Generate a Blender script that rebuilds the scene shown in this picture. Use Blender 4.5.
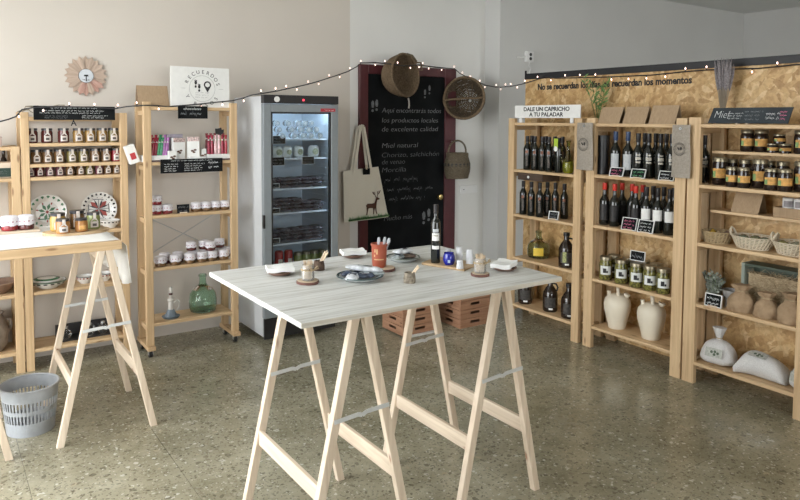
import bpy, bmesh, math, random
from mathutils import Vector, Matrix, noise
random.seed(7)
for _o in list(bpy.data.objects): bpy.data.objects.remove(_o)
scn = bpy.context.scene
COL = scn.collection
PI = math.pi

# ------------------------------------------------------------------ camera
F_PX, CY_PX, EYE = 689.23, 159.36, 1.68
def _axes(yaw, pitch, roll):
    f = Vector((math.sin(yaw)*math.cos(pitch), math.cos(yaw)*math.cos(pitch), -math.sin(pitch)))
    r = Vector((math.cos(yaw), -math.sin(yaw), 0)); d = f.cross(r)
    c, s = math.cos(roll), math.sin(roll)
    return r*c + d*s, d*c - r*s, f
AR, AD, AF = _axes(math.radians(34.226), math.radians(3.354), math.radians(-0.295))
cam = bpy.data.cameras.new('camera'); camo = bpy.data.objects.new('camera', cam); COL.objects.link(camo)
m = Matrix((( AR.x, -AD.x, -AF.x, 0), (AR.y, -AD.y, -AF.y, 0), (AR.z, -AD.z, -AF.z, EYE), (0, 0, 0, 1)))
camo.matrix_world = m
cam.sensor_fit = 'HORIZONTAL'; cam.sensor_width = 36; cam.lens = F_PX*36/800
cam.shift_y = -(250-CY_PX)/800; cam.clip_start = 0.05
scn.camera = camo

# ------------------------------------------------------------------ world, light, exposure
scn.view_settings.view_transform = 'Standard'; scn.view_settings.look = 'None'
scn.view_settings.exposure = 0.05; scn.view_settings.gamma = 1.0
scn.view_settings.use_curve_mapping = False
world = bpy.data.worlds.new('overcast_sky'); scn.world = world; world.use_nodes = True
_bg = world.node_tree.nodes['Background']; _bg.inputs[0].default_value = (0.955, 0.985, 1.0, 1); _bg.inputs[1].default_value = 8.0
ROOM = dict(x0=-1.15, x1=9.05, y0=-2.6, y1=5.35, yb=5.126, zc=3.11)
def portal(name, loc, rot, sx, sy):
    l = bpy.data.lights.new(name, 'AREA'); l.shape = 'RECTANGLE'; l.size = sx; l.size_y = sy; l.cycles.is_portal = True
    o = bpy.data.objects.new(name, l); o.location = loc; o.rotation_euler = rot; COL.objects.link(o)
# openings in the shop front: left side glazing, and the wall behind the photographer
WIN_L = (1.5, 4.8, 0.06, 2.98)     # y0, y1, z0, z1 on the wall x0
WIN_F = (0.2, 2.4, 0.9, 2.9)      # x0, x1, z0, z1 on the wall y0
WIN_ADDED = (5.4, 8.0, 0.9, 2.7)  # unseen opening on the same wall, added to brighten the room behind the partition
portal('daylight_portal', (ROOM['x0']-0.02, (WIN_L[0]+WIN_L[1])/2, (WIN_L[2]+WIN_L[3])/2), (0, -PI/2, 0), WIN_L[3]-WIN_L[2], WIN_L[1]-WIN_L[0])
portal('daylight_portal', ((WIN_F[0]+WIN_F[1])/2, ROOM['y0']-0.02, (WIN_F[2]+WIN_F[3])/2), (PI/2, 0, 0), WIN_F[1]-WIN_F[0], WIN_F[3]-WIN_F[2])
portal('daylight_portal', ((WIN_ADDED[0]+WIN_ADDED[1])/2, ROOM['y0']-0.02, (WIN_ADDED[2]+WIN_ADDED[3])/2), (PI/2, 0, 0), WIN_ADDED[1]-WIN_ADDED[0], WIN_ADDED[3]-WIN_ADDED[2])

# ------------------------------------------------------------------ pixel -> place
def ray(px, py): return AR*((px-400)/F_PX) + AD*((py-CY_PX)/F_PX) + AF
def pz(px, py, z):
    d = ray(px, py); t = (z-EYE)/d.z; return Vector((d.x*t, d.y*t, z))
def pY(px, py, Y):
    d = ray(px, py); t = Y/d.y; return Vector((d.x*t, Y, EYE+d.z*t))
def pX(px, py, X):
    d = ray(px, py); t = X/d.x; return Vector((X, d.y*t, EYE+d.z*t))

# ------------------------------------------------------------------ materials
MATS = {}
def nodes_of(name):
    mt = bpy.data.materials.new(name); mt.use_nodes = True
    nt = mt.node_tree; b = nt.nodes['Principled BSDF']
    return mt, nt, b
def N(nt, t, **kw):
    n = nt.nodes.new(t)
    for k, v in kw.items():
        if k in n.inputs: n.inputs[k].default_value = v
        else: setattr(n, k, v)
    return n
def ramp(nt, stops, interp='LINEAR'):
    r = nt.nodes.new('ShaderNodeValToRGB'); cr = r.color_ramp; cr.interpolation = interp
    while len(cr.elements) < len(stops): cr.elements.new(0.5)
    for e, (p, c) in zip(cr.elements, stops): e.position = p; e.color = (*c, 1)
    return r
def coords(nt, scale, kind='Object', rnd=True):
    tc = N(nt, 'ShaderNodeTexCoord'); mp = N(nt, 'ShaderNodeMapping'); mp.inputs['Scale'].default_value = scale
    nt.links.new(tc.outputs[kind], mp.inputs['Vector'])
    if rnd:
        oi = N(nt, 'ShaderNodeObjectInfo'); mu = N(nt, 'ShaderNodeVectorMath', operation='SCALE'); mu.inputs[0].default_value = (7.3, 11.7, 5.1)
        nt.links.new(oi.outputs['Random'], mu.inputs['Scale']); nt.links.new(mu.outputs[0], mp.inputs['Location'])
    return mp
def bump(nt, b, src, strength=0.2, dist=0.005):
    bp = N(nt, 'ShaderNodeBump'); bp.inputs['Strength'].default_value = strength; bp.inputs['Distance'].default_value = dist
    nt.links.new(src, bp.inputs['Height']); nt.links.new(bp.outputs[0], b.inputs['Normal'])
def flat(name, col, rough=0.5, metal=0.0, var=0.08, vscale=30, spec=0.5, **kw):
    """plain colour with a faint procedural mottling"""
    if name in MATS: return MATS[name]
    mt, nt, b = nodes_of(name)
    mp = coords(nt, (vscale,)*3); nz = N(nt, 'ShaderNodeTexNoise', Scale=1.0, Detail=3.0)
    nt.links.new(mp.outputs[0], nz.inputs['Vector'])
    r = ramp(nt, [(0.3, tuple(c*(1-var) for c in col)), (0.7, tuple(min(1, c*(1+var)) for c in col))])
    nt.links.new(nz.outputs['Fac'], r.inputs[0]); nt.links.new(r.outputs[0], b.inputs['Base Color'])
    b.inputs['Roughness'].default_value = rough; b.inputs['Metallic'].default_value = metal
    b.inputs['Specular IOR Level'].default_value = spec
    for k, v in kw.items(): b.inputs[k.replace('_', ' ')].default_value = v
    MATS[name] = mt; return mt
def wood(name, axis, dark, light, rough=0.55, knots=True, scale=1.0, knot_col=None):
    if name in MATS: return MATS[name]
    mt, nt, b = nodes_of(name)
    sc = [38*scale]*3; sc['xyz'.index(axis)] = 1.6*scale
    mp = coords(nt, sc); nz = N(nt, 'ShaderNodeTexNoise', Scale=1.0, Detail=5.0, Distortion=1.2)
    nt.links.new(mp.outputs[0], nz.inputs['Vector'])
    r = ramp(nt, [(0.32, dark), (0.5, tuple((a+c)/2 for a, c in zip(dark, light))), (0.68, light)])
    nt.links.new(nz.outputs['Fac'], r.inputs[0]); out = r.outputs[0]
    if knots:
        sk = [13*scale]*3; sk['xyz'.index(axis)] = 3.4*scale
        mk = coords(nt, sk); vo = N(nt, 'ShaderNodeTexVoronoi', Scale=1.0)
        nt.links.new(mk.outputs[0], vo.inputs['Vector'])
        rk = ramp(nt, [(0.05, (0.9,)*3), (0.12, (0, 0, 0))]); nt.links.new(vo.outputs['Distance'], rk.inputs[0])
        mx = N(nt, 'ShaderNodeMix', data_type='RGBA'); nt.links.new(rk.outputs[0], mx.inputs['Factor'])
        kc = knot_col or (dark[0]*0.5, dark[1]*0.4, dark[2]*0.35)
        nt.links.new(out, mx.inputs[6]); mx.inputs[7].default_value = (*kc, 1); out = mx.outputs[2]
    nt.links.new(out, b.inputs['Base Color']); b.inputs['Roughness'].default_value = rough
    bump(nt, b, nz.outputs['Fac'], 0.12, 0.002)
    MATS[name] = mt; return mt
def pine(axis): return wood('pine_'+axis, axis, (0.52, 0.35, 0.19), (0.69, 0.50, 0.295))
def raw_pine(axis): return wood('raw_pine_'+axis, axis, (0.60, 0.48, 0.36), (0.76, 0.645, 0.51), scale=0.9, knot_col=(0.33, 0.16, 0.09))
def glassy(name, col, rough=0.03, ior=1.45, trans=1.0):
    if name in MATS: return MATS[name]
    mt, nt, b = nodes_of(name)
    b.inputs['Base Color'].default_value = (*col, 1); b.inputs['Roughness'].default_value = rough
    b.inputs['Transmission Weight'].default_value = trans; b.inputs['IOR'].default_value = ior
    nz = N(nt, 'ShaderNodeTexNoise', Scale=9.0); mp = coords(nt, (1, 1, 1)); nt.links.new(mp.outputs[0], nz.inputs['Vector'])
    bump(nt, b, nz.outputs['Fac'], 0.06, 0.01)
    MATS[name] = mt; return mt
def clear_sheet(name, tint=(1, 1, 1), base=0.06, rough=0.05, body=None, body_w=0.0):
    """thin transparent sheet or wall: transparency, a bit of mirror by fresnel, optional milky body"""
    if name in MATS: return MATS[name]
    mt = bpy.data.materials.new(name); mt.use_nodes = True; nt = mt.node_tree; nt.nodes.remove(nt.nodes['Principled BSDF'])
    tr = N(nt, 'ShaderNodeBsdfTransparent'); tr.inputs[0].default_value = (*tint, 1)
    gl = N(nt, 'ShaderNodeBsdfGlossy'); gl.inputs['Roughness'].default_value = rough
    fr = N(nt, 'ShaderNodeFresnel'); fr.inputs['IOR'].default_value = 1.4
    mx = N(nt, 'ShaderNodeMixShader'); nt.links.new(fr.outputs[0], mx.inputs[0]); nt.links.new(tr.outputs[0], mx.inputs[1]); nt.links.new(gl.outputs[0], mx.inputs[2])
    out = mx.outputs[0]
    if body:
        df = N(nt, 'ShaderNodeBsdfDiffuse'); df.inputs[0].default_value = (*body, 1)
        m2 = N(nt, 'ShaderNodeMixShader'); m2.inputs[0].default_value = body_w
        nt.links.new(out, m2.inputs[1]); nt.links.new(df.outputs[0], m2.inputs[2]); out = m2.outputs[0]
    nt.links.new(out, nt.nodes['Material Output'].inputs[0])
    MATS[name] = mt; return mt
def glow(name, col, strength):
    if name in MATS: return MATS[name]
    mt, nt, b = nodes_of(name); b.inputs['Base Color'].default_value = (*col, 1)
    b.inputs['Emission Color'].default_value = (*col, 1); b.inputs['Emission Strength'].default_value = strength
    MATS[name] = mt; return mt
def plaster(name, col, var=0.03):
    if name in MATS: return MATS[name]
    mt, nt, b = nodes_of(name)
    mp = coords(nt, (1.3,)*3, rnd=False); nz = N(nt, 'ShaderNodeTexNoise', Scale=1.0, Detail=4.0)
    nt.links.new(mp.outputs[0], nz.inputs['Vector'])
    r = ramp(nt, [(0.3, tuple(c*(1-var) for c in col)), (0.7, tuple(c*(1+var) for c in col))]); nt.links.new(nz.outputs['Fac'], r.inputs[0])
    nt.links.new(r.outputs[0], b.inputs['Base Color']); b.inputs['Roughness'].default_value = 0.75
    b.inputs['Specular IOR Level'].default_value = 0.3
    n2 = N(nt, 'ShaderNodeTexNoise', Scale=60.0, Detail=2.0); m2 = coords(nt, (1, 1, 1), rnd=False); nt.links.new(m2.outputs[0], n2.inputs['Vector'])
    bump(nt, b, n2.outputs['Fac'], 0.08, 0.004)
    MATS[name] = mt; return mt
def terrazzo():
    mt, nt, b = nodes_of('terrazzo')
    tc = N(nt, 'ShaderNodeNewGeometry'); base = tc.outputs['Position']
    # slow tone drift
    n0 = N(nt, 'ShaderNodeTexNoise', Scale=1.7, Detail=8.0, Roughness=0.75); nt.links.new(base, n0.inputs['Vector'])
    r0 = ramp(nt, [(0.3, (0.185, 0.168, 0.108)), (0.45, (0.275, 0.255, 0.175)), (0.58, (0.365, 0.342, 0.248)), (0.72, (0.48, 0.455, 0.35))]); nt.links.new(n0.outputs['Fac'], r0.inputs[0])
    out = r0.outputs[0]
    nd = N(nt, 'ShaderNodeTexNoise', Scale=30.0, Detail=2.0); nt.links.new(base, nd.inputs['Vector'])
    mixv = N(nt, 'ShaderNodeMix', data_type='VECTOR'); mixv.inputs['Factor'].default_value = 0.035
    nt.links.new(base, mixv.inputs[4]); nt.links.new(nd.outputs['Color'], mixv.inputs[5])
    for sc, thr, stops in ((26, 0.30, [(0.0, (0.10, 0.085, 0.055)), (0.45, (0.20, 0.17, 0.12)), (0.62, (0.32, 0.29, 0.22)), (0.85, (0.42, 0.36, 0.25)), (0.95, (0.66, 0.63, 0.55))]),
                           (48, 0.36, [(0.0, (0.07, 0.06, 0.04)), (0.30, (0.24, 0.22, 0.16)), (0.5, (0.15, 0.13, 0.085)), (0.66, (0.40, 0.37, 0.29)), (0.86, (0.70, 0.68, 0.60))]),
                           (85, 0.40, [(0.0, (0.09, 0.08, 0.055)), (0.32, (0.33, 0.31, 0.25)), (0.58, (0.16, 0.14, 0.10)), (0.84, (0.62, 0.60, 0.53))])):
        v = N(nt, 'ShaderNodeTexVoronoi', Scale=float(sc)); nt.links.new(mixv.outputs[1], v.inputs['Vector'])
        cr = ramp(nt, stops, 'CONSTANT'); sep = N(nt, 'ShaderNodeSeparateColor'); nt.links.new(v.outputs['Color'], sep.inputs[0]); nt.links.new(sep.outputs[0], cr.inputs[0])
        # size differs per chip: threshold on distance minus a random part
        md = N(nt, 'ShaderNodeMath', operation='MULTIPLY_ADD'); nt.links.new(sep.outputs[1], md.inputs[0]); md.inputs[1].default_value = 0.45; nt.links.new(v.outputs['Distance'], md.inputs[2])
        lt = N(nt, 'ShaderNodeMath', operation='LESS_THAN'); nt.links.new(md.outputs[0], lt.inputs[0]); lt.inputs[1].default_value = thr+0.10
        ml = N(nt, 'ShaderNodeMath', operation='MULTIPLY'); nt.links.new(lt.outputs[0], ml.inputs[0]); ml.inputs[1].default_value = 0.60
        mx = N(nt, 'ShaderNodeMix', data_type='RGBA'); nt.links.new(ml.outputs[0], mx.inputs['Factor'])
        nt.links.new(out, mx.inputs[6]); nt.links.new(cr.outputs[0], mx.inputs[7]); out = mx.outputs[2]
    nt.links.new(out, b.inputs['Base Color'])
    n3 = N(nt, 'ShaderNodeTexNoise', Scale=2.5, Detail=3.0); nt.links.new(base, n3.inputs['Vector'])
    r3 = ramp(nt, [(0.3, (0.14,)*3), (0.7, (0.28,)*3)]); nt.links.new(n3.outputs['Fac'], r3.inputs[0]); nt.links.new(r3.outputs[0], b.inputs['Roughness'])
    MATS['terrazzo'] = mt; return mt
def osb():
    mt, nt, b = nodes_of('osb_board')
    tc = N(nt, 'ShaderNodeNewGeometry'); base = tc.outputs['Position']
    out = None; hsrc = None
    wn = N(nt, 'ShaderNodeTexNoise', Scale=14.0, Detail=3.0); nt.links.new(base, wn.inputs['Vector'])
    wv = N(nt, 'ShaderNodeMix', data_type='VECTOR'); wv.inputs['Factor'].default_value = 0.05; nt.links.new(base, wv.inputs[4]); nt.links.new(wn.outputs['Color'], wv.inputs[5])
    for k, (ang, sx, sy) in enumerate(((0.35, 30, 12), (-0.9, 34, 11), (1.5, 30, 10), (-0.2, 26, 13), (0.95, 38, 12))):
        mp = N(nt, 'ShaderNodeMapping'); mp.vector_type = 'TEXTURE'; mp.inputs['Rotation'].default_value = (ang, 0, 0); mp.inputs['Scale'].default_value = (1, 1/sx, 1/sy); mp.inputs['Location'].default_value = (k*3.1, k*1.7, k*0.9)
        nt.links.new(wv.outputs[1], mp.inputs['Vector'])
        v = N(nt, 'ShaderNodeTexVoronoi', Scale=1.0); nt.links.new(mp.outputs[0], v.inputs['Vector'])
        sep = N(nt, 'ShaderNodeSeparateColor'); nt.links.new(v.outputs['Color'], sep.inputs[0])
        cr = ramp(nt, [(0.0, (0.42, 0.245, 0.095)), (0.3, (0.56, 0.355, 0.155)), (0.65, (0.64, 0.43, 0.20)), (1.0, (0.76, 0.57, 0.32))]); nt.links.new(sep.outputs[k % 3], cr.inputs[0])
        if out is None: out = cr.outputs[0]; hsrc = sep.outputs[0]
        else:
            g = N(nt, 'ShaderNodeMath', operation='GREATER_THAN'); nt.links.new(sep.outputs[(k+1) % 3], g.inputs[0]); g.inputs[1].default_value = 0.66
            g2 = N(nt, 'ShaderNodeMath', operation='MULTIPLY'); nt.links.new(g.outputs[0], g2.inputs[0]); g2.inputs[1].default_value = 0.85
            mx = N(nt, 'ShaderNodeMix', data_type='RGBA'); nt.links.new(g2.outputs[0], mx.inputs['Factor']); nt.links.new(out, mx.inputs[6]); nt.links.new(cr.outputs[0], mx.inputs[7]); out = mx.outputs[2]
    nz = N(nt, 'ShaderNodeTexNoise', Scale=45.0, Detail=4.0); nt.links.new(base, nz.inputs['Vector'])
    mx = N(nt, 'ShaderNodeMix', data_type='RGBA', blend_type='MULTIPLY'); mx.inputs['Factor'].default_value = 0.5
    rz = ramp(nt, [(0.35, (0.6, 0.52, 0.42)), (0.6, (1, 1, 1))]); nt.links.new(nz.outputs['Fac'], rz.inputs[0])
    nt.links.new(out, mx.inputs[6]); nt.links.new(rz.outputs[0], mx.inputs[7])
    nt.links.new(mx.outputs[2], b.inputs['Base Color']); b.inputs['Roughness'].default_value = 0.5
    bump(nt, b, hsrc, 0.25, 0.003)
    MATS['osb_board'] = mt; return mt
def washed_wood():
    mt, nt, b = nodes_of('whitewashed_wood')
    mp = coords(nt, (2.6, 52, 52), rnd=False); nz = N(nt, 'ShaderNodeTexNoise', Scale=1.0, Detail=7.0, Roughness=0.62, Distortion=0.9); nt.links.new(mp.outputs[0], nz.inputs['Vector'])
    r = ramp(nt, [(0.28, (0.42, 0.41, 0.375)), (0.40, (0.62, 0.62, 0.59)), (0.52, (0.74, 0.75, 0.735)), (0.7, (0.83, 0.845, 0.835))]); nt.links.new(nz.outputs['Fac'], r.inputs[0])
    mp2 = coords(nt, (0.9, 7, 7), rnd=False); n2 = N(nt, 'ShaderNodeTexNoise', Scale=1.0, Detail=3.0); nt.links.new(mp2.outputs[0], n2.inputs['Vector'])
    r2 = ramp(nt, [(0.3, (0.82, 0.82, 0.80)), (0.65, (1, 1, 1))]); nt.links.new(n2.outputs['Fac'], r2.inputs[0])
    mx = N(nt, 'ShaderNodeMix', data_type='RGBA', blend_type='MULTIPLY'); mx.inputs['Factor'].default_value = 1.0
    nt.links.new(r.outputs[0], mx.inputs[6]); nt.links.new(r2.outputs[0], mx.inputs[7]); nt.links.new(mx.outputs[2], b.inputs['Base Color'])
    b.inputs['Roughness'].default_value = 0.42; bump(nt, b, nz.outputs['Fac'], 0.1, 0.002)
    MATS['whitewashed_wood'] = mt; return mt
def fibre(name, dark, light, sc=(60, 60, 160), rough=0.8, bstr=0.5):
    if name in MATS: return MATS[name]
    mt, nt, b = nodes_of(name)
    mp = coords(nt, sc); nz = N(nt, 'ShaderNodeTexNoise', Scale=1.0, Detail=4.0); nt.links.new(mp.outputs[0], nz.inputs['Vector'])
    r = ramp(nt, [(0.3, dark), (0.7, light)]); nt.links.new(nz.outputs['Fac'], r.inputs[0]); nt.links.new(r.outputs[0], b.inputs['Base Color'])
    b.inputs['Roughness'].default_value = rough; b.inputs['Specular IOR Level'].default_value = 0.2; bump(nt, b, nz.outputs['Fac'], bstr, 0.004)
    MATS[name] = mt; return mt
M_TERR = terrazzo(); M_OSB = osb(); M_WASH = washed_wood()
M_BLACKBOARD = flat('blackboard', (0.008, 0.009, 0.010), 0.8, var=0.35, vscale=6, spec=0.15)
M_CHALK = flat('chalk', (0.60, 0.62, 0.62), 0.9, var=0.2, vscale=80)
M_FAINT = flat('faint_chalk', (0.17, 0.18, 0.19), 0.9, var=0.3, vscale=60)
M_PINKCHALK = flat('pink_chalk', (0.62, 0.16, 0.28), 0.9)
M_GREENCHALK = flat('green_chalk', (0.14, 0.40, 0.20), 0.9)
M_WHITE = flat('white_paint', (0.80, 0.80, 0.79), 0.45, var=0.02)
M_PAPER = flat('paper_white', (0.80, 0.80, 0.78), 0.8, var=0.03)
M_NAPKIN = flat('napkin', (0.86, 0.87, 0.86), 0.9, var=0.02)
M_INK = flat('black_ink', (0.02, 0.02, 0.022), 0.7, var=0.1)
M_BLACK = flat('black_plastic', (0.015, 0.015, 0.017), 0.4, var=0.1)
M_STEEL = flat('zinc_steel', (0.55, 0.57, 0.58), 0.35, metal=1.0, var=0.05)
M_STRAP = flat('white_metal_strap', (0.66, 0.68, 0.68), 0.4, metal=0.3, var=0.05)
M_BRASS = flat('brass', (0.62, 0.47, 0.20), 0.25, metal=1.0)
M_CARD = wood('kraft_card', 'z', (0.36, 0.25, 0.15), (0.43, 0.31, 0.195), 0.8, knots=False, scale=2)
M_CARDSHADE = flat('kraft_card_shaded', (0.16, 0.105, 0.06), 0.85)  # kraft card darkened to paint in the shade inside the open boxes

# ------------------------------------------------------------------ mesh helpers
class MB:
    def __init__(self): self.v = []; self.f = []
    def add(self, vs, fs):
        o = len(self.v); self.v += [Vector(p) for p in vs]; self.f += [tuple(i+o for i in f) for f in fs]; return self
    def box(self, x0, x1, y0, y1, z0, z1):
        return self.add([(x0,y0,z0),(x1,y0,z0),(x1,y1,z0),(x0,y1,z0),(x0,y0,z1),(x1,y0,z1),(x1,y1,z1),(x0,y1,z1)],
                        [(0,3,2,1),(4,5,6,7),(0,1,5,4),(1,2,6,5),(2,3,7,6),(3,0,4,7)])
    def bar(self, a, b, w, d, up=(0,1,0)):
        """square bar from a to b, w along the side axis, d along up"""
        a, b = Vector(a), Vector(b); t = (b-a).normalized(); u = Vector(up); u = (u - t*u.dot(t)).normalized(); s = t.cross(u)
        vs = []
        for p in (a, b):
            for i, j in ((-1,-1),(1,-1),(1,1),(-1,1)): vs.append(p + s*(i*w/2) + u*(j*d/2))
        return self.add(vs, [(0,3,2,1),(4,5,6,7),(0,1,5,4),(1,2,6,5),(2,3,7,6),(3,0,4,7)])
    def tube(self, pts, r, n=6, closed=False):
        pts = [Vector(p) for p in pts]; k = len(pts); rs = r if isinstance(r, (list, tuple)) else [r]*k
        vs = []; prev = None
        for i, p in enumerate(pts):
            if closed: t = pts[(i+1) % k] - pts[i-1]
            else: t = pts[min(i+1, k-1)] - pts[max(i-1, 0)]
            if t.length < 1e-9: t = Vector((0, 0, 1))
            t.normalize()
            if prev is None:
                a = Vector((0, 0, 1)) if abs(t.z) < 0.9 else Vector((1, 0, 0)); u = (a - t*a.dot(t)).normalized()
            else:
                u = prev - t*prev.dot(t); u = u.normalized() if u.length > 1e-6 else t.orthogonal().normalized()
            prev = u; w = t.cross(u)
            for j in range(n):
                a = 2*PI*j/n; vs.append(p + (u*math.cos(a) + w*math.sin(a))*rs[i])
        fs = []
        for i in range(k if closed else k-1):
            for j in range(n):
                a = i*n+j; b2 = i*n+(j+1) % n; c = ((i+1) % k)*n+(j+1) % n; d = ((i+1) % k)*n+j; fs.append((a, b2, c, d))
        if not closed: fs.append(tuple(reversed(range(n)))); fs.append(tuple(range((k-1)*n, k*n)))
        return self.add(vs, fs)
    def lathe(self, prof, n=20, c=(0,0,0), sx=1.0, sy=1.0):
        """profile [(r,z)...] about z; r=0 ends close the shape"""
        rings = []; vs = []; fs = []
        for r, z in prof:
            if r < 1e-6: rings.append([len(vs)]); vs.append((c[0], c[1], c[2]+z))
            else:
                rings.append(list(range(len(vs), len(vs)+n)))
                for j in range(n):
                    a = 2*PI*j/n; vs.append((c[0]+r*math.cos(a)*sx, c[1]+r*math.sin(a)*sy, c[2]+z))
        for A, Bq in zip(rings, rings[1:]):
            for j in range(n):
                k = (j+1) % n
                if len(A) == 1 and len(Bq) == 1: continue
                if len(A) == 1: fs.append((A[0], Bq[k], Bq[j]))
                elif len(Bq) == 1: fs.append((A[j], A[k], Bq[0]))
                else: fs.append((A[j], A[k], Bq[k], Bq[j]))
        return self.add(vs, fs)
    def cyl(self, r, z0, z1, n=20, c=(0,0,0), r1=None):
        r1 = r if r1 is None else r1
        return self.lathe([(0, z0), (r, z0), (r1, z1), (0, z1)], n, c)
    def patch(self, r, z0, z1, a0, a1, n=8, r1=None):
        """curved label on a cylinder; angles in degrees, -90 is the front"""
        r1 = r if r1 is None else r1; vs = []
        for i in range(n+1):
            a = math.radians(a0 + (a1-a0)*i/n)
            vs += [(r*math.cos(a), r*math.sin(a), z0), (r1*math.cos(a), r1*math.sin(a), z1)]
        return self.add(vs, [(2*i, 2*i+2, 2*i+3, 2*i+1) for i in range(n)])
    def prism(self, pts, y0, y1):
        """outline in xz, extruded along y"""
        n = len(pts); vs = [(x, y0, z) for x, z in pts] + [(x, y1, z) for x, z in pts]
        return self.add(vs, [tuple(range(n)), tuple(reversed(range(n, 2*n)))] + [(i, n+i, n+(i+1) % n, (i+1) % n) for i in range(n)])
    def mesh(self, name, mat, smooth=True, angle=40):
        me = bpy.data.meshes.new(name); me.from_pydata([tuple(p) for p in self.v], [], self.f); me.update()
        bm = bmesh.new(); bm.from_mesh(me); bmesh.ops.recalc_face_normals(bm, faces=bm.faces); bm.to_mesh(me); bm.free()
        if smooth:
            for p in me.polygons: p.use_smooth = True
            me.set_sharp_from_angle(angle=math.radians(angle))
        if mat: me.materials.append(mat)
        return me
    def xf(self, M, start=0):
        for i in range(start, len(self.v)): self.v[i] = M @ self.v[i]
        return self
LABELS = {}
def tagit(o, label=None, cat=None, group=None, kind=None):
    if label:
        n = len(label.split())
        if not 4 <= n <= 16: print('LABEL LENGTH', n, label)
        if label in LABELS and not (group and LABELS[label] == group): print('DUPLICATE LABEL', label)
        LABELS[label] = group; o['label'] = label
    if cat: o['category'] = cat
    if group: o['group'] = group
    if kind: o['kind'] = kind
def obj(name, me, parent=None, loc=(0,0,0), rot=None, bev=0):
    o = bpy.data.objects.new(name, me); COL.objects.link(o); o.location = loc
    if rot is not None: o.rotation_euler = rot if isinstance(rot, (tuple, list)) else (0, 0, rot)
    if parent: o.parent = parent
    if bev:
        b = o.modifiers.new('bevel', 'BEVEL'); b.width = bev; b.segments = 1; b.limit_method = 'ANGLE'
    return o
def thing(name, label, cat, loc=(0,0,0), rz=0, group=None):
    o = obj(name, None, None, loc, rz); o.empty_display_size = 0.05; tagit(o, label, cat, group); return o
def solo(name, me, label, cat, loc=(0,0,0), rz=0, group=None, kind=None, bev=0):
    o = obj(name, me, None, loc, rz, bev); tagit(o, label, cat, group, kind); return o
def boxpart(name, x0, x1, y0, y1, z0, z1, mat, parent=None, bev=0.0015, loc=(0,0,0), rot=None):
    return obj(name, MB().box(x0, x1, y0, y1, z0, z1).mesh(name, mat, False), parent, loc, rot, bev)
CACHE = {}
def cached(key, fn):
    if key not in CACHE: CACHE[key] = fn()
    return CACHE[key]
ORD = ['leftmost', 'second from left', 'third from left', 'fourth from left', 'fifth from left', 'sixth from left', 'seventh from left', 'eighth from left', 'ninth from left', 'tenth from left', 'eleventh from left', 'twelfth from left']
def order(i, n):
    if n > 2 and i == n-1: return 'rightmost'
    if n == 2: return ('left', 'right')[i]
    return ORD[i]

# ------------------------------------------------------------------ text (built-in font, turned into meshes)
def text_mesh(body, size, mat, align='LEFT', extrude=0.0004, shear=0.0, sx=1.0, bold=0.0, spacing=1.0):
    cu = bpy.data.curves.new('lettering', 'FONT'); cu.body = body; cu.size = size; cu.align_x = align; cu.align_y = 'BOTTOM_BASELINE'
    cu.extrude = extrude; cu.shear = shear; cu.offset = bold; cu.space_character = spacing; cu.resolution_u = 3
    ob = bpy.data.objects.new('lettering', cu); me = bpy.data.meshes.new_from_object(ob)
    bpy.data.objects.remove(ob); bpy.data.curves.remove(cu)
    me.materials.clear(); me.materials.append(mat); me.name = 'lettering'
    me.transform(Matrix.Rotation(PI/2, 4, 'X') @ Matrix.Diagonal((sx, 1, 1, 1)))   # stands up, faces -y
    return me
def fit_text(body, width, height, mat, **kw):
    """text standing in xz, baseline at z 0, left edge at x 0, stretched to width; height is the capital height"""
    me = text_mesh(body, height/0.7, mat, **kw)
    xs = [v.co.x for v in me.vertices]; w = max(xs)-min(xs); k = width/w
    me.transform(Matrix.Diagonal((k, 1, 1, 1)) @ Matrix.Translation((-min(xs), 0, 0)))
    return me
def scribble(w, h, rows, mat, seed=0, fill=0.85, thick=None):
    """rows of hand-written chalk squiggles, centred at the origin in xz, facing -y"""
    rnd = random.Random(seed); mb = MB(); lh = h/rows; th = thick or lh*0.09
    for r in range(rows):
        z = h/2 - lh*(r+0.5); x = -w/2 + rnd.random()*w*0.04; end = w/2*(fill if r else 1) - rnd.random()*w*0.12
        while x < end:
            wl = lh*rnd.uniform(0.8, 2.6); wl = min(wl, end-x)
            n = max(4, int(wl/(lh*0.18))); pts = []
            n = max(5, int(wl/(lh*0.11))); up = 1
            for i in range(n+1):
                up = -up; pts.append((x + wl*(i+rnd.uniform(-0.3, 0.3))/n, z - lh*0.04 + lh*(rnd.uniform(0.02, 0.20) if rnd.random() < 0.8 else 0.38)*up))
            vs = []; fs = []
            for i, (a, b) in enumerate(pts): vs += [(a, 0, b-th), (a, 0, b+th)]
            for i in range(n): fs.append((2*i, 2*i+2, 2*i+3, 2*i+1))
            mb.add(vs, fs); x += wl + lh*0.45
    return mb.mesh('handwriting', mat, False)
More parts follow.
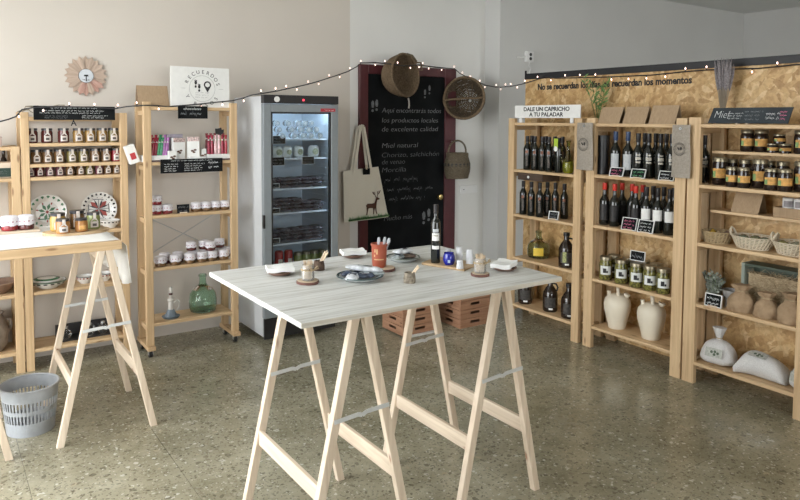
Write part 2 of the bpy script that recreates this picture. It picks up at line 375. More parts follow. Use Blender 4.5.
def chalkboard(name, label, w, h, loc, rz, rows, seed, mat=None, tilt=0.0, stand=True, frame=0.0, heading=None, headmat=None, t=0.006, framecol=None, group=None):
    """small slate: board (> handwriting), frame, foot"""
    r = thing(name, label, 'sign', loc, rz, group)
    b = boxpart('board', -w/2, w/2, 0, t, 0, h, M_BLACKBOARD, r, 0.0008, rot=(-tilt, 0, 0))
    if rows: obj('handwriting', scribble(w*0.86, h*0.8*(0.62 if heading else 1), rows, mat or M_CHALK, seed), b, (0, -0.0012, h*(0.40 if heading else 0.5)))
    if heading:
        obj('lettering', fit_text(heading, w*0.6, h*0.2, headmat or M_CHALK, shear=0.2), b, (-w*0.32, -0.0012, h*0.7))
    if frame:
        fm = framecol or M_WHITE; mb = MB(); e = 0.002
        mb.box(-w/2-frame, w/2+frame, -e, t+e, h, h+frame).box(-w/2-frame, w/2+frame, -e, t+e, -frame*0, frame).box(-w/2-frame, -w/2, -e, t+e, 0, h).box(w/2, w/2+frame, -e, t+e, 0, h)
        obj('frame', mb.mesh('frame', fm, False), r, rot=(-tilt, 0, 0))
    if stand: boxpart('foot', -w*0.3, w*0.3, -0.006, 0.02, 0, 0.008, raw_pine('x'), r, 0.001)
    return r
def disp_blob(fn, nu, nv, name, mat):
    mb = MB(); vs = []; fs = []
    for i in range(nu+1):
        for j in range(nv): vs.append(fn(i/nu, j/nv))
    for i in range(nu):
        for j in range(nv):
            k = (j+1) % nv; fs.append((i*nv+j, i*nv+k, (i+1)*nv+k, (i+1)*nv+j))
    fs.append(tuple(range(nv))); fs.append(tuple(nu*nv+j for j in reversed(range(nv))))
    return mb.add(vs, fs).mesh(name, mat, True, 80)

# ================================================================== THE SETTING
def struct(name, mb, mat, bev=0, parent=None, smooth=False):
    o = obj(name, mb.mesh(name, mat, smooth), parent, bev=bev)
    if not parent: o['kind'] = 'structure'
    return o
X0, X1, Y0, Y1, YB, ZC = (ROOM[k] for k in ('x0', 'x1', 'y0', 'y1', 'yb', 'zc'))
M_BEIGE = plaster('beige_plaster', (0.66, 0.61, 0.55))
M_GREYW = plaster('cool_white_plaster', (0.78, 0.775, 0.75))
M_FARW = plaster('grey_plaster', (0.66, 0.66, 0.645))
M_CEIL = plaster('ceiling_plaster', (0.74, 0.75, 0.74))
M_GROUT = flat('floor_grout', (0.10, 0.095, 0.075), 0.8)
floor = struct('floor', MB().box(X0, X1, Y0, Y1+0.1, -0.12, -0.003), M_GROUT)
TS = 0.617
def tile_mesh(w, d):
    return cached(('tile', round(w, 3), round(d, 3)), lambda: MB().box(0, w, 0, d, -0.03, 0).mesh('tile', M_TERR, False))
i0 = math.floor((X0-0.94)/TS); j0 = math.floor((Y0-1.89)/TS)
for i in range(i0, i0+40):
    xa = 0.94+i*TS; xb = xa+TS-0.002; xa = max(xa, X0); xb = min(xb, 4.30)
    if xb-xa < 0.02: continue
    for j in range(j0, j0+40):
        ya = 1.89+j*TS; yb = ya+TS-0.002; ya = max(ya, Y0); yb = min(yb, Y1)
        if yb-ya < 0.02: continue
        obj('tile', tile_mesh(xb-xa, yb-ya), floor, (xa, ya, 0))
obj('back_room_floor', MB().box(4.302, X1, Y0, Y1, -0.03, 0).mesh('back_room_floor', M_TERR, False), floor)
struct('ceiling', MB().box(X0-0.1, X1+0.1, Y0-0.1, Y1+0.12, ZC, ZC+0.12), M_CEIL)
struct('wall_back', MB().box(X0-0.12, 3.096, Y1, Y1+0.12, 0, ZC), M_BEIGE)
struct('wall_center', MB().box(3.096, 4.675, Y1, Y1+0.12, 0, ZC), M_GREYW)
struct('wall_far', MB().box(4.675, X1+0.12, YB, Y1+0.12, 0, ZC), M_FARW)
struct('wall_right', MB().box(X1, X1+0.12, Y0, YB, 0, ZC), M_FARW)
a, b, c, d = WIN_L
struct('wall_left', MB().box(X0-0.12, X0, Y0, a, 0, ZC).box(X0-0.12, X0, b, Y1, 0, ZC).box(X0-0.12, X0, a, b, 0, c).box(X0-0.12, X0, a, b, d, ZC), M_BEIGE)
mb = MB()
xs = [X0-0.12, WIN_F[0], WIN_F[1], WIN_ADDED[0], WIN_ADDED[1], X1+0.12]
mb.box(xs[0], xs[1], Y0-0.12, Y0, 0, ZC).box(xs[2], xs[3], Y0-0.12, Y0, 0, ZC).box(xs[4], xs[5], Y0-0.12, Y0, 0, ZC)
for wn in (WIN_F, WIN_ADDED): mb.box(wn[0], wn[1], Y0-0.12, Y0, 0, wn[2]).box(wn[0], wn[1], Y0-0.12, Y0, wn[3], ZC)
struct('wall_front', mb, M_GREYW)
M_ALU = flat('window_aluminium', (0.5, 0.51, 0.52), 0.4, metal=0.6)
def window(name, pts, horizontal):
    mb = MB(); p0, p1, z0, z1 = pts; t = 0.05
    for q in (p0, p0+(p1-p0)/3, p0+(p1-p0)*2/3, p1-t):
        if horizontal: mb.box(q, q+t, Y0-0.09, Y0-0.03, z0, z1)
        else: mb.box(X0-0.09, X0-0.03, q, q+t, z0, z1)
    for z in (z0, z1-t):
        if horizontal: mb.box(p0, p1, Y0-0.088, Y0-0.032, z, z+t)
        else: mb.box(X0-0.088, X0-0.032, p0, p1, z, z+t)
    struct(name, mb, M_ALU)
window('window_1', WIN_L, False); window('window_2', WIN_F, True); window('window_3_added', WIN_ADDED, True)
struct('ground', MB().box(-14, 20, -16, Y0-0.13, -0.2, -0.1).box(-14, X0-0.13, Y0-0.13, 14, -0.2, -0.1), flat('pavement', (0.42, 0.41, 0.39), 0.8, var=0.15, vscale=3))

# --- OSB partition with black cap and painted sentence
PX = 4.30
part_w = struct('wall_partition', MB().box(PX, PX+0.018, -1.2, 4.381, 0, 2.075), M_OSB)
boxpart('cap_strip', PX-0.006, PX+0.03, -1.2, 4.386, 2.028, 2.078, flat('black_cap', (0.012, 0.013, 0.016), 0.5), part_w, 0.001)
boxpart('edge_hook', PX-0.006, PX+0.004, 4.37, 4.386, 2.078, 2.105, M_BLACK, part_w, 0.001)
words = 'No se recuerdan los días, se recuerdan los momentos'
lm = fit_text(words, 1.443, 0.050, M_INK, bold=0.0022, extrude=0.001)
obj('lettering', lm, part_w, (PX-0.0015, 4.23, 1.934), -PI/2)

# --- door painted as a blackboard, maroon frame
M_MAROON = flat('maroon_paint', (0.085, 0.018, 0.022), 0.45, var=0.15, vscale=12)
dl, dr = pY(359, 66, 5.33).x, pY(455.5, 70, 5.33).x; dt = 2.168
il, ir = pY(367.5, 80, 5.33).x, pY(444.5, 80, 5.33).x; it = pY(405, 75.5, 5.33).z
door = obj('door_1', None, None, ((dl+dr)/2, 5.35, 0)); door['kind'] = 'structure'; door['label'] = 'chalkboard black door with maroon frame covered in handwriting'
def dloc(x): return x-(dl+dr)/2
fr = obj('door_frame', MB().box(dloc(dl), dloc(il), -0.035, -0.001, 0, dt).box(dloc(ir), dloc(dr), -0.035, -0.001, 0, dt).box(dloc(il), dloc(ir), -0.035, -0.001, it, dt).mesh('door_frame', M_MAROON, False), door, bev=0.003)
leaf = boxpart('door_leaf', dloc(il), dloc(ir), -0.022, -0.001, 0.0, it, M_BLACKBOARD, door, 0)
kp = pY(439, 197, 5.30)
kn = MB().lathe([(0, 0), (0.012, 0), (0.012, 0.02), (0.026, 0.03), (0.032, 0.045), (0.026, 0.062), (0, 0.068)], 16); kn.xf(Matrix.Rotation(PI/2, 4, 'X'))
obj('door_knob', kn.mesh('door_knob', M_BRASS), door, (dloc(kp.x), -0.02, kp.z))
def chalk_line(txt, px0, px1, py, cap=0.045, mat=M_CHALK):
    a = pY(px0, py, 5.327); b2 = pY(px1, py, 5.327)
    obj('handwriting', fit_text(txt, b2.x-a.x, cap, mat, shear=0.15, extrude=0.0006, bold=-0.0011), leaf, (dloc(a.x), -0.0232, a.z))
M_MIDCHALK = flat('mid_chalk', (0.25, 0.26, 0.27), 0.9, var=0.3, vscale=60)
for t, a, b2, y, mt in (('Aquí encontrarás todos', 382, 441, 112.5, M_MIDCHALK), ('los productos locales', 382, 438, 122.5, M_MIDCHALK), ('de excelente calidad', 382, 438, 131.5, M_MIDCHALK),
                    ('Miel natural', 382, 418, 148, M_MIDCHALK), ('Chorizo, salchichón', 382, 439, 157.5, M_FAINT), ('de venao', 382, 405, 164.5, M_FAINT), ('Morcilla', 382, 406, 172.5, M_FAINT),
                    ('Mucho más', 384, 412, 221, M_FAINT)):
    chalk_line(t, a, b2, y, mat=mt)
for k, (a, b2, y) in enumerate(((384, 422, 180), (386, 434, 190), (388, 425, 199.5))):
    p, q = pY(a, y, 5.327), pY(b2, y, 5.327)
    obj('handwriting', scribble(q.x-p.x, 0.075, 1, M_FAINT, 40+k, thick=0.003), leaf, (dloc((p.x+q.x)/2), -0.0232, p.z))
foot = [(0.0, 0.0), (0.018, 0.004), (0.024, 0.03), (0.02, 0.06), (0.006, 0.07), (-0.008, 0.05), (-0.006, 0.02)]
for px, py, s in ((372, 108, 1), (376, 107, 1), (424.5, 95, 0.8), (429, 91, 0.8), (423, 220, 1.2), (428, 217, 1.2)):
    p = pY(px, py, 5.327); mbf = MB(); mbf.add([(x*s, 0, z*s) for x, z in foot], [tuple(range(7))]); mbf.add([(x*s*0.8, 0, -0.012-z*s*0.35) for x, z in foot], [tuple(reversed(range(7)))])
    obj('chalk_footprint', mbf.mesh('chalk_footprint', M_FAINT, False), leaf, (dloc(p.x), -0.0232, p.z))

# --- small fittings on the walls
p = pY(468, 189, 5.35)
r = thing('cable_cover', 'white rectangular blank plate on wall right of black door', 'wall plate', (p.x, 5.35, p.z))
boxpart('plate', -0.11, 0.11, -0.018, -0.001, -0.04, 0.04, M_WHITE, r, 0.003); boxpart('screw_cap', -0.075, -0.065, -0.021, -0.017, -0.004, 0.004, M_BLACK, r, 0)
p = pY(527.5, 57, YB)
r = thing('wall_socket', 'white box with two black sockets high above the partition', 'socket', (p.x, YB, p.z))
boxpart('housing', -0.05, 0.05, -0.045, -0.001, -0.055, 0.055, M_WHITE, r, 0.006)
for z in (0.022, -0.02):
    k = MB().cyl(0.017, 0, 0.004, 16); k.xf(Matrix.Rotation(PI/2, 4, 'X')); obj('socket_hole', k.mesh('socket_hole', M_BLACK), r, (0, -0.044, z))
obj('cable', MB().tube([(0.0, -0.03, -0.05), (-0.015, -0.03, -0.09), (0.02, -0.03, -0.12), (0.005, -0.02, -0.16), (0.03, -0.02, -0.19)], 0.006).mesh('cable', M_WHITE), r)
obj('bracket', MB().tube([(-0.05, -0.02, 0.0), (-0.10, -0.02, -0.015), (-0.16, -0.005, -0.01)], 0.01).mesh('bracket', M_GREYW), r)

# ================================================================== THINGS
def onX(px, X, z):
    py = 200
    for _ in range(4):
        p = pX(px, py, X); py += (p.z-z)*F_PX/((p-Vector((0, 0, EYE))).dot(AF))
    return Vector((X, p.y, z))
def onY(px, Y, z):
    py = 200
    for _ in range(4):
        p = pY(px, py, Y); py += (p.z-z)*F_PX/((p-Vector((0, 0, EYE))).dot(AF))
    return Vector((p.x, Y, z))

# ------------------------------------------------------------------ shelving
def shelving(label, loc, rz, w, dep, h, shelves, pw=0.05, pd=0.035, z0=0.0, casters=False, brace=False, skip_left=False, top_rail=False):
    """local x to the right, y to the back"""
    r = thing('shelving_unit', label, 'shelving unit', loc, rz, 'pine shelving units')
    for x in (0, w-pw):
        for y in (0, dep-pd):
            boxpart('post', x, x+pw, y, y+pd, z0, h, pine('z'), r, 0.002)
        for (z, f, b2) in shelves:
            boxpart('side_rail', x+pw*0.25, x+pw*0.75, pd+0.0005, dep-pd-0.0005, z-0.06, z-0.026, pine('y'), r, 0.001)
        if casters:
            boxpart('foot_beam', x-0.002, x+pw+0.002, -0.03, dep+0.03, z0-0.03, z0-0.0005, pine('y'), r, 0.002)
            for y in (0.02, dep-0.02):
                c = obj('caster', MB().cyl(0.018, z0-0.045, z0-0.031, 12, (x+pw/2, y, 0)).mesh('caster', M_STEEL), r)
                wl = MB().cyl(0.026, -0.011, 0.011, 16); wl.xf(Matrix.Translation((x+pw/2, y, 0.0265)) @ Matrix.Rotation(PI/2, 4, 'Y'))
                obj('wheel', wl.mesh('wheel', M_BLACK), c)
                for q in (-0.016, 0.013): obj('fork', MB().box(x+pw/2+q, x+pw/2+q+0.003, y-0.014, y+0.014, 0.02, z0-0.04).mesh('fork', M_STEEL, False), c)
    for (z, f, b2) in shelves:
        boxpart('shelf', pw*0.8 if f > 0.04 else 0.0+pw*0.999, w-pw*0.999, f, b2, z-0.022, z, pine('x'), r, 0.0015)
    if top_rail: boxpart('top_rail', pw, w-pw, dep-pd, dep-pd+0.018, h-0.06, h-0.03, pine('x'), r, 0.001)
    if brace:
        zs = brace
        for a, b2 in (((pw, zs[0]), (w-pw, zs[1])), ((pw, zs[1]), (w-pw, zs[0]))):
            obj('brace_wire', MB().tube([(a[0], dep+0.002, a[1]), (b2[0], dep+0.002, b2[1])], 0.003, 5).mesh('brace_wire', M_STEEL), r)
    return r
Z1 = (0.142, 0.525, 0.905, 1.285, 1.372, 1.508)
U1F, U1B = 5.06, 5.335
full = lambda zs, d: [(z, 0.004, d-0.004) for z in zs]
shelving('pine shelving unit holding three rows of small labelled jars', (0.478, U1F, 0), 0, 0.657, 0.275, 1.712, full(Z1, 0.275), 0.048, top_rail=True)
shelving('pine shelving unit cut off by the left edge of the photo', (-0.19, U1F, 0), 0, 0.66, 0.275, 1.49, full((0.142, 0.525, 0.905, 1.285, 1.487), 0.275), 0.05)
Z2 = (0.24, 0.63, 1.0, 1.372, 1.755)
U2F, U2B = 4.89, 5.14
shelving('pine shelving unit on black casters left of the fridge', (1.204, U2F, 0), 0, 0.667, 0.25, 1.79, full(Z2, 0.25), 0.05, z0=0.086, casters=True, brace=(0.66, 0.97))
RX = 3.98; RD = 0.30
shelving('pine shelving unit of oil bottles nearest the corner', (RX, 4.247, 0), -PI/2, 0.784, RD, 1.69, full((0.145, 0.54, 0.90, 1.27, 1.655), RD), 0.07)
shelving('middle pine shelving unit with wine bottles against the wood-chip partition', (RX, 3.417, 0), -PI/2, 0.812, RD, 1.695, full((0.165, 0.52, 0.915, 1.283, 1.655), RD), 0.078)
uc = shelving('pine shelving unit with honey jars and white sacks at right', (RX, 2.593, 0), -PI/2, 0.78, RD, 1.70, full((0.143, 0.52, 0.91, 1.278, 1.658), RD), 0.082)
for z, nm in ((1.49, 'half_shelf'), (1.112, 'half_shelf')):
    boxpart(nm, 0.083, 0.697, 0.13, RD-0.036, z-0.018, z, pine('x'), uc, 0.001)
# drawer under the first shelf of the corner unit
pa, pb2 = onX(518.5, RX+0.02, 1.235), onX(543, RX+0.02, 1.235)
r = thing('drawer_box', 'small dark brown drawer with white knob under oil bottle shelf', 'drawer', (RX+0.012, (pa.y+pb2.y)/2, 1.187), -PI/2)
hw = (pa.y-pb2.y)/2
boxpart('case', -hw, hw, 0, 0.2, 0, 0.06, wood('dark_walnut', 'x', (0.055, 0.035, 0.025), (0.10, 0.065, 0.045), knots=False), r, 0.002)
boxpart('drawer_front', -hw+0.008, hw-0.008, -0.006, 0, 0.006, 0.054, MATS['dark_walnut'], r, 0.001)
k = MB().lathe([(0, 0), (0.007, 0), (0.011, 0.012), (0, 0.018)], 12); k.xf(Matrix.Rotation(PI/2, 4, 'X')); obj('knob', k.mesh('knob', M_WHITE), r, (0, -0.006, 0.03))

# ------------------------------------------------------------------ trestle tables
def a_trestle(r, cx, ya, yb, ztop, spread, strap=True):
    for y, s in ((ya, 1), (yb, -1)):
        for sgn in (-1, 1):
            a2 = Vector((cx+sgn*0.0178, y, ztop)); b3 = Vector((cx+sgn*spread, y, 0))
            leg = MB().bar(b3, a2, 0.034, 0.03, (0, 1, 0)); 
            for i, v in enumerate(leg.v):          # cut square to floor and top
                t = (b3-a2); base = v - t*((v.z-(0 if i < 4 else ztop))/t.z); leg.v[i] = base
            obj('leg', leg.mesh('leg', raw_pine('z'), False), r, bev=0.002)
        if strap:
            z = ztop*0.595; k = 0.021+(spread-0.021)*(1-0.595)
            st = MB(); yy = y-0.017*1 - 0.002
            pts = [(cx-k-0.012, z-0.006), (cx-0.018, z+0.001), (cx+0.0, z-0.005), (cx+0.018, z+0.004), (cx+k+0.012, z+0.008)]
            for (xa, za), (xb, zb) in zip(pts, pts[1:]): st.bar((xa, yy, za), (xb, yy, zb), 0.016, 0.003, (0, 1, 0))
            obj('metal_strap', st.mesh('metal_strap', M_STRAP, False), r)
    for sgn in (-1, 1):
        z = 0.31; k = 0.021+(spread-0.021)*(1-z/ztop)
        b = MB().box(cx+sgn*k-0.009, cx+sgn*k+0.009, ya+0.0155, yb-0.0155, z-0.032, z+0.032)
        obj('stretcher', b.mesh('stretcher', raw_pine('y'), False), r, bev=0.002)
        obj('top_bar', MB().box(cx+sgn*0.030-0.009, cx+sgn*0.030+0.009, ya+0.017, yb+0.06, ztop-0.045, ztop-0.0005).mesh('top_bar', raw_pine('y'), False), r, bev=0.002)
TZ = 1.0
t = thing('trestle', 'bare pine trestle under the left end of the whitewashed table', 'trestle', (0, 0, 0), 0, 'pine trestles'); a_trestle(t, 1.30, 2.17, 2.735, TZ-0.02, 0.232)
t = thing('trestle', 'bare pine trestle under the right end of the whitewashed table', 'trestle', (0, 0, 0), 0, 'pine trestles'); a_trestle(t, 2.005, 2.17, 2.735, TZ-0.02, 0.225)
r = thing('table_top', 'whitewashed wood board table top resting on two pine trestles', 'table top')
boxpart('board', 1.0, 2.247, 2.0495, 2.965, TZ-0.02, TZ, M_WASH, r, 0.0015)
boxpart('edge_band', 1.0, 2.247, 2.048, 2.0493, TZ-0.0195, TZ-0.002, wood('weathered_edge', 'x', (0.44, 0.40, 0.33), (0.64, 0.61, 0.54), knots=False), r, 0)
TZ2 = 1.035
t = thing('trestle', 'pine trestle carrying the cloth-covered table at left', 'trestle', (0, 0, 0), 0, 'pine trestles'); a_trestle(t, 0.73, 3.80, 4.37, TZ2-0.045, 0.232)
t = thing('trestle', 'pine trestle mostly outside the left edge beside the grey bin', 'trestle', (0, 0, 0), 0, 'pine trestles'); a_trestle(t, 0.04, 3.80, 4.37, TZ2-0.045, 0.232)
solo('table_top', MB().box(-0.45, 0.812, 3.785, 4.52, TZ2-0.045, TZ2).mesh('table_top', pine('x'), False), 'thick pine board table top under a white cloth at left', 'table top', bev=0.002)
# cloth: flat on the board, falling over the right end in folds
cl = MB(); NX, NY = 26, 30
def cloth_pt(u, v):
    s = u*1.55; y = 3.805 + v*0.70
    if s < 1.262: return (-0.45+s+0.0, y, TZ2+0.0025)
    d = s-1.262
    fold = math.sin(v*15+1)*0.5+math.sin(v*31)*0.3
    dd = d*(1+0.10*math.sin(v*9))
    out = 0.006+0.030*min(1, d/0.05)*0.5+d*(0.07+0.09*fold)
    return (0.812+out, y+0.03*d*math.sin(v*12) + 0.02*d/0.28*(1 if v < 0.1 else 0), TZ2+0.0025-max(0, dd-0.01)*0.86)
vs = [cloth_pt(i/NX if i/NX < 0.81 else i/NX, j/NY) for i in range(NX+1) for j in range(NY+1)]
fs = [(i*(NY+1)+j, (i+1)*(NY+1)+j, (i+1)*(NY+1)+j+1, i*(NY+1)+j+1) for i in range(NX) for j in range(NY)]
M_CLOTH = fibre('white_cotton', (0.78, 0.77, 0.73), (0.85, 0.84, 0.81), (200, 200, 200), 0.9, 0.15)
o = solo('tablecloth', cl.add(vs, fs).mesh('tablecloth', M_CLOTH, True, 80), 'white cotton cloth draped over the right end of the left table', 'tablecloth')
sm = o.modifiers.new('thick', 'SOLIDIFY'); sm.thickness = 0.002; sm.offset = 1

# ------------------------------------------------------------------ fridge
FX0, FX1, FY0, FY1, FH = 2.0, 2.622, 4.71, 5.30, 1.852
fr = thing('display_fridge', 'tall grey glass-door display fridge left of black door', 'fridge', ((FX0+FX1)/2, FY0, 0))
M_FRG = flat('fridge_grey', (0.24, 0.27, 0.29), 0.4, metal=0.0, var=0.03); M_FRW = flat('fridge_white_side', (0.62, 0.64, 0.66), 0.35, var=0.02)
M_FRI = flat('fridge_liner', (0.74, 0.80, 0.86), 0.4, var=0.02)
fw = (FX1-FX0)/2; fd = FY1-FY0
sides = MB().box(-fw+0.006, -fw+0.03, 0.045, fd, 0.05, FH-0.01).box(fw-0.03, fw-0.006, 0.045, fd, 0.05, FH-0.01).box(-fw+0.03, fw-0.03, fd-0.03, fd, 0.05, FH-0.01).box(-fw+0.03, fw-0.03, 0.045, fd-0.03, FH-0.04, FH-0.01).box(-fw+0.03, fw-0.03, 0.045, fd-0.03, 0.05, 0.08)
cab = obj('cabinet', sides.mesh('cabinet', M_FRW, False), fr)
li = MB().box(-fw+0.03, -fw+0.055, 0.06, fd-0.03, 0.2, FH-0.1).box(fw-0.055, fw-0.03, 0.06, fd-0.03, 0.2, FH-0.1).box(-fw+0.055, fw-0.055, fd-0.06, fd-0.03, 0.2, FH-0.1).box(-fw+0.03, fw-0.03, 0.06, fd-0.03, FH-0.1, FH-0.04).box(-fw+0.03, fw-0.03, 0.06, fd-0.03, 0.17, 0.2)
obj('liner', li.mesh('liner', M_FRI, False), cab)
for k in range(22):
    boxpart('shelf_rung', fw-0.061, fw-0.055, 0.10, fd-0.1, 0.45+k*0.056, 0.458+k*0.056, M_FRI, cab, 0)
boxpart('kick_plate', -fw+0.01, fw-0.01, 0.03, 0.044, 0.03, 0.19, M_BLACK, fr, 0.002)
hd = boxpart('top_panel', -fw, fw, -0.004, 0.043, FH-0.062, FH, M_BLACK, fr, 0.002)
k = MB().cyl(0.021, 0, 0.006, 20); k.xf(Matrix.Rotation(PI/2, 4, 'X')); obj('dial', k.mesh('dial', M_WHITE), hd, (-fw+0.105, -0.004, FH-0.032))
k = MB().cyl(0.008, 0, 0.004, 12); k.xf(Matrix.Rotation(PI/2, 4, 'X')); obj('pilot_light', k.mesh('pilot_light', glow('red_pilot', (1.0, 0.05, 0.09), 2.0)), hd, (0.01, -0.004, FH-0.034))
dz0, dz1 = 0.195, FH-0.066
gl, grr, gz0, gz1 = -fw+0.062, fw-0.062, 0.255, 1.727
df = MB().box(-fw, gl, 0, 0.042, dz0, dz1).box(grr, fw, 0, 0.042, dz0, dz1).box(gl, grr, 0, 0.042, dz0, gz0).box(gl, grr, 0, 0.042, gz1, dz1)
dr_ = obj('door', df.mesh('door', M_FRG, False), fr, bev=0.003)
gk = MB().box(gl-0.001, gl+0.012, 0.004, 0.03, gz0, gz1).box(grr-0.012, grr+0.001, 0.004, 0.03, gz0, gz1).box(gl, grr, 0.004, 0.03, gz0, gz0+0.012).box(gl, grr, 0.004, 0.03, gz1-0.012, gz1)
obj('gasket', gk.mesh('gasket', M_BLACK, False), dr_)
obj('glass_pane', MB().add([(gl, 0.012, gz0), (grr, 0.012, gz0), (grr, 0.012, gz1), (gl, 0.012, gz1)], [(0, 1, 2, 3)]).mesh('glass_pane', clear_sheet('fridge_glass', (0.86, 0.93, 0.97)), False), dr_)
boxpart('handle_grip', -fw-0.004, -fw+0.01, -0.004, 0.02, 0.87, 0.97, M_BLACK, dr_, 0.002)
bz = FH-0.108
bd = boxpart('badge', fw-0.155, fw-0.028, -0.004, 0, bz-0.011, bz+0.013, flat('red_badge', (0.45, 0.03, 0.05), 0.4), dr_, 0.001)
obj('lettering', scribble(0.085, 0.016, 1, M_WHITE, 3), bd, (fw-0.08, -0.0045, bz+0.001))
boxpart('lamp_tube', fw-0.040, fw-0.032, 0.0435, 0.058, 0.75, FH-0.13, glow('fridge_lamp', (0.75, 0.88, 1.0), 14.0), fr, 0)
boxpart('lamp_tube', -fw+0.06, fw-0.06, 0.055, 0.075, FH-0.125, FH-0.105, MATS['fridge_lamp'], fr, 0)
FZ = (0.73, 0.965, 1.15, 1.378, 1.525)
for z in FZ:
    boxpart('wire_shelf', -fw+0.058, fw-0.064, 0.075, fd-0.08, z-0.012, z, flat('shelf_wire_white', (0.72, 0.76, 0.80), 0.4), fr, 0)
boxpart('ice_floor', -fw+0.058, fw-0.064, 0.075, fd-0.08, 0.2005, 0.2105, MATS['shelf_wire_white'], fr, 0)
fcx = (FX0+FX1)/2

# ------------------------------------------------------------------ jars and bottles
def spawn(name, label, cat, loc, rz, parts, group=None, scale=None):
    """parts: (name, mesh) or (name, mesh, [(sub name, mesh)...])"""
    r = thing(name, label, cat, loc, rz, group)
    if scale: r.scale = scale
    for p in parts:
        o = obj(p[0], p[1], r)
        if len(p) > 2:
            for q in p[2]: obj(q[0], q[1], o)
    return r
def juice(name, col, rough=0.12): return flat(name, col, rough, var=0.25, vscale=25, spec=0.6)
M_LID = flat('dark_lid', (0.03, 0.03, 0.035), 0.3, var=0.1)
M_GOLDLID = flat('gold_lid', (0.28, 0.245, 0.17), 0.35, metal=0.7)
M_WHITELID = flat('cloth_lid', (0.74, 0.72, 0.76), 0.85, var=0.10, vscale=120)
M_LABEL = flat('label_paper', (0.66, 0.60, 0.55), 0.8, var=0.03)
M_ORANGE = flat('orange_label', (0.62, 0.34, 0.10), 0.7, var=0.35, vscale=40)
M_LGREEN = flat('label_green', (0.22, 0.36, 0.14), 0.7, var=0.3, vscale=60)
M_DKGLASS = flat('dark_bottle_glass', (0.010, 0.012, 0.010), 0.08, var=0.2, spec=0.7)
M_BRGLASS = flat('brown_jug_glass', (0.022, 0.014, 0.010), 0.08, var=0.2, spec=0.7)
COLS = dict(maroon=(0.10, 0.025, 0.022), wine=(0.14, 0.03, 0.03), amber=(0.27, 0.155, 0.04), brown=(0.16, 0.085, 0.035), olive=(0.17, 0.135, 0.045), red=(0.26, 0.02, 0.025), plum=(0.15, 0.055, 0.065), orange=(0.40, 0.18, 0.055), honey=(0.45, 0.29, 0.075), green=(0.24, 0.27, 0.09), dark=(0.022, 0.013, 0.01))
def jar_body(r, h, col):
    return cached(('jb', r, h, col), lambda: MB().lathe([(0, 0), (r*0.85, 0), (r, h*0.06), (r, h*0.72), (r*0.86, h*0.84), (r*0.86, h*0.87)], 16).lathe([(0, h*0.87), (r*0.86, h*0.87)], 16).mesh('glass_body', juice('contents_'+col, COLS[col])))
def jar_lid(r, h, mat):
    return cached(('jl', r, h, mat.name), lambda: MB().lathe([(r*0.86, h*0.84), (r*0.95, h*0.85), (r*0.95, h*0.98), (r*0.9, h), (0, h)], 16).mesh('lid', mat))
def hang_tag(r, h):
    """bottle-shaped paper tag: wide label with a neck running up over the lid"""
    def mk():
        mb = MB(); R = r+0.0025
        mb.patch(R, h*0.12, h*0.48, -122, -58, 6)
        mb.add([(R*math.cos(math.radians(a)), R*math.sin(math.radians(a)), z) for a, z in ((-122, h*0.48), (-58, h*0.48), (-78, h*0.68), (-102, h*0.68))], [(0, 1, 2, 3)])
        mb.patch(R, h*0.68, h*1.0, -102, -78, 2)
        return mb.mesh('paper_tag', M_LABEL, False)
    def pr():
        mb = MB(); R = r+0.0034; mb.patch(R, h*0.2, h*0.36, -106, -74, 4); return mb.mesh('print', flat('label_print', (0.10, 0.085, 0.08), 0.8, var=0.5, vscale=200), False)
    return ('paper_tag', cached(('tag', r, h), mk), [('print', cached(('tagp', r, h), pr))])
def band(r, z0, z1, mat, a0=-160, a1=-20, name='label', n=10, r1=None):
    return cached(('band', r, z0, z1, mat.name, a0, a1, r1), lambda: MB().patch(r+0.0012, z0, z1, a0, a1, n, None if r1 is None else r1+0.0012).mesh(name, mat))
def tag_jar(label, loc, r, h, col, rz=0, group=None, lid=None):
    return spawn('preserve_jar', label, 'jar', loc, rz, [('glass_body', jar_body(r, h, col)), ('lid', jar_lid(r, h, lid or M_LID)), hang_tag(r, h)], group)
COLN = dict(maroon='dark red', wine='wine red', amber='amber', brown='brown', olive='olive brown', red='red', plum='plum', orange='orange', honey='yellow', green='green')
# three rows on the left unit
ROWS = ((1.508, [(32, 'maroon'), (47, 'maroon'), (63.6, 'maroon'), (78.4, 'amber'), (90, 'amber'), (102, 'amber'), (113.3, 'olive')], 0.036, 0.098, 'top'),
        (1.372, [(36.5, 'brown'), (47.6, 'brown'), (59.4, 'brown'), (72, 'olive'), (83.5, 'olive'), (95, 'brown'), (106, 'brown'), (116, 'red')], 0.034, 0.092, 'middle'),
        (1.285, [(31, 'plum'), (40, 'wine'), (50, 'plum'), (60, 'plum'), (70, 'brown'), (80.6, 'brown'), (89.6, 'olive'), (99.2, 'plum'), (107.8, 'brown'), (116.3, 'brown')], 0.027, 0.076, 'bottom'))
for z, items, r0, h, rown in ROWS:
    for i, (px, c) in enumerate(items):
        p = onY(px, 5.14, z)
        tag_jar('%s %s tagged jar in the %s jar row under menu board' % (order(i, len(items)), COLN[c], rown), p, r0, h, c, 0, 'tagged jars on the left unit')
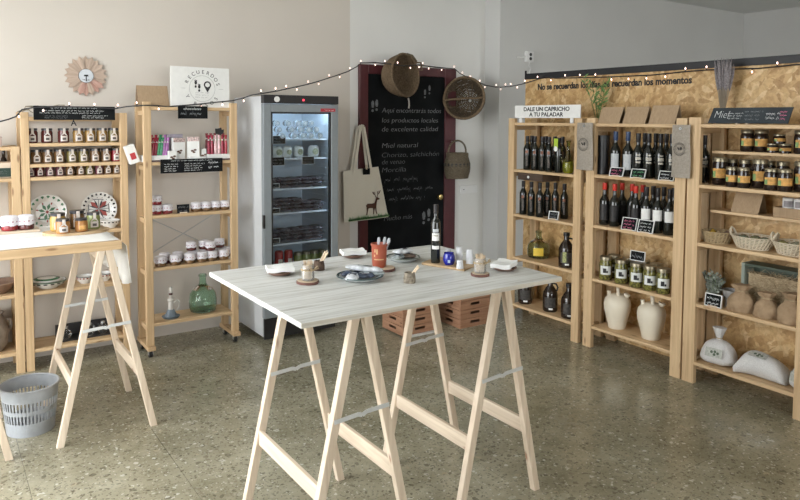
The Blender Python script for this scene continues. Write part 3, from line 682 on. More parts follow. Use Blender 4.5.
# second, partly hidden depth row shows only as darkness between the jars: a back row on the top shelf
# fabric-topped jam jars on the caster unit
def jam_jar(label, loc, rz=0, r=0.036, h=0.068, col='maroon', group='cloth-topped jam jars'):
    def cap():
        mb = MB(); rr = random.Random(5); n = 20
        prof = [(0, h*1.0), (r*0.8, h*0.985), (r*1.03, h*0.93), (r*1.06, h*0.62), (r*1.12, h*0.36)]
        mb.lathe(prof, n)
        for i, v in enumerate(mb.v):
            if i > 2*n: v.x *= 1+0.05*math.sin(i*2.6); v.y *= 1+0.05*math.sin(i*2.6); v.z += h*0.05*math.sin(i*1.7)
        return mb.mesh('cloth_cover', M_WHITELID)
    def pr():
        mb = MB()
        for a in range(-165, -10, 28): mb.patch(r*1.115, h*0.58, h*0.66, a, a+9, 2)
        return mb.mesh('cloth_print', flat('cover_print', (0.35, 0.12, 0.16), 0.9), False)
    return spawn('jam_jar', label, 'jar', loc, rz, [('glass_body', jar_body(r, h, col)), ('cloth_cover', cached(('cap', r, h), cap), [('cloth_print', cached(('capp', r, h), pr))])], group)
YJ = 4.965
row = [(156.6, 0, 'red', 'bottom left jam jar of the three-jar stack on caster unit'), (167.4, 0, 'red', 'red jam jar standing right of the small jar stack'), (156.6, 1, 'red', 'red jam jar on top of the small stack beside slate')]
for px, lv, c, lb in row: jam_jar(lb, onY(px, YJ, 1.0)+Vector((0, 0, lv*0.068)), col=c)
for i, px in enumerate((196, 206, 215.5, 224.7)):
    jam_jar('%s of four white-topped jam jars right of the small slate' % order(i, 4), onY(px, YJ, 1.0), col='brown')
fr_row = [(160.5, 'brown'), (175.5, 'brown'), (190, 'brown'), (202, 'brown'), (212, 'brown'), (223.5, 'brown')]
for i, (px, c) in enumerate(fr_row):
    jam_jar('%s jam jar of the front row above the green demijohn shelf' % order(i, 6), onY(px, 4.945, 0.63), col=c, r=0.038, h=0.075)
bk = [(165, 0), (178, 0), (193.5, 0), (205, 0), (216, 0), (226, 0)]
for i, (px, lv) in enumerate(bk):
    jam_jar('%s jam jar of the back row above the green demijohn shelf' % order(i, 6), onY(px, 5.035, 0.63), col='plum', r=0.038, h=0.075)
for i, (px, yy) in enumerate(((191.5, 5.03), (204, 5.035), (210.5, 4.955), (219.5, 5.035))):
    jam_jar('%s of four jam jars stacked on top of the lower jar rows' % order(i, 4), onY(px, yy, 0.63)+Vector((0, 0, 0.0752)), col='maroon', r=0.036, h=0.068)

# bottles
def bottle_parts(h, r, shoulder=0.62, neck=0.34, glass=None, caps=None, labels=(), n=18, cap_h=0.2):
    glass = glass or M_DKGLASS
    def body():
        nr = r*neck
        return MB().lathe([(0, 0), (r*0.9, 0), (r, h*0.02), (r, h*shoulder*0.93), (r*0.92, h*shoulder), (nr*1.25, h*(shoulder+0.10)), (nr, h*(shoulder+0.16)), (nr, h*0.97), (nr*0.95, h), (0, h)], n).mesh('glass_body', glass)
    parts = [['glass_body', cached(('bb', h, r, shoulder, neck, glass.name), body)]]
    if caps:
        nr = r*neck
        parts.append(('capsule', cached(('bc', h, r, neck, caps.name, cap_h), lambda: MB().lathe([(nr*1.12, h*(1-cap_h)), (nr*1.2, h*(1-cap_h)+0.002), (nr*1.2, h*1.004), (0, h*1.006)], 14).mesh('capsule', caps))))
    for z0, z1, mat, a0, a1 in labels: parts.append(('label', band(r, z0*h, z1*h, mat, a0, a1)))
    return [tuple(p) for p in parts]
M_REDCAP = flat('red_capsule', (0.62, 0.045, 0.03), 0.35); M_BLUECAP = flat('blue_capsule', (0.03, 0.06, 0.14), 0.35); M_BLKCAP = flat('black_capsule', (0.02, 0.018, 0.02), 0.35)
M_OILLBL = flat('oil_label', (0.085, 0.07, 0.06), 0.6, var=0.6, vscale=90); M_OILRED = flat('oil_label_red', (0.24, 0.10, 0.06), 0.6, var=0.4, vscale=90)
M_GOLDL = flat('gold_script', (0.50, 0.47, 0.40), 0.4, var=0.5, vscale=120); M_GREYL = flat('grey_label', (0.50, 0.52, 0.54), 0.7, var=0.08)
RZ = math.radians(-52)
oil = bottle_parts(0.275, 0.031, 0.66, 0.42, None, M_BLKCAP, ((0.12, 0.46, M_OILLBL, -104, -76), (0.49, 0.58, M_OILRED, -108, -72)), cap_h=0.17)
def rowX(name, pxs, X, z, parts, lab, group, cat='bottle', rz=RZ):
    for i, px in enumerate(pxs): spawn(name, lab % order(i, len(pxs)), cat, onX(px, X, z), rz, parts, group)
rowX('oil_bottle', (527, 534.5, 542, 548.7), RX+0.06, 1.27, oil, '%s slim black oil bottle in the front of the highest bottle shelf', 'slim black oil bottles')
rowX('oil_bottle', (531.5, 545.5, 554.5, 562), RX+0.16, 1.27, oil, '%s slim black oil bottle in the back of the highest bottle shelf', 'slim black oil bottles')
rowX('oil_bottle', (523, 531, 539.5), RX+0.05, 0.90, oil, '%s slim oil bottle in front on the second bottle shelf', 'slim black oil bottles')
rowX('oil_bottle', (547, 555, 564), RX+0.14, 0.90, oil, '%s slim oil bottle behind the little slate on second shelf', 'slim black oil bottles')
# square tin with green neck tag, and green cruet
p = onX(558.5, RX+0.05, 1.27)
r = spawn('oil_bottle', 'square black oil bottle with lime green neck tag', 'bottle', p, -PI/2, bottle_parts(0.27, 0.03, 0.72, 0.42, None, M_BLKCAP, (), cap_h=0.14))
boxpart('neck_tag', -0.02, 0.02, -0.036, -0.033, 0.195, 0.265, flat('lime_tag', (0.40, 0.55, 0.05), 0.6), r, 0)
k = MB().cyl(0.02, 0, 0.003, 18); k.xf(Matrix.Translation((0, -0.034, 0.185)) @ Matrix.Rotation(PI/2, 4, 'X')); obj('round_seal', k.mesh('round_seal', M_PAPER), r)
p = onX(568, RX+0.055, 1.27)
cru = MB().lathe([(0, 0.0), (0.03, 0), (0.042, 0.02), (0.045, 0.055), (0.034, 0.10), (0.017, 0.15), (0.012, 0.19), (0.013, 0.235), (0.02, 0.25), (0.017, 0.25), (0.009, 0.235), (0.008, 0.19), (0.0, 0.17)], 20)
r = spawn('oil_cruet', 'green glass oil cruet with long thin spout on bottle shelf', 'cruet', p, -PI/2, [('glass_body', cru.mesh('glass_body', glassy('yellow_green_glass', (0.62, 0.66, 0.30))))])
obj('oil', MB().lathe([(0, 0.004), (0.028, 0.004), (0.039, 0.022), (0.041, 0.05), (0.03, 0.09), (0, 0.09)], 20).mesh('oil', juice('olive_oil', (0.42, 0.40, 0.06))), r)
obj('spout', MB().tube([(-0.03, -0.005, 0.06), (-0.055, -0.01, 0.10), (-0.062, -0.012, 0.15), (-0.05, -0.012, 0.2)], [0.009, 0.007, 0.005, 0.004], 10).mesh('spout', MATS['yellow_green_glass']), r)
chalkboard('price_slate', 'small white-framed slate standing before oil bottles', 0.075, 0.06, onX(553, RX+0.03, 0.90), -PI/2+0.25, 2, 11, tilt=0.25, frame=0.006, mat=M_FAINT)
# small carboy and big brown jugs
def demijohn(name, label, loc, s, mat, rz=0, extra=None):
    def mk():
        prof = [(0, 0.006), (0.10, 0.0), (0.135, 0.012), (0.148, 0.05), (0.150, 0.12), (0.140, 0.175), (0.110, 0.215), (0.065, 0.245), (0.040, 0.268), (0.036, 0.30), (0.036, 0.335), (0.044, 0.338), (0.046, 0.355), (0.040, 0.36),
                (0.033, 0.358), (0.031, 0.30), (0.035, 0.27), (0.060, 0.25), (0.106, 0.22), (0.136, 0.175), (0.146, 0.12), (0.144, 0.05), (0.13, 0.018), (0, 0.012)]
        return MB().lathe([(a*s, b*s) for a, b in prof], 32).mesh('glass_body', mat)
    return spawn(name, label, 'demijohn', loc, rz, [('glass_body', cached((name, s, mat.name), mk))] + (extra or []))
M_GREENGLASS = glassy('demijohn_green', (0.66, 0.86, 0.74)); M_GREYGLASS = glassy('carboy_grey_green', (0.62, 0.68, 0.50))
demijohn('demijohn', 'round green glass demijohn on the lowest shelf of caster unit', onY(203, 5.02, 0.24), 0.67, M_GREENGLASS).scale = (1, 1, 1.16)
demijohn('carboy', 'small pale green carboy with round yellow label in corner unit', onX(538.5, RX+0.15, 0.54), 0.62, M_GREYGLASS, RZ,
         [('label', MB().patch(0.096, 0.03, 0.095, -110, -60, 6).mesh('label', flat('yellow_label', (0.68, 0.48, 0.05), 0.6), True))])
def jug_parts():
    prof = [(0, 0), (0.050, 0), (0.058, 0.008), (0.060, 0.03), (0.060, 0.13), (0.056, 0.155), (0.036, 0.19), (0.021, 0.21), (0.020, 0.24), (0.024, 0.242), (0.024, 0.262), (0, 0.264)]
    return [('glass_body', cached('jug', lambda: MB().lathe(prof, 22).mesh('glass_body', M_BRGLASS))), ('cap', cached('jugcap', lambda: MB().cyl(0.025, 0.243, 0.268, 16).mesh('cap', M_BLACK))),
            ('handle', cached('jugh', lambda: MB().tube([(0.02, 0, 0.225), (0.045, 0, 0.222), (0.058, 0, 0.195), (0.050, 0, 0.165)], 0.007, 8).mesh('handle', M_BLACK))),
            ('label', band(0.060, 0.04, 0.12, flat('jug_label', (0.05, 0.045, 0.04), 0.6, var=0.5, vscale=60), -130, -40)), ('price_sticker', cached('jugst', lambda: MB().patch(0.0618, 0.022, 0.036, -95, -65, 4).mesh('price_sticker', M_PAPER)))]
spawn('oil_jug', 'brown oil jug with yellow green script beside the carboy', 'jug', onX(566, RX+0.07, 0.54), RZ, jug_parts() + [('script', MB().patch(0.0622, 0.045, 0.125, -112, -85, 5).mesh('script', flat('jug_script', (0.32, 0.34, 0.14), 0.6, var=0.6, vscale=90)))])
for i, px in enumerate((525, 550, 568.5)):
    spawn('oil_jug', '%s dark oil jug on the lowest shelf of the corner unit' % ('left', 'middle', 'right')[i], 'jug', onX(px, RX+(0.10, 0.10, 0.08)[i], 0.145), RZ, jug_parts(), 'dark oil jugs')
# wine shelf 1
p = onX(603, RX+0.10, 1.283)
spawn('gift_tube', 'plain black gift tube at the left of the wine shelf', 'tube', p, RZ, [('tube', MB().cyl(0.042, 0, 0.255, 24).mesh('tube', M_BLACK)), ('tube_cap', MB().cyl(0.0435, 0.2552, 0.285, 24).mesh('tube_cap', M_BLACK))])
wineA = bottle_parts(0.315, 0.0375, 0.60, 0.37, None, M_BLUECAP, ((0.15, 0.50, M_GREYL, -140, -55),), cap_h=0.2)
wineB = bottle_parts(0.305, 0.036, 0.60, 0.37, None, M_BLKCAP, ((0.33, 0.37, M_GOLDL, -115, -65), (0.40, 0.47, M_GOLDL, -120, -60), (0.5, 0.53, M_GOLDL, -112, -68)), cap_h=0.2)
rowX('wine_bottle', (615, 627.3), RX+0.088, 1.283, wineA, '%s wine bottle with blue capsule and pale label', 'wine bottles')
rowX('wine_bottle', (637.5, 648, 660), RX+0.088, 1.283, wineB, '%s black wine bottle with gold script on the upper wine shelf', 'wine bottles')
rowX('wine_bottle', (644, 655, 665.5), RX+0.185, 1.283, wineB, '%s black wine bottle at the back of the upper wine shelf', 'wine bottles')
spawn('wine_bottle', 'black wine bottle half hidden behind the grey felt bag', 'bottle', onX(671, RX+0.088, 1.283), RZ, wineB, 'wine bottles')
for px, sd, mt, lb, hm in ((615.5, 21, M_PINKCHALK, 'slate with pink writing under the blue capsule bottles', 1), (637, 22, M_GREENCHALK, 'slate with green writing on the upper wine shelf', 1), (665.5, 23, M_CHALK, 'slate tucked beneath the right grey felt bag', 1)):
    chalkboard('price_slate', lb, 0.10, 0.062, onX(px, RX+0.010, 1.283), -PI/2+0.08, 2, sd, mt, tilt=0.35, frame=0.005)
wineR = bottle_parts(0.305, 0.0365, 0.60, 0.37, None, M_REDCAP, ((0.12, 0.5, flat('dark_label', (0.014, 0.012, 0.012), 0.5, var=0.5, vscale=70), -140, -40),), cap_h=0.16)
wineW = bottle_parts(0.305, 0.0375, 0.60, 0.37, None, M_BLKCAP, ((0.28, 0.52, M_PAPER, -145, -45),), cap_h=0.2)
rowX('wine_bottle', (604, 614, 635), RX+0.088, 0.915, wineR, '%s red-capsule wine bottle in the front row of lower wine shelf', 'wine bottles')
rowX('wine_bottle', (621.5, 631.5, 642), RX+0.185, 0.915, wineR, '%s red-capsule wine bottle in the back row of lower wine shelf', 'wine bottles')
rowX('wine_bottle', (645.5, 657, 669), RX+0.088, 0.915, wineW, '%s wine bottle with white label on the lower wine shelf', 'wine bottles')
rowX('wine_bottle', (652.5, 663, 673), RX+0.185, 0.915, wineW, '%s white-labelled wine bottle standing in the second row', 'wine bottles')
for px, sd, mt, lb, X in ((628, 24, M_PINKCHALK, 'slate with pink writing below the red capsule bottles', 0.028), (644.5, 25, M_CHALK, 'slate with white writing below the white-labelled bottles', 0.026)):
    chalkboard('price_slate', lb, 0.105, 0.085, onX(px, RX+0.010, 0.915), -PI/2+0.1, 3, sd, mt, tilt=0.3, frame=0.005)
# olive jars
def olive_parts():
    r, h = 0.046, 0.170
    def cont():
        return MB().lathe([(0, 0.002), (r*0.9, 0.002), (r, h*0.06), (r, h*0.70), (r*0.86, h*0.83), (r*0.86, h*0.87), (0, h*0.87)], 18).mesh('glass_body', olive_mat())
    return [('glass_body', cached('ol', cont)), ('lid', jar_lid(r, h, M_GOLDLID)), ('label', band(r, h*0.25, h*0.62, flat('white_round_label', (0.72, 0.74, 0.72), 0.7), -140, -40), [('print', cached('olp', lambda: MB().patch(r+0.0025, h*0.33, h*0.52, -112, -85, 4).patch(r+0.0025, h*0.33, h*0.42, -84, -70, 3).mesh('print', M_INK, False)))])]
def olive_mat():
    mt, nt, b = nodes_of('green_olives')
    mp = coords(nt, (75, 75, 60)); v = N(nt, 'ShaderNodeTexVoronoi', Scale=1.0); nt.links.new(mp.outputs[0], v.inputs['Vector'])
    r = ramp(nt, [(0.0, (0.30, 0.28, 0.07)), (0.5, (0.17, 0.16, 0.045)), (0.8, (0.05, 0.045, 0.02))]); nt.links.new(v.outputs['Distance'], r.inputs[0]); nt.links.new(r.outputs[0], b.inputs['Base Color']); b.inputs['Roughness'].default_value = 0.12
    bump(nt, b, v.outputs['Distance'], -0.3, 0.01); return mt
rowX('olive_jar', (605.5, 621, 636, 649.5, 663), RX+0.06, 0.52, olive_parts(), '%s of five front olive jars with white labels', 'olive jars', 'jar')
rowX('olive_jar', (613.5, 628.5, 643, 656), RX+0.16, 0.52, olive_parts(), '%s olive jar in the hidden back row', 'olive jars', 'jar')
p = onX(636.5, RX+0.10, 0.52)
r = chalkboard('price_slate', 'blank slate held above the olive jars', 0.105, 0.065, p+Vector((0, 0, 0.172)), -PI/2+0.1, 1, 28, M_FAINT, tilt=0.12, frame=0.005, stand=False)
# botijo jugs
def botijo(label, loc, rz):
    body = [(0, 0), (0.058, 0), (0.063, 0.006), (0.068, 0.04), (0.081, 0.09), (0.093, 0.135), (0.097, 0.175), (0.090, 0.208), (0.070, 0.232), (0.048, 0.246), (0.030, 0.25), (0, 0.25)]
    M = flat('cream_clay', (0.76, 0.69, 0.56), 0.55, var=0.04, vscale=10)
    r = spawn('botijo_jug', label, 'jug', loc, rz, [('body', cached('botijo', lambda: MB().lathe(body, 28).mesh('body', M)))], 'cream clay jugs')
    obj('handle', cached('bothandle', lambda: MB().tube([(0.006, -0.030, 0.238), (0.004, -0.034, 0.275), (0.002, -0.022, 0.30), (0.0, 0.0, 0.308), (0.002, 0.022, 0.30), (0.004, 0.034, 0.275), (0.006, 0.030, 0.238)], [0.013, 0.012, 0.012, 0.012, 0.012, 0.012, 0.013], 10).mesh('handle', M)), r)
    obj('filler_neck', cached('botfill', lambda: MB().lathe([(0.022, -0.01), (0.018, 0.012), (0.026, 0.030), (0.021, 0.030), (0.012, 0.01)], 16, (0, 0, 0)).xf(Matrix.Translation((0.058, -0.01, 0.228)) @ Matrix.Rotation(0.35, 4, 'Y')).mesh('filler_neck', M)), r)
    obj('spout', cached('botsp', lambda: MB().tube([(-0.052, 0, 0.225), (-0.060, 0, 0.25), (-0.060, 0, 0.268)], [0.020, 0.012, 0.014], 12).mesh('spout', M)), r)
botijo('left cream clay drinking jug on the lowest shelf of middle unit', onX(616.8, RX+0.13, 0.165), RZ)
botijo('right cream clay drinking jug on the lowest shelf of middle unit', onX(650.8, RX+0.125, 0.165), RZ)

# ------------------------------------------------------------------ left wall: boards, flower, crockery
a1, b1 = pY(33.5, 115, 5.045), pY(115, 115, 5.045)
w1 = b1.x-a1.x
r = thing('menu_board', 'long black chalkboard with rows of white writing above tagged jars', 'sign', ((a1.x+b1.x)/2, 5.042, 1.662))
bo = boxpart('board', -w1/2, w1/2, 0, 0.010, 0, 0.092, M_BLACKBOARD, r, 0.001)
obj('handwriting', scribble(w1*0.62, 0.016, 1, M_CHALK, 51), bo, (0.0, -0.001, 0.08))
obj('handwriting', scribble(w1*0.80, 0.03, 2, M_CHALK, 52, fill=0.95), bo, (-0.02, -0.001, 0.054))
obj('handwriting', scribble(w1*0.32, 0.026, 2, M_FAINT, 53), bo, (-w1*0.22, -0.001, 0.02)); obj('handwriting', scribble(w1*0.34, 0.026, 2, M_CHALK, 54), bo, (w1*0.24, -0.001, 0.022))
p = pY(73.5, 124, 5.05)
solo('bow_clip', MB().bar((-0.014, 0, -0.03), (0.001, 0, 0.008), 0.007, 0.004).bar((0.016, 0, -0.03), (-0.001, 0, 0.008), 0.007, 0.004).bar((-0.01, 0.001, -0.016), (0.012, 0.001, -0.016), 0.006, 0.003).mesh('bow_clip', M_BLACK, False), 'small black peg hanging below the long menu board', 'clip', (p.x, 5.047, 1.653))
# dry twig garland on the top of the left unit
rr = random.Random(3); mb = MB()
for k in range(16):
    x = rr.uniform(0.48, 0.72) if k < 11 else rr.uniform(0.6, 0.92); y = rr.uniform(5.12, 5.26); z = 1.73+rr.uniform(-0.02, 0.02); pts = []
    d = Vector((rr.uniform(-1, 1), rr.uniform(-.3, .3), rr.uniform(-.15, .15)))*0.05; q = Vector((x, y, z))
    for i in range(5): pts.append(q.copy()); q += d*rr.uniform(0.5, 1) + Vector((0, 0, rr.uniform(-0.014, 0.015)))
    mb.tube(pts, 0.003, 4)
mb.tube([(0.50, 5.2, 1.715), (0.56, 5.2, 1.745), (0.70, 5.2, 1.752), (0.86, 5.2, 1.748), (0.99, 5.2, 1.74)], 0.004, 5)
mb.tube([(0.50, 5.19, 1.713), (0.505, 5.15, 1.72), (0.52, 5.15, 1.75), (0.60, 5.2, 1.755)], 0.004, 5)
solo('twig_garland', mb.mesh('twig_garland', fibre('dry_twig', (0.22, 0.18, 0.13), (0.42, 0.37, 0.29))), 'dry twig garland lying on top behind the long menu board', 'garland')

# daisy made of wood petals with a tiny clock-like centre
fc = pY(85.5, 76, 5.35); r = thing('flower_ornament', 'round daisy ornament of pale wooden petals on beige wall', 'ornament', (fc.x, 5.35, fc.z))
M_PET = wood('petal_wood', 'z', (0.40, 0.30, 0.23), (0.58, 0.45, 0.36), knots=False); M_PET2 = wood('petal_wood_pink', 'z', (0.45, 0.24, 0.19), (0.58, 0.38, 0.31), knots=False)
def petal(mat):
    pts = [(-0.008, 0.045), (-0.018, 0.09), (-0.021, 0.115), (-0.012, 0.125), (0.0, 0.143), (0.012, 0.125), (0.021, 0.115), (0.018, 0.09), (0.008, 0.045)]
    return MB().prism(pts, -0.009, 0.0).mesh('petal', mat, False)
pm, pm2 = petal(M_PET), petal(M_PET2)
for k in range(20):
    o = obj('petal', pm2 if k in (7, 8, 10, 11) else pm, r, (0, -0.004-0.006*(k % 2), 0), (0, 2*PI*k/20, 0))
k = MB().cyl(0.048, 0, 0.02, 24); k.xf(Matrix.Rotation(PI/2, 4, 'X')); ce = obj('centre_disc', k.mesh('centre_disc', flat('pale_blue_disc', (0.62, 0.66, 0.70), 0.5)), r, (0, -0.006, 0))
k = MB().cyl(0.05, 0, 0.017, 24); k.xf(Matrix.Rotation(PI/2, 4, 'X')); obj('centre_rim', k.mesh('centre_rim', M_BLACK), ce)
tr = MB(); tr.add([(-0.004, 0, -0.04), (0.004, 0, -0.04), (0.003, 0, 0.0), (-0.003, 0, 0.0)], [(0, 1, 2, 3)]); tr.add([(-0.016, 0, -0.006), (0.016, 0, -0.006), (0.012, 0, 0.006), (-0.012, 0, 0.006)], [(0, 1, 2, 3)]); tr.add([(-0.03, 0, -0.03), (-0.008, 0, -0.034), (-0.008, 0, -0.028)], [(0, 1, 2)]); tr.add([(0.03, 0, -0.03), (0.008, 0, -0.034), (0.008, 0, -0.028)], [(0, 2, 1)])
obj('painted_tree', tr.mesh('painted_tree', M_INK, False), ce, (0, -0.0215, 0.002))

# standing plates
M_CERAM = flat('cream_ceramic', (0.72, 0.71, 0.68), 0.15, var=0.03, spec=0.6); M_PGREEN = flat('plate_green', (0.06, 0.16, 0.08), 0.2); M_PRED = flat('plate_red', (0.28, 0.05, 0.04), 0.2); M_PBLACK = flat('plate_black', (0.03, 0.03, 0.035), 0.2)
def plate_mesh(R): return cached(('plate', R), lambda: MB().lathe([(0, 0.0), (R*0.62, 0.0), (R*0.72, 0.012), (R, 0.024), (R*0.99, 0.029), (R*0.7, 0.018), (R*0.6, 0.006), (0, 0.006)], 36).mesh('dish', M_CERAM))
def ring_marks(mb, rad, n, w, l, z, rot=0.0, diamond=False):
    for k in range(n):
        a = 2*PI*k/n+rot; c, s = math.cos(a), math.sin(a)
        pts = [(-l, 0), (0, -w), (l, 0), (0, w)] if diamond else [(-l, -w), (l, -w), (l, w), (-l, w)]
        mb.add([((rad+u)*c - v*s, (rad+u)*s + v*c, z) for u, v in pts], [(0, 1, 2, 3)])
def plate_stand(label, px, py, R, kind):
    p = pY(px, py, 5.29); r = thing('painted_plate', label, 'plate', (p.x, 5.283, 0.905), 0, 'painted plates standing on the shelf')
    hold = obj('dish', plate_mesh(R), r, (0, 0, R*0.985), (PI/2-0.2, 0, 0))
    g = MB(); rd = MB(); bk = MB()
    if kind == 0:
        ring_marks(g, R*0.86, 18, R*0.09, R*0.11, 0.0262, 0.1, True); ring_marks(g, R*0.30, 8, R*0.09, R*0.20, 0.0075, 0.5, True); ring_marks(rd, R*0.52, 7, R*0.05, R*0.09, 0.0085, 0.2, True); ring_marks(rd, 0.0, 1, R*0.1, R*0.1, 0.008, 0, True)
        g.add([(-R*0.5, -R*0.42, 0.0085), (R*0.5, -R*0.42, 0.0085), (R*0.5, -R*0.36, 0.0085), (-R*0.5, -R*0.36, 0.0085)], [(0, 1, 2, 3)])
    else:
        ring_marks(bk, R*0.86, 22, R*0.05, R*0.07, 0.0262); ring_marks(rd, R*0.34, 4, R*0.17, R*0.30, 0.0075, PI/4, True); ring_marks(bk, R*0.34, 8, R*0.05, R*0.28, 0.0079, PI/8, True); ring_marks(bk, R*0.70, 16, R*0.035, R*0.05, 0.0175, 0.1, True)
        q = R*0.56
        for sx, sy, ex, ey in ((-q, -q, q, -q), (q, -q, q, q), (q, q, -q, q), (-q, q, -q, -q)):
            bk.bar((sx, sy, 0.008), (ex, ey, 0.008), 0.004, 0.004, (0, 0, 1))
        for k in range(4):
            a = k*PI/2; bk.bar((0, 0, 0.0075), (math.cos(a)*q, math.sin(a)*q, 0.0075), 0.003, 0.003, (0, 0, 1))
    if g.v: obj('painted_leaves', g.mesh('painted_leaves', M_PGREEN, False), hold)
    if rd.v: obj('painted_petals', rd.mesh('painted_petals', M_PRED, False), hold)
    if bk.v: obj('painted_lines', bk.mesh('painted_lines', M_PBLACK, False), hold)
plate_stand('standing plate with green leaves and red flowers behind left table', 47, 213, 0.122, 0)
plate_stand('standing plate with red and black star pattern behind left table', 98.5, 211, 0.121, 1)
def bowl(label, loc, R, h, mat, trim=None, rim=None, name='bowl', group=None):
    def mk(): return MB().lathe([(0, 0), (R*0.5, 0), (R*0.52, h*0.08), (R*0.85, h*0.5), (R, h), (R*0.96, h), (R*0.8, h*0.52), (R*0.45, h*0.12), (0, h*0.1)], 28).mesh('bowl_body', mat)
    r = spawn(name, label, 'bowl', loc, 0, [('bowl_body', cached(('bowl', R, h, mat.name), mk))], group)
    if trim:
        mb = MB()
        for k in range(16):
            a = 360*k/16; mb.patch(R*0.945, h*0.70, h*0.86, a, a+12, 2, R*0.99)
        obj('painted_band', mb.mesh('painted_band', trim, False), r)
    if rim: obj('painted_rim', MB().lathe([(R*0.955, h*1.002), (R*1.005, h*1.002), (R*1.005, h*0.93)], 28).mesh('painted_rim', rim), r)
    return r
bowl('small striped bowl on the plate shelf right of star plate', onY(110, 5.14, 0.905), 0.068, 0.055, M_CERAM, M_PBLACK)
bowl('wide white dish with green rim on shelf below the plates', onY(48.5, 5.17, 0.525), 0.112, 0.05, M_CERAM, M_PBLACK, M_PGREEN)
r = spawn('dish_lid', 'green edged white lid lying on the wide dish', 'lid', onY(47, 5.17, 0.525)+Vector((0, 0, 0.05)), 0, [('lid_body', MB().lathe([(0.085, 0.001), (0.09, 0.003), (0.075, 0.012), (0.045, 0.02), (0.0, 0.022)], 28).mesh('lid_body', M_CERAM))])
obj('painted_ring', MB().lathe([(0.06, 0.0168), (0.08, 0.0108), (0.0815, 0.0128), (0.06, 0.0185)], 28).mesh('painted_ring', M_PGREEN), r)
bowl('left of two small dark-rimmed bowls on shelf behind trestle legs', onY(85, 5.17, 0.525), 0.06, 0.052, M_CERAM, M_PRED, M_PBLACK, group='small bowls')
bowl('right of two small dark-rimmed bowls on shelf behind trestle legs', onY(104, 5.17, 0.525), 0.06, 0.058, M_CERAM, M_PRED, M_PBLACK, group='small bowls')
# black rack of glass floats at the bottom
p0, p1 = onY(56, 5.25, 0.142), onY(112, 5.25, 0.142)
r = thing('black_tray', 'low black tray behind glass balls on the lowest shelf', 'tray', ((p0.x+p1.x)/2, 5.22, 0.142))
hw = (p1.x-p0.x)/2
boxpart('tray_back', -hw, hw, 0.05, 0.06, 0, 0.085, M_BLACK, r, 0.001); boxpart('tray_base', -hw, hw, -0.09, 0.049, 0, 0.008, M_BLACK, r, 0.001)
for i, px in enumerate((66, 90, 103)):
    q = onY(px, 5.17, 0.15)
    spawn('glass_ball', ('left', 'middle', 'right')[i]+' clear glass ball standing in the black tray', 'glass', q+Vector((0, 0, 0.0003)), 0, [('bulb', cached('gball', lambda: MB().lathe([(0, 0), (0.014, 0.0), (0.03, 0.012), (0.036, 0.034), (0.03, 0.056), (0.015, 0.066), (0.013, 0.075), (0, 0.075)], 20).mesh('bulb', glassy('clear_glass', (0.9, 0.92, 0.92))))), ('stopper', cached('gstop', lambda: MB().cyl(0.014, 0.0752, 0.085, 12).mesh('stopper', M_STEEL)))], 'glass balls')
# things on the cut-off unit
r = thing('wood_box', 'pale wooden box with dark green chalk front at left edge', 'box', (0.30, 5.10, 1.285))
boxpart('box_body', -0.16, 0.13, 0.02, 0.16, 0, 0.10, raw_pine('x'), r, 0.002)
bo = boxpart('chalk_front', -0.14, 0.145, 0.0, 0.012, 0.01, 0.065, flat('green_chalkboard', (0.015, 0.04, 0.03), 0.7), r, 0.001)
obj('handwriting', scribble(0.2, 0.03, 2, M_FAINT, 61), bo, (0.02, -0.001, 0.038))
r = thing('gift_box', 'small pinkish card box on top at left edge', 'box', (0.33, 5.15, 1.487)); boxpart('box_body', -0.1, 0.045, -0.04, 0.06, 0, 0.055, flat('pink_card', (0.46, 0.35, 0.30), 0.8), r, 0.002); boxpart('box_lid', -0.102, 0.047, -0.042, 0.062, 0.0555, 0.066, MATS['pink_card'], r, 0.002)
boxpart_r = thing('cordial_bottle', 'dark narrow bottle standing beside the cut-off unit post', 'bottle', (0.395, 5.285, 1.285))
obj('glass_body', MB().lathe([(0, 0), (0.022, 0), (0.022, 0.10), (0.01, 0.13), (0.01, 0.165), (0, 0.165)], 14).mesh('glass_body', M_BRGLASS), boxpart_r); obj('cap', MB().cyl(0.011, 0.1652, 0.175, 12).mesh('cap', M_BLACK), boxpart_r)
bowl('brown clay bowl on the cut-off shelving unit', (0.335, 5.19, 0.525), 0.12, 0.075, flat('brown_clay', (0.20, 0.12, 0.08), 0.5, var=0.2), None, flat('brown_clay_rim', (0.30, 0.20, 0.14), 0.5), name='clay_bowl')
r = spawn('clay_crock', 'grey brown clay crock low on the cut-off shelving unit', 'crock', (0.27, 5.2, 0.142), 0, [('crock_body', MB().lathe([(0, 0), (0.09, 0), (0.115, 0.04), (0.125, 0.14), (0.10, 0.21), (0.085, 0.235), (0.098, 0.25), (0.085, 0.25), (0.075, 0.23), (0.10, 0.14), (0, 0.02)], 28).mesh('crock_body', fibre('rough_clay', (0.20, 0.16, 0.13), (0.36, 0.31, 0.26), (20, 20, 20), 0.8, 0.2)))])
obj('handle', MB().tube([(0.098, 0, 0.2), (0.13, 0, 0.195), (0.135, 0, 0.15), (0.122, 0, 0.12)], 0.011, 8).mesh('handle', MATS['rough_clay']), r)

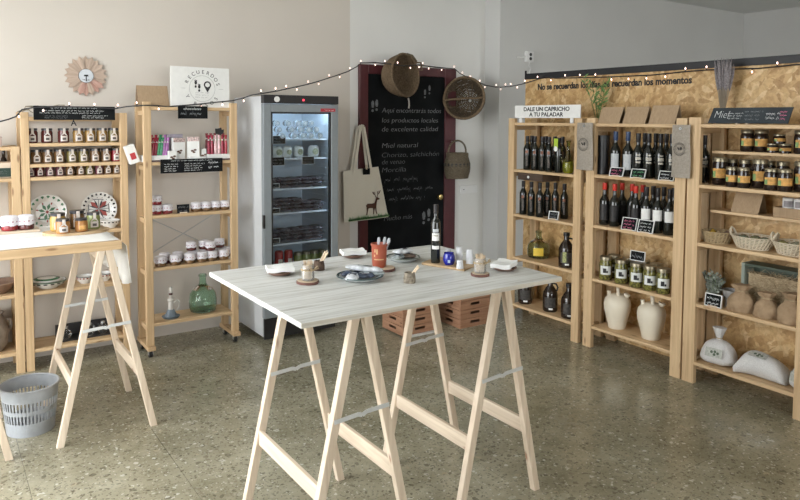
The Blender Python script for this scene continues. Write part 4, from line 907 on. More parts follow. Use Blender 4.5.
# ------------------------------------------------------------------ left table: boards and jars
TC = TZ2+0.0045
p = pz(18, 232, TC)
solo('serving_board', MB().box(-0.22, 0.105, -0.075, 0.075, 0, 0.014).mesh('serving_board', raw_pine('x'), False), 'light wooden board under two cloth-topped jars', 'board', (0.385, 4.37, TC), 0.05, bev=0.003)
for i, (px, lb) in enumerate(((10, 'left'), (26, 'right'))):
    q = onY(px, 4.34, TC+0.0145); jam_jar('%s large cloth-topped jar with red jam on the left table' % lb, q, r=0.0425, h=0.082, col=('red', 'maroon')[i], group='large cloth-topped jars')
bm_ = MB(); n = 28; pts = []
for k in range(n):
    a = 2*PI*k/n; pts.append((0.17*math.cos(a)*(1+0.04*math.sin(3*a)), 0.105*math.sin(a)*(1+0.05*math.cos(2*a))))
bm_.add([(x, y, 0) for x, y in pts]+[(x, y, 0.014) for x, y in pts], [tuple(reversed(range(n))), tuple(range(n, 2*n))]+[(i, (i+1) % n, n+(i+1) % n, n+i) for i in range(n)])
bp = pz(78, 232.5, TC)
solo('serving_board', bm_.mesh('serving_board', wood('board_wood', 'x', (0.46, 0.31, 0.17), (0.60, 0.44, 0.26)), True, 50), 'oval wooden board under five jars of honey and spreads', 'board', (0.655, 4.155, TC), 0.0)
TJ = TC+0.0145
for px, yy, r0, h, c, lb in ((58, 4.19, 0.040, 0.098, 'honey', 'tall yellow jar on the oval board'), (63, 4.085, 0.036, 0.078, 'orange', 'short dark orange tagged jar in front on oval board'), (81.5, 4.10, 0.033, 0.072, 'orange', 'short orange jar without pale tag on oval board'), (77, 4.225, 0.041, 0.102, 'brown', 'dark jar at the back of the oval board'), (93.5, 4.17, 0.036, 0.092, 'green', 'green tagged jar at the right of oval board')):
    q = onY(px, yy, TJ)
    if 'without' in lb: spawn('preserve_jar', lb, 'jar', q, 0, [('glass_body', jar_body(r0, h, c)), ('lid', jar_lid(r0, h, M_LID)), ('label', band(r0, h*0.2, h*0.5, M_ORANGE, -120, -60))], 'jars on the oval board')
    else: tag_jar(lb, q, r0, h, c, 0, 'jars on the oval board')
pp = MB().box(-0.16, 0.125, -0.05, 0.05, 0, 0.002); 
o = solo('leaflet', pp.mesh('leaflet', M_PAPER, False), 'pale leaflets lying flat on the white cloth', 'paper', (0.36, 4.12, TC), 0.05)
for k in range(3): obj('print', scribble(0.07, 0.03, 2, flat('faint_print', (0.45, 0.5, 0.55), 0.8), 70+k, thick=0.002), o, (-0.1+k*0.085, 0.0, 0.0026), (-PI/2, 0, 0))
q = onY(5, 4.485, TC)
solo('dark_cloth', disp_blob(lambda u, v: ((u-0.5)*0.22, 0.045*math.cos(2*PI*v)*(0.4+0.6*math.sin(PI*min(max(u, .05), .95))), 0.022+0.021*math.sin(2*PI*v)*(0.5+0.5*math.sin(PI*min(max(u, .05), .95)))+0.0), 14, 12, 'dark_cloth', fibre('navy_cloth', (0.03, 0.035, 0.05), (0.09, 0.10, 0.13), (40, 40, 40))), 'rolled dark blue cloth behind the cloth-topped jars', 'cloth', q)

# ------------------------------------------------------------------ caster unit: top sign, boxes, sweets
sl, sr = pY(170.2, 86, 4.93), pY(228.8, 88, 4.93); sw = sr.x-sl.x; sz0, sh = 1.7555, 0.288
r = thing('logo_sign', 'white square-cornered sign with circular footprint and map pin logo', 'sign', ((sl.x+sr.x)/2, 4.92, sz0))
tl = 0.03
bo = boxpart('panel', -sw/2, sw/2, 0, 0.012, 0, sh, M_PAPER, r, 0.001, rot=(-tl, 0.008, 0))
lc = Vector((0.012, -0.0008, 0.135)); R0 = 0.108
lg = bpy.data.meshes.new('lettering'); bmx = bmesh.new()
def ring_letters(txt, a0, a1, inside=False, cap=0.026):
    for i, ch in enumerate(txt):
        a = math.radians(a0+(a1-a0)*i/max(1, len(txt)-1))
        me = text_mesh(ch, cap/0.7, M_INK, align='CENTER', extrude=0.0003)
        rot = (PI/2-a) if not inside else (-PI/2-a)
        rad = R0 if not inside else R0+cap
        me.transform(Matrix.Translation((lc.x+rad*math.cos(a), lc.y, lc.z+rad*math.sin(a))) @ Matrix.Rotation(rot, 4, 'Y'))
        bmx.from_mesh(me); bpy.data.meshes.remove(me)
ring_letters('RECUERDOS', 157, 17); ring_letters('Y', 208, 208, True); ring_letters('PASOS', 243, 325, True)
bmx.to_mesh(lg); bmx.free(); lg.materials.append(M_INK); obj('lettering', lg, bo)
M_SOFTINK = flat('grey_ink', (0.35, 0.35, 0.35), 0.8)
ringm = MB()
for rad in (0.093, 0.075):
    n = 48
    vs = []
    for i in range(n):
        a = 2*PI*i/n; vs += [((rad-0.0011)*math.cos(a), 0, (rad-0.0011)*math.sin(a)), ((rad+0.0011)*math.cos(a), 0, (rad+0.0011)*math.sin(a))]
    if rad > 0.08: ringm.add(vs, [(2*i, 2*i+1, (2*i+3) % (2*n), (2*i+2) % (2*n)) for i in range(n)])
for s in (-1, 1): ringm.add([(s*0.12, 0, -0.001), (s*0.155, 0, -0.001), (s*0.155, 0, 0.001), (s*0.12, 0, 0.001)], [(0, 1, 2, 3)])
ringm.xf(Matrix.Translation(lc)); obj('logo_ring', ringm.mesh('logo_ring', M_SOFTINK, False), bo)
pin = MB(); n = 20; rO, rI = 0.027, 0.017; pc = Vector((0.038, 0, 0.028))
vs = []
for i in range(n+1):
    a = math.radians(-35+250*i/n); vs += [(pc.x+rO*math.cos(a), 0, pc.z+rO*math.sin(a)), (pc.x+rI*math.cos(a), 0, pc.z+rI*math.sin(a))]
pin.add(vs, [(2*i, 2*i+2, 2*i+3, 2*i+1) for i in range(n)])
pin.add([(pc.x-rO*0.82, 0, pc.z-rO*0.57), (pc.x, 0, pc.z-0.055), (pc.x, 0, pc.z-rI)], [(0, 1, 2)]); pin.add([(pc.x+rO*0.82, 0, pc.z-rO*0.57), (pc.x, 0, pc.z-0.055), (pc.x, 0, pc.z-rI)], [(0, 2, 1)])
pin.add([(pc.x-rO*0.82, 0, pc.z-rO*0.57), (pc.x, 0, pc.z-rI), (pc.x-rI*0.82, 0, pc.z-rI*0.57)], [(0, 1, 2)]); pin.add([(pc.x+rO*0.82, 0, pc.z-rO*0.57), (pc.x, 0, pc.z-rI), (pc.x+rI*0.82, 0, pc.z-rI*0.57)], [(0, 2, 1)])
for fx, fz in ((-0.047, 0.03), (-0.022, 0.002)):
    for cx2, cz2, ra, rb in ((fx, fz+0.012, 0.0095, 0.015), (fx-0.001, fz-0.016, 0.0075, 0.010)):
        pin.add([(cx2+ra*math.cos(2*PI*i/12), 0, cz2+rb*math.sin(2*PI*i/12)) for i in range(12)], [tuple(range(12))])
    for i in range(4): pin.add([(fx-0.008+i*0.005+0.003*math.cos(2*PI*q/6), 0, fz+0.03+0.003*math.sin(2*PI*q/6)-abs(i-1)*0.002) for q in range(6)], [tuple(range(6))])
pin.xf(Matrix.Translation(lc)); obj('logo_footprints_and_pin', pin.mesh('logo_footprints_and_pin', M_INK, False), bo)
obj('small_print', scribble(0.11, 0.05, 3, M_SOFTINK, 81, thick=0.0012), bo, (lc.x, -0.001, lc.z-0.045))
# kraft wedge box
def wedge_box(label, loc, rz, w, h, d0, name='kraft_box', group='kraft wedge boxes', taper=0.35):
    """front leans back to a ridge, open side, shade within painted as darker card"""
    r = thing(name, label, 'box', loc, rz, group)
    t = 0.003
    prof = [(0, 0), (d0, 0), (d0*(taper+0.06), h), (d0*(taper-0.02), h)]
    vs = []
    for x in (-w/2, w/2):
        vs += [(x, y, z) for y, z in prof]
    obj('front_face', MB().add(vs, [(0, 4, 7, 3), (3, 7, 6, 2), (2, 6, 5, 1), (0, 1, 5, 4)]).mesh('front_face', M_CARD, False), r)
    for x, sg in ((-w/2+0.002, 1),): obj('end_flap', MB().add([(x, y, z) for y, z in prof], [(0, 1, 2, 3)]).mesh('end_flap', M_CARDSHADE, False), r)
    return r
p0, p1 = onY(138, 4.99, 1.756), onY(169, 4.99, 1.756)
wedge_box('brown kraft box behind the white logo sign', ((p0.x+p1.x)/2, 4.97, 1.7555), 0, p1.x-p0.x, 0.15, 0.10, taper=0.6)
pa, pb2 = pY(178, 112, 4.88), pY(207.5, 112, 4.88)
chalkboard('hanging_slate', 'small chalkboard hanging under the white logo sign', pb2.x-pa.x, 0.088, ((pa.x+pb2.x)/2, 4.876, pY(192, 118.6, 4.88).z), 0, 1, 83, M_FAINT, stand=False, heading='chocolates')
pa, pb2 = pY(160.5, 166, 4.88), pY(222.5, 166, 4.88)
r = chalkboard('hanging_slate', 'long chalkboard with price list below the sweets shelf', pb2.x-pa.x, 0.098, ((pa.x+pb2.x)/2, 4.878, pY(192, 172.4, 4.88).z), 0.0, 0, 84, M_CHALK, stand=False)
w2 = pb2.x-pa.x
for dx, ww, rows, sd, z in ((-w2*0.33, w2*0.24, 4, 85, 0.04), (w2*0.03, w2*0.34, 4, 86, 0.04), (w2*0.36, w2*0.2, 2, 87, 0.052)):
    obj('handwriting', scribble(ww, 0.062, rows, M_CHALK, sd), r, (dx, -0.0015, z))
obj('handwriting', scribble(w2*0.7, 0.015, 1, M_CHALK, 88), r, (0, -0.0015, 0.086))
# sweets: white trays with twisted pouches
ZS = 1.372
def tray(label, px0, px1, y0=4.91, dd=0.12, hh=0.045):
    a, b = onY(px0, y0, ZS), onY(px1, y0, ZS); w = b.x-a.x
    r = thing('display_tray', label, 'tray', ((a.x+b.x)/2, y0, ZS+0.0003), 0, 'white sweet trays')
    for nm, q in (('tray_floor', (-w/2, w/2, 0, dd, 0, 0.003)), ('tray_wall', (-w/2, w/2, 0, 0.003, 0.0031, hh)), ('tray_wall', (-w/2, w/2, dd-0.003, dd, 0.0031, hh)), ('tray_wall', (-w/2, -w/2+0.003, 0.0031, dd-0.0031, 0.0031, hh)), ('tray_wall', (w/2-0.003, w/2, 0.0031, dd-0.0031, 0.0031, hh))):
        boxpart(nm, *q, M_PAPER, r, 0)
    boxpart('tray_stripe', -w/2, w/2, -0.001, 0, 0.001, 0.012, flat('dark_stripe', (0.10, 0.05, 0.05), 0.6), r, 0)
    return a.x, b.x
def sachet(label, loc, col, h, tilt, group, cap=None):
    mats = dict(red=(0.36, 0.03, 0.05), green=(0.04, 0.28, 0.12), violet=(0.40, 0.16, 0.42), crimson=(0.30, 0.02, 0.05), pink=(0.75, 0.50, 0.52), brown=(0.22, 0.05, 0.06))
    body = cached(('sach', h), lambda: MB().lathe([(0, 0), (0.0085, 0.0), (0.0115, h*0.1), (0.0118, h*0.5), (0.0095, h*0.72), (0.0055, h*0.80), (0.009, h*0.92), (0.0115, h)], 10, sy=0.75).mesh('pouch', None))
    o = thing('sweet_pouch', label, 'sweets', loc, 0, group)
    me = cached(('sachm', h, col), lambda: body.copy())
    if not me.materials: me.materials.append(flat('pouch_'+col, mats[col], 0.2, var=0.3, vscale=60))
    obj('pouch', me, o, (0, 0, 0), (0.0, tilt, 0))
    tie = cached(('sacht', h), lambda: MB().lathe([(0.006, h*0.78), (0.0075, h*0.80), (0.006, h*0.82)], 10, sy=0.75).mesh('tie', M_PAPER)); obj('tie', tie, o, (0, 0, 0), (0.0, tilt, 0))
xa, xb = tray('left white tray of red, green and violet sweet pouches', 144, 170)
seq = ['red', 'crimson', 'red', 'crimson', 'green', 'green', 'violet', 'violet']
for i, c in enumerate(seq):
    sachet('%s pouch from left in the front of the mixed sweets tray' % ('first', 'second', 'third', 'fourth', 'fifth', 'sixth', 'seventh', 'eighth')[i], (xa+0.022+(xb-xa-0.044)*i/7, 4.945, ZS+0.0036), c, 0.168, 0.14, 'mixed sweet pouches')
for i in range(5):
    sachet('%s sweet pouch in the back of the mixed sweets tray' % order(i, 5), (xa+0.025+(xb-xa-0.05)*i/4, 4.995, ZS+0.0036), ('brown', 'red', 'crimson', 'green', 'violet')[i], 0.185, 0.1, 'back row of mixed sweets')
xa, xb = tray('right white tray of red and pink sweet tubes', 207.5, 230)
for i, c in enumerate(('crimson', 'crimson', 'pink', 'pink', 'crimson', 'red')):
    sachet('%s tube from left in the front of the red and pink tray' % ('first', 'second', 'third', 'fourth', 'fifth', 'sixth')[i], (xa+0.02+(xb-xa-0.04)*i/5, 4.94, ZS+0.0036), c, 0.180, 0, 'red and pink sweet tubes')
for i in range(5):
    sachet('%s dark tube in the back of the red and pink tray' % order(i, 5), (xa+0.022+(xb-xa-0.044)*i/4, 4.99, ZS+0.0036), 'brown', 0.192, 0, 'back row of sweet tubes')
p = pY(220, 131, 4.915)
solo('bow_card', MB().prism([(-0.03, -0.016), (-0.008, -0.02), (0.004, -0.028), (0.03, -0.01), (0.032, 0.016), (0.016, 0.012), (0.012, 0.03), (-0.012, 0.022), (-0.034, 0.022)], 0, 0.004).mesh('bow_card', M_BLACK, False), 'black cut-out bow card standing above pink sweet tubes', 'card', (p.x, 4.921, p.z-0.004))
# white chocolate boxes in the middle
def choc_box(label, px, w, h, y, lean=0.0, flower=True, print_=True):
    q = onY(px, y, ZS); r = thing('chocolate_box', label, 'box', (q.x, y, ZS+0.0003), lean, 'white chocolate boxes')
    boxpart('box_body', -w/2, w/2, 0, 0.035, 0, h, M_PAPER, r, 0.001)
    if flower: boxpart('floral_top', -w/2, w/2, -0.0012, 0, h*0.82, h, flat('floral_print', (0.55, 0.42, 0.40), 0.7, var=0.6, vscale=120), r, 0)
    if print_:
        mb = MB()
        for dx, dz in ((-0.012, 0.0), (0.008, 0.006), (0.0, -0.01)): mb.add([(w*0.05+dx+0.011*math.cos(2*PI*i/8), -0.0012, h*0.42+dz+0.007*math.sin(2*PI*i/8)) for i in range(8)], [tuple(range(8))])
        obj('chocolate_print', mb.mesh('chocolate_print', flat('choc_print', (0.12, 0.06, 0.04), 0.7), False), r)
choc_box('left white chocolate pouch box with floral top', 179.5, 0.085, 0.165, 4.925, 0.12); choc_box('right tall white chocolate pouch box with floral top', 193.5, 0.085, 0.172, 4.92, -0.15)
choc_box('low white box in front of the left chocolate box', 173, 0.055, 0.075, 4.895, 0.05, False); choc_box('long low white box under the right chocolate box', 198, 0.11, 0.03, 4.893, 0, False, False); choc_box('slim white box right of the chocolate boxes', 204, 0.035, 0.085, 4.93, -0.1, False)
q = onY(176, 5.02, ZS); r = thing('gift_bag', 'silvery lilac foil gift bag behind the chocolate boxes', 'bag', (q.x, 5.02, ZS+0.0003)); boxpart('bag_body', -0.06, 0.055, 0, 0.04, 0, 0.165, flat('lilac_foil', (0.42, 0.38, 0.46), 0.3, metal=0.3, var=0.2), r, 0.004)
obj('fold', MB().box(-0.06, 0.055, 0.014, 0.026, 0.1652, 0.19).mesh('fold', MATS['lilac_foil'], False), r)
q = onY(138.5, 4.93, ZS); r = thing('sweet_packet', 'white and red packet jutting out left of caster unit', 'packet', (q.x-0.0, 4.955, ZS-0.003), 0); pk = boxpart('packet_body', -0.045, 0.02, 0, 0.06, 0.0, 0.13, M_PAPER, r, 0.003, rot=(0, -0.32, 0)); boxpart('red_print', -0.03, 0.005, -0.0012, 0, 0.03, 0.075, flat('packet_red', (0.5, 0.04, 0.05), 0.5), pk, 0)
chalkboard('price_slate', 'small dark slate between jam jars on the caster unit', 0.088, 0.062, onY(183.5, 4.92, 1.0), 0, 2, 91, M_FAINT, tilt=0.12)
# candlestick
q = onY(171, 4.985, 0.24); M_BLUEG = flat('blue_grey_glaze', (0.18, 0.23, 0.28), 0.2, spec=0.6)
r = spawn('candlestick', 'blue and white ceramic candlestick beside the green demijohn', 'candlestick', q, 0, [('base_dish', MB().lathe([(0, 0), (0.055, 0), (0.064, 0.012), (0.06, 0.014), (0.045, 0.012), (0.034, 0.035), (0.022, 0.06), (0, 0.06)], 24).mesh('base_dish', M_BLUEG)),
    ('stem', MB().lathe([(0.02, 0.0605), (0.017, 0.075), (0.018, 0.12), (0.023, 0.125), (0.022, 0.135), (0.016, 0.14), (0.0, 0.14)], 18).mesh('stem', M_CERAM)), ('candle', MB().lathe([(0.0125, 0.1405), (0.0125, 0.215), (0.008, 0.222), (0, 0.224)], 14).mesh('candle', M_CERAM)), ('band', MB().lathe([(0.013, 0.165), (0.0135, 0.166), (0.0135, 0.18), (0.013, 0.181)], 14).mesh('band', flat('red_black_band', (0.09, 0.03, 0.03), 0.3)))])
obj('handle', MB().tube([(0.018, 0, 0.105), (0.045, 0, 0.122), (0.062, 0, 0.105), (0.06, 0, 0.07), (0.04, 0, 0.045)], 0.006, 8).mesh('handle', M_CERAM), r)

# ------------------------------------------------------------------ fridge contents
def fX(px, y, z): return onY(px, y, z)
cap_parts = [('glass_body', cached('yog', lambda: MB().lathe([(0, 0), (0.02, 0), (0.022, 0.004), (0.022, 0.05), (0.0185, 0.058), (0, 0.058)], 16).mesh('glass_body', glassy('milk_glass', (0.85, 0.9, 0.92), 0.2)))), ('lid', cached('yogl', lambda: MB().cyl(0.0195, 0.0583, 0.068, 16).mesh('lid', M_WHITE))), ('lid_ring', cached('yogr', lambda: MB().lathe([(0.012, 0.0683), (0.016, 0.0683), (0.016, 0.0687), (0.012, 0.0687)], 16).mesh('lid_ring', flat('lid_blue', (0.25, 0.36, 0.44), 0.5))))]
# jars lie on their side, caps to the front, in three layers
for lv, (xs_, zc, nm) in enumerate((((279, 291, 300, 307.5, 316.5), 1.525+0.0235, 'bottom'), ((276, 288.5, 297, 305, 313), 1.525+0.0235*3, 'middle'), ((274, 285, 295, 301.5, 308), 1.525+0.0235*5, 'top'))):
    for i, px in enumerate(xs_):
        q = fX(px, 4.83, zc)
        o = spawn('small_jar', '%s white-capped jar in the %s layer on the top fridge shelf' % (order(i, 5), nm), 'jar', q, 0, cap_parts, 'white-capped jars %s layer' % nm); o.rotation_euler = (PI/2, 0, 0)
# wrapped cheeses
def cheese(label, px, w, y=4.86):
    q = fX(px, y, 1.3785); M = flat('cheese_wrap', (0.82, 0.83, 0.80), 0.35, var=0.08, vscale=40)
    r = thing('wrapped_cheese', label, 'cheese', q, 0, 'wrapped cheeses')
    rr = random.Random(int(px)); ph = rr.random()*6
    def fn(u, v):
        a = 2*PI*v; R = math.sin(PI*min(max(u, 0.02), 0.98))**0.5
        return (w*R*math.cos(a)*(1+0.08*math.sin(5*a+ph)), 0.04*R*math.sin(a), 0.045+0.045*math.copysign(abs(math.cos(PI*u))**0.8, -math.cos(PI*u))*(1+0.1*math.sin(3*a+ph)))
    obj('cheese_body', disp_blob(fn, 10, 16, 'cheese_body', M), r)
    k = MB().cyl(w*0.55, 0, 0.003, 16); k.xf(Matrix.Translation((0, -0.041, 0.045)) @ Matrix.Rotation(PI/2, 4, 'X')); obj('label', k.mesh('label', flat('cheese_label', (0.35, 0.36, 0.24), 0.6, var=0.5, vscale=60)), r)
for i, (px, w) in enumerate(((277, 0.045), (287, 0.036), (298, 0.042), (313, 0.046))): cheese('%s white wrapped cheese on the second fridge shelf' % order(i, 4), px, w)
# sausage packs
M_SAUS = flat('cured_sausage', (0.075, 0.028, 0.03), 0.25, var=0.6, vscale=60, spec=0.8); M_PLAST = clear_sheet('vacuum_plastic', (0.95, 0.95, 0.96), rough=0.12, body=(0.48, 0.46, 0.54), body_w=0.28)
def sausage_mesh(k):
    rr = random.Random(k); mb = MB()
    for i in range(4):
        y = -0.03+i*0.02; pts = [(-0.065+0.13*t/7, y+0.004*math.sin(t+i+k), 0.012+0.003*math.sin(t*1.7+i)) for t in range(8)]
        mb.tube(pts, [0.004]+[0.0095+0.0015*math.sin(t*2.3+k) for t in range(6)]+[0.004], 8)
    return mb.mesh('sausages', M_SAUS)
def wrap_mesh(k):
    def fn(u, v):
        a = 2*PI*v; x = (u-0.5)*0.155; e = 1-abs(2*u-1)**6
        return (x, (0.044+0.003*math.sin(9*u+k))*math.cos(a)*(0.9+0.1*e), 0.0125+0.0125*math.sin(a)*max(0.06, e)*(1+0.12*math.sin(14*u+3*a+k)))
    return disp_blob(fn, 16, 14, 'plastic_wrap', M_PLAST)
SM = [sausage_mesh(k) for k in range(3)]; WM = [wrap_mesh(k) for k in range(3)]
rr = random.Random(9)
for z, nm, nn in ((1.15, 'third', 15), (0.965, 'fourth', 18), (0.73, 'fifth', 20)):
    for k in range(nn):
        col_ = k % 5; lvl = k // 5; x = fcx-0.196+col_*0.095+(0.012 if lvl % 2 else 0)
        y = 4.87+rr.uniform(-0.006, 0.012)
        o = thing('sausage_pack', '%s dark sausage pack in the %s layer on the %s fridge shelf' % (order(col_, min(5, nn-5*lvl)), ('lowest', 'second', 'third', 'highest')[lvl], nm), 'sausages', (x, y, z+0.001+lvl*0.0262), PI/2+rr.uniform(-0.05, 0.05), 'sausage packs on the %s fridge shelf' % nm)
        obj('sausages', SM[k % 3], o); obj('plastic_wrap', WM[k % 3], o)
# bottom: red tins and jars
boxpart_f = obj('crate_shelf', MB().box(-fw+0.058, fw-0.064, 0.075, fd-0.08, 0.495, 0.507).mesh('crate_shelf', MATS['shelf_wire_white'], False), fr)
for i, px in enumerate((279, 288.5)):
    spawn('red_tin', ('left', 'right')[i]+' red drink tin at the bottom of the fridge', 'tin', fX(px, 4.84, 0.5072), 0, [('tin_body', cached('tin', lambda: MB().lathe([(0, 0), (0.026, 0), (0.033, 0.008), (0.033, 0.15), (0.026, 0.16), (0, 0.16)], 20).mesh('tin_body', flat('red_tin', (0.42, 0.03, 0.03), 0.3)))), ('band', band(0.033, 0.05, 0.10, flat('tin_band', (0.6, 0.55, 0.5), 0.5, var=0.5, vscale=60), -120, -60))], 'red tins in the fridge')
for i, px in enumerate((298, 306, 314, 322)):
    spawn('preserve_jar', '%s green preserve jar at the bottom of the fridge' % order(i, 4), 'jar', fX(px, 4.86, 0.5072), 0, [('glass_body', jar_body(0.034, 0.13, 'green')), ('lid', jar_lid(0.034, 0.13, M_GOLDLID)), ('label', band(0.034, 0.02, 0.05, M_ORANGE, -130, -50))], 'green jars in the fridge')
for px, py, w, h, lb in ((279, 140, 0.10, 0.062, 'slate price card on the top fridge shelf edge'), (278, 161.5, 0.10, 0.062, 'left slate price card on the second fridge shelf edge'), (308, 160.5, 0.10, 0.058, 'right slate price card on the second fridge shelf edge'), (275.5, 186, 0.055, 0.03, 'tiny slate card on the third fridge shelf edge'), (276, 211, 0.055, 0.035, 'tiny slate card on the fourth fridge shelf edge'), (276, 241, 0.055, 0.035, 'tiny slate card on the fifth fridge shelf edge')):
    q = pY(px, py, 4.778); chalkboard('price_slate', lb, w, h, (q.x, 4.775, q.z-h/2), 0, 2 if w > 0.08 else 1, int(px+py), M_FAINT, stand=False, frame=0.003)

# ------------------------------------------------------------------ baskets, bag and fairy lights at the black door
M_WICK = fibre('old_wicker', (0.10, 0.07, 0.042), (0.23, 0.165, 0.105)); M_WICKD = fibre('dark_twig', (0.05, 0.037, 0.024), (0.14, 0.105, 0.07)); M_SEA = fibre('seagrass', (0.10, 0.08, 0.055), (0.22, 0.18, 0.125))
def coil_bowl(R, depth, rings, tr, mat, wob=0.0, seed=0):
    """stacked coil rings from the mouth (z=0) to the bottom (z=-depth)"""
    rr = random.Random(seed); mb = MB()
    for k in range(rings+1):
        t = k/rings; a = t*PI/2*0.97; rad = R*math.cos(a)**0.72; z = -depth*math.sin(a)
        n = 30 if rad > R*0.4 else 14; ph = rr.random()*6
        mb.tube([(rad*math.cos(2*PI*i/n)*(1+wob*math.sin(5*2*PI*i/n+ph)), rad*math.sin(2*PI*i/n)*(1+wob*math.sin(4*2*PI*i/n+ph)), z+wob*R*math.sin(7*2*PI*i/n+ph)) for i in range(n)], tr, 5, True)
    return mb
p = pY(400, 74, 5.22)
r = thing('wicker_basket', 'round closely woven basket hung open over the door top', 'basket', p); r.rotation_euler = (math.radians(86), 0, math.radians(16)); r.location = (onY(405, 5.10, 2.0).x, 5.10, pY(405, 75, 5.10).z)
obj('coil_weave', coil_bowl(0.185, 0.20, 22, 0.0085, M_WICK, 0.006, 1).mesh('coil_weave', M_WICK), r)
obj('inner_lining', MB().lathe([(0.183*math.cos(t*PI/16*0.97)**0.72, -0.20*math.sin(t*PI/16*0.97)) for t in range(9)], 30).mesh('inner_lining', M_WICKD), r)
obj('rim', MB().tube([(0.188*math.cos(2*PI*i/30), 0.188*math.sin(2*PI*i/30), 0.004) for i in range(30)], 0.012, 7, True).mesh('rim', M_WICK), r)
obj('handle', MB().tube([(0.18, 0.06, 0.0), (0.215, 0.05, 0.03), (0.2, 0.12, 0.03), (0.15, 0.12, 0.01)], 0.008, 6).mesh('handle', M_WICK), r)
obj('rim_wrap', MB().tube([(0.02, 0.188, 0.02), (0.09, 0.178, 0.022), (0.15, 0.13, 0.02)], 0.009, 6).mesh('rim_wrap', M_SEA), r)
pk = pY(409.5, 103, 5.30)
solo('door_hook', MB().tube([(0, 0, 0.045), (0, -0.012, 0.02), (0.002, -0.014, -0.02), (0.0, -0.01, -0.05)], 0.008, 6).mesh('door_hook', flat('pale_peg', (0.45, 0.42, 0.38), 0.5)), 'pale peg hanging on the black door below the round basket', 'peg', (pk.x, 5.322, pk.z))
p = pY(464, 98, 5.22)
r = thing('twig_basket', 'round open twig basket hung beside the door top corner', 'basket', p); r.rotation_euler = (math.radians(84), 0, math.radians(-57)); r.location = (onY(464, 5.13, 1.9).x, 5.13, pY(464, 98, 5.13).z)
mb = coil_bowl(0.195, 0.20, 20, 0.0062, M_WICKD, 0.02, 4)
obj('twig_weave', mb.mesh('twig_weave', M_WICKD), r)
ribs = MB()
for k in range(14):
    a = 2*PI*k/14; ribs.tube([(0.195*math.cos(t*PI/12*0.97)**0.72*math.cos(a), 0.195*math.cos(t*PI/12*0.97)**0.72*math.sin(a), -0.20*math.sin(t*PI/12*0.97)) for t in range(7)], 0.006, 5)
ro = obj('ribs', ribs.mesh('ribs', M_WICK), r); ro['kind'] = 'stuff'
obj('rim', MB().tube([(0.2*math.cos(2*PI*i/30), 0.2*math.sin(2*PI*i/30), 0.004+0.005*math.sin(i*2.1)) for i in range(30)], 0.013, 6, True).mesh('rim', M_WICK), r)
obj('cross_handle', MB().tube([(-0.195, -0.02, 0.0), (-0.12, -0.015, 0.01), (0.0, 0.0, -0.01), (0.10, 0.0, -0.03), (0.19, 0.005, 0.0)], 0.011, 6).mesh('cross_handle', MATS['old_wicker']), r)
# small handled basket
p = pY(457, 178, 5.22)
r = thing('handled_basket', 'small barrel-shaped basket with hoop handle and dark band', 'basket', (p.x, 5.22, p.z))
mb = MB()
prof = lambda t: 0.112+0.022*math.sin(PI*min(1, t*1.15))
for k in range(20):
    t = k/19; rad = prof(t); n = 28
    mb.tube([(rad*math.cos(2*PI*i/n), rad*0.78*math.sin(2*PI*i/n), 0.004+0.235*t+0.0015*math.sin(i*3+k)) for i in range(n)], 0.0078, 5, True)
obj('woven_wall', mb.mesh('woven_wall', M_SEA), r)
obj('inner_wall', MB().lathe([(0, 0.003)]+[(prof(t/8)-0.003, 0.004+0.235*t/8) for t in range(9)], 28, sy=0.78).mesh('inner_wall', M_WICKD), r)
bd = MB()
for a in range(0, 360, 18):
    c, s = math.cos(math.radians(a)), math.sin(math.radians(a)); R = prof(0.55)+0.008; bd.add([(R*math.cos(math.radians(a+d)), R*0.78*math.sin(math.radians(a+d)), 0.004+0.235*0.55+z) for d, z in ((-5, -0.014), (5, -0.014), (5, 0.014), (-5, 0.014))], [(0, 1, 2, 3)])
obj('dark_pattern', bd.mesh('dark_pattern', M_BLACK, False), r)
obj('hoop_handle', MB().tube([(0.11*math.cos(PI*i/12), 0, 0.235+0.13*math.sin(PI*i/12)**0.8) for i in range(13)], 0.009, 7).mesh('hoop_handle', M_SEA), r)
solo('nail', MB().cyl(0.004, 0, 0.12, 8).xf(Matrix.Rotation(PI/2, 4, 'X')).mesh('nail', M_STEEL), 'steel nail holding the small handled basket', 'nail', (p.x, 5.335, p.z+0.353))
# tote bag
M_TOTE = fibre('natural_cotton', (0.72, 0.68, 0.58), (0.80, 0.76, 0.67), (220, 220, 220), 0.95, 0.1)
tp = pY(360, 126, 5.29); YT = 5.285
r = thing('tote_bag', 'cream cotton tote bag with deer print hanging on the door frame', 'bag', (tp.x, YT, tp.z))
crn = [pY(341.5, 171, YT), pY(376.5, 166.5, YT), pY(386.5, 216.5, YT), pY(342.5, 222, YT)]
crn = [c-Vector((tp.x, YT, tp.z)) for c in crn]
def bag_pt(u, v, off):
    top = crn[0].lerp(crn[1], u); bot = crn[3].lerp(crn[2], u); q = top.lerp(bot, v)
    bul = math.sin(PI*u)**0.6*(0.012+0.016*math.sin(PI*min(1, v*0.9)))+0.003*math.sin(u*17+v*4)*math.sin(PI*u)
    return (q.x, -0.03+off*bul, q.z)
NB = 14
vs = [bag_pt(i/NB, j/NB, -1) for i in range(NB+1) for j in range(NB+1)] + [bag_pt(i/NB, j/NB, 1) for i in range(NB+1) for j in range(NB+1)]
fs = []; K = (NB+1)**2
for i in range(NB):
    for j in range(NB):
        a = i*(NB+1)+j; fs += [(a, a+1, a+NB+2, a+NB+1), (K+a, K+a+NB+1, K+a+NB+2, K+a+1)]
bg = obj('bag_body', MB().add(vs, fs).mesh('bag_body', M_TOTE, True, 70), r)
def strap(pts, w):
    mb = MB()
    for (a, b) in zip(pts, pts[1:]): mb.bar(a, b, w, 0.003, (0, 1, 0))
    return mb.mesh('strap', M_TOTE, False)
sa, sb = bag_pt(0.28, 0, -1), bag_pt(0.78, 0, -1)
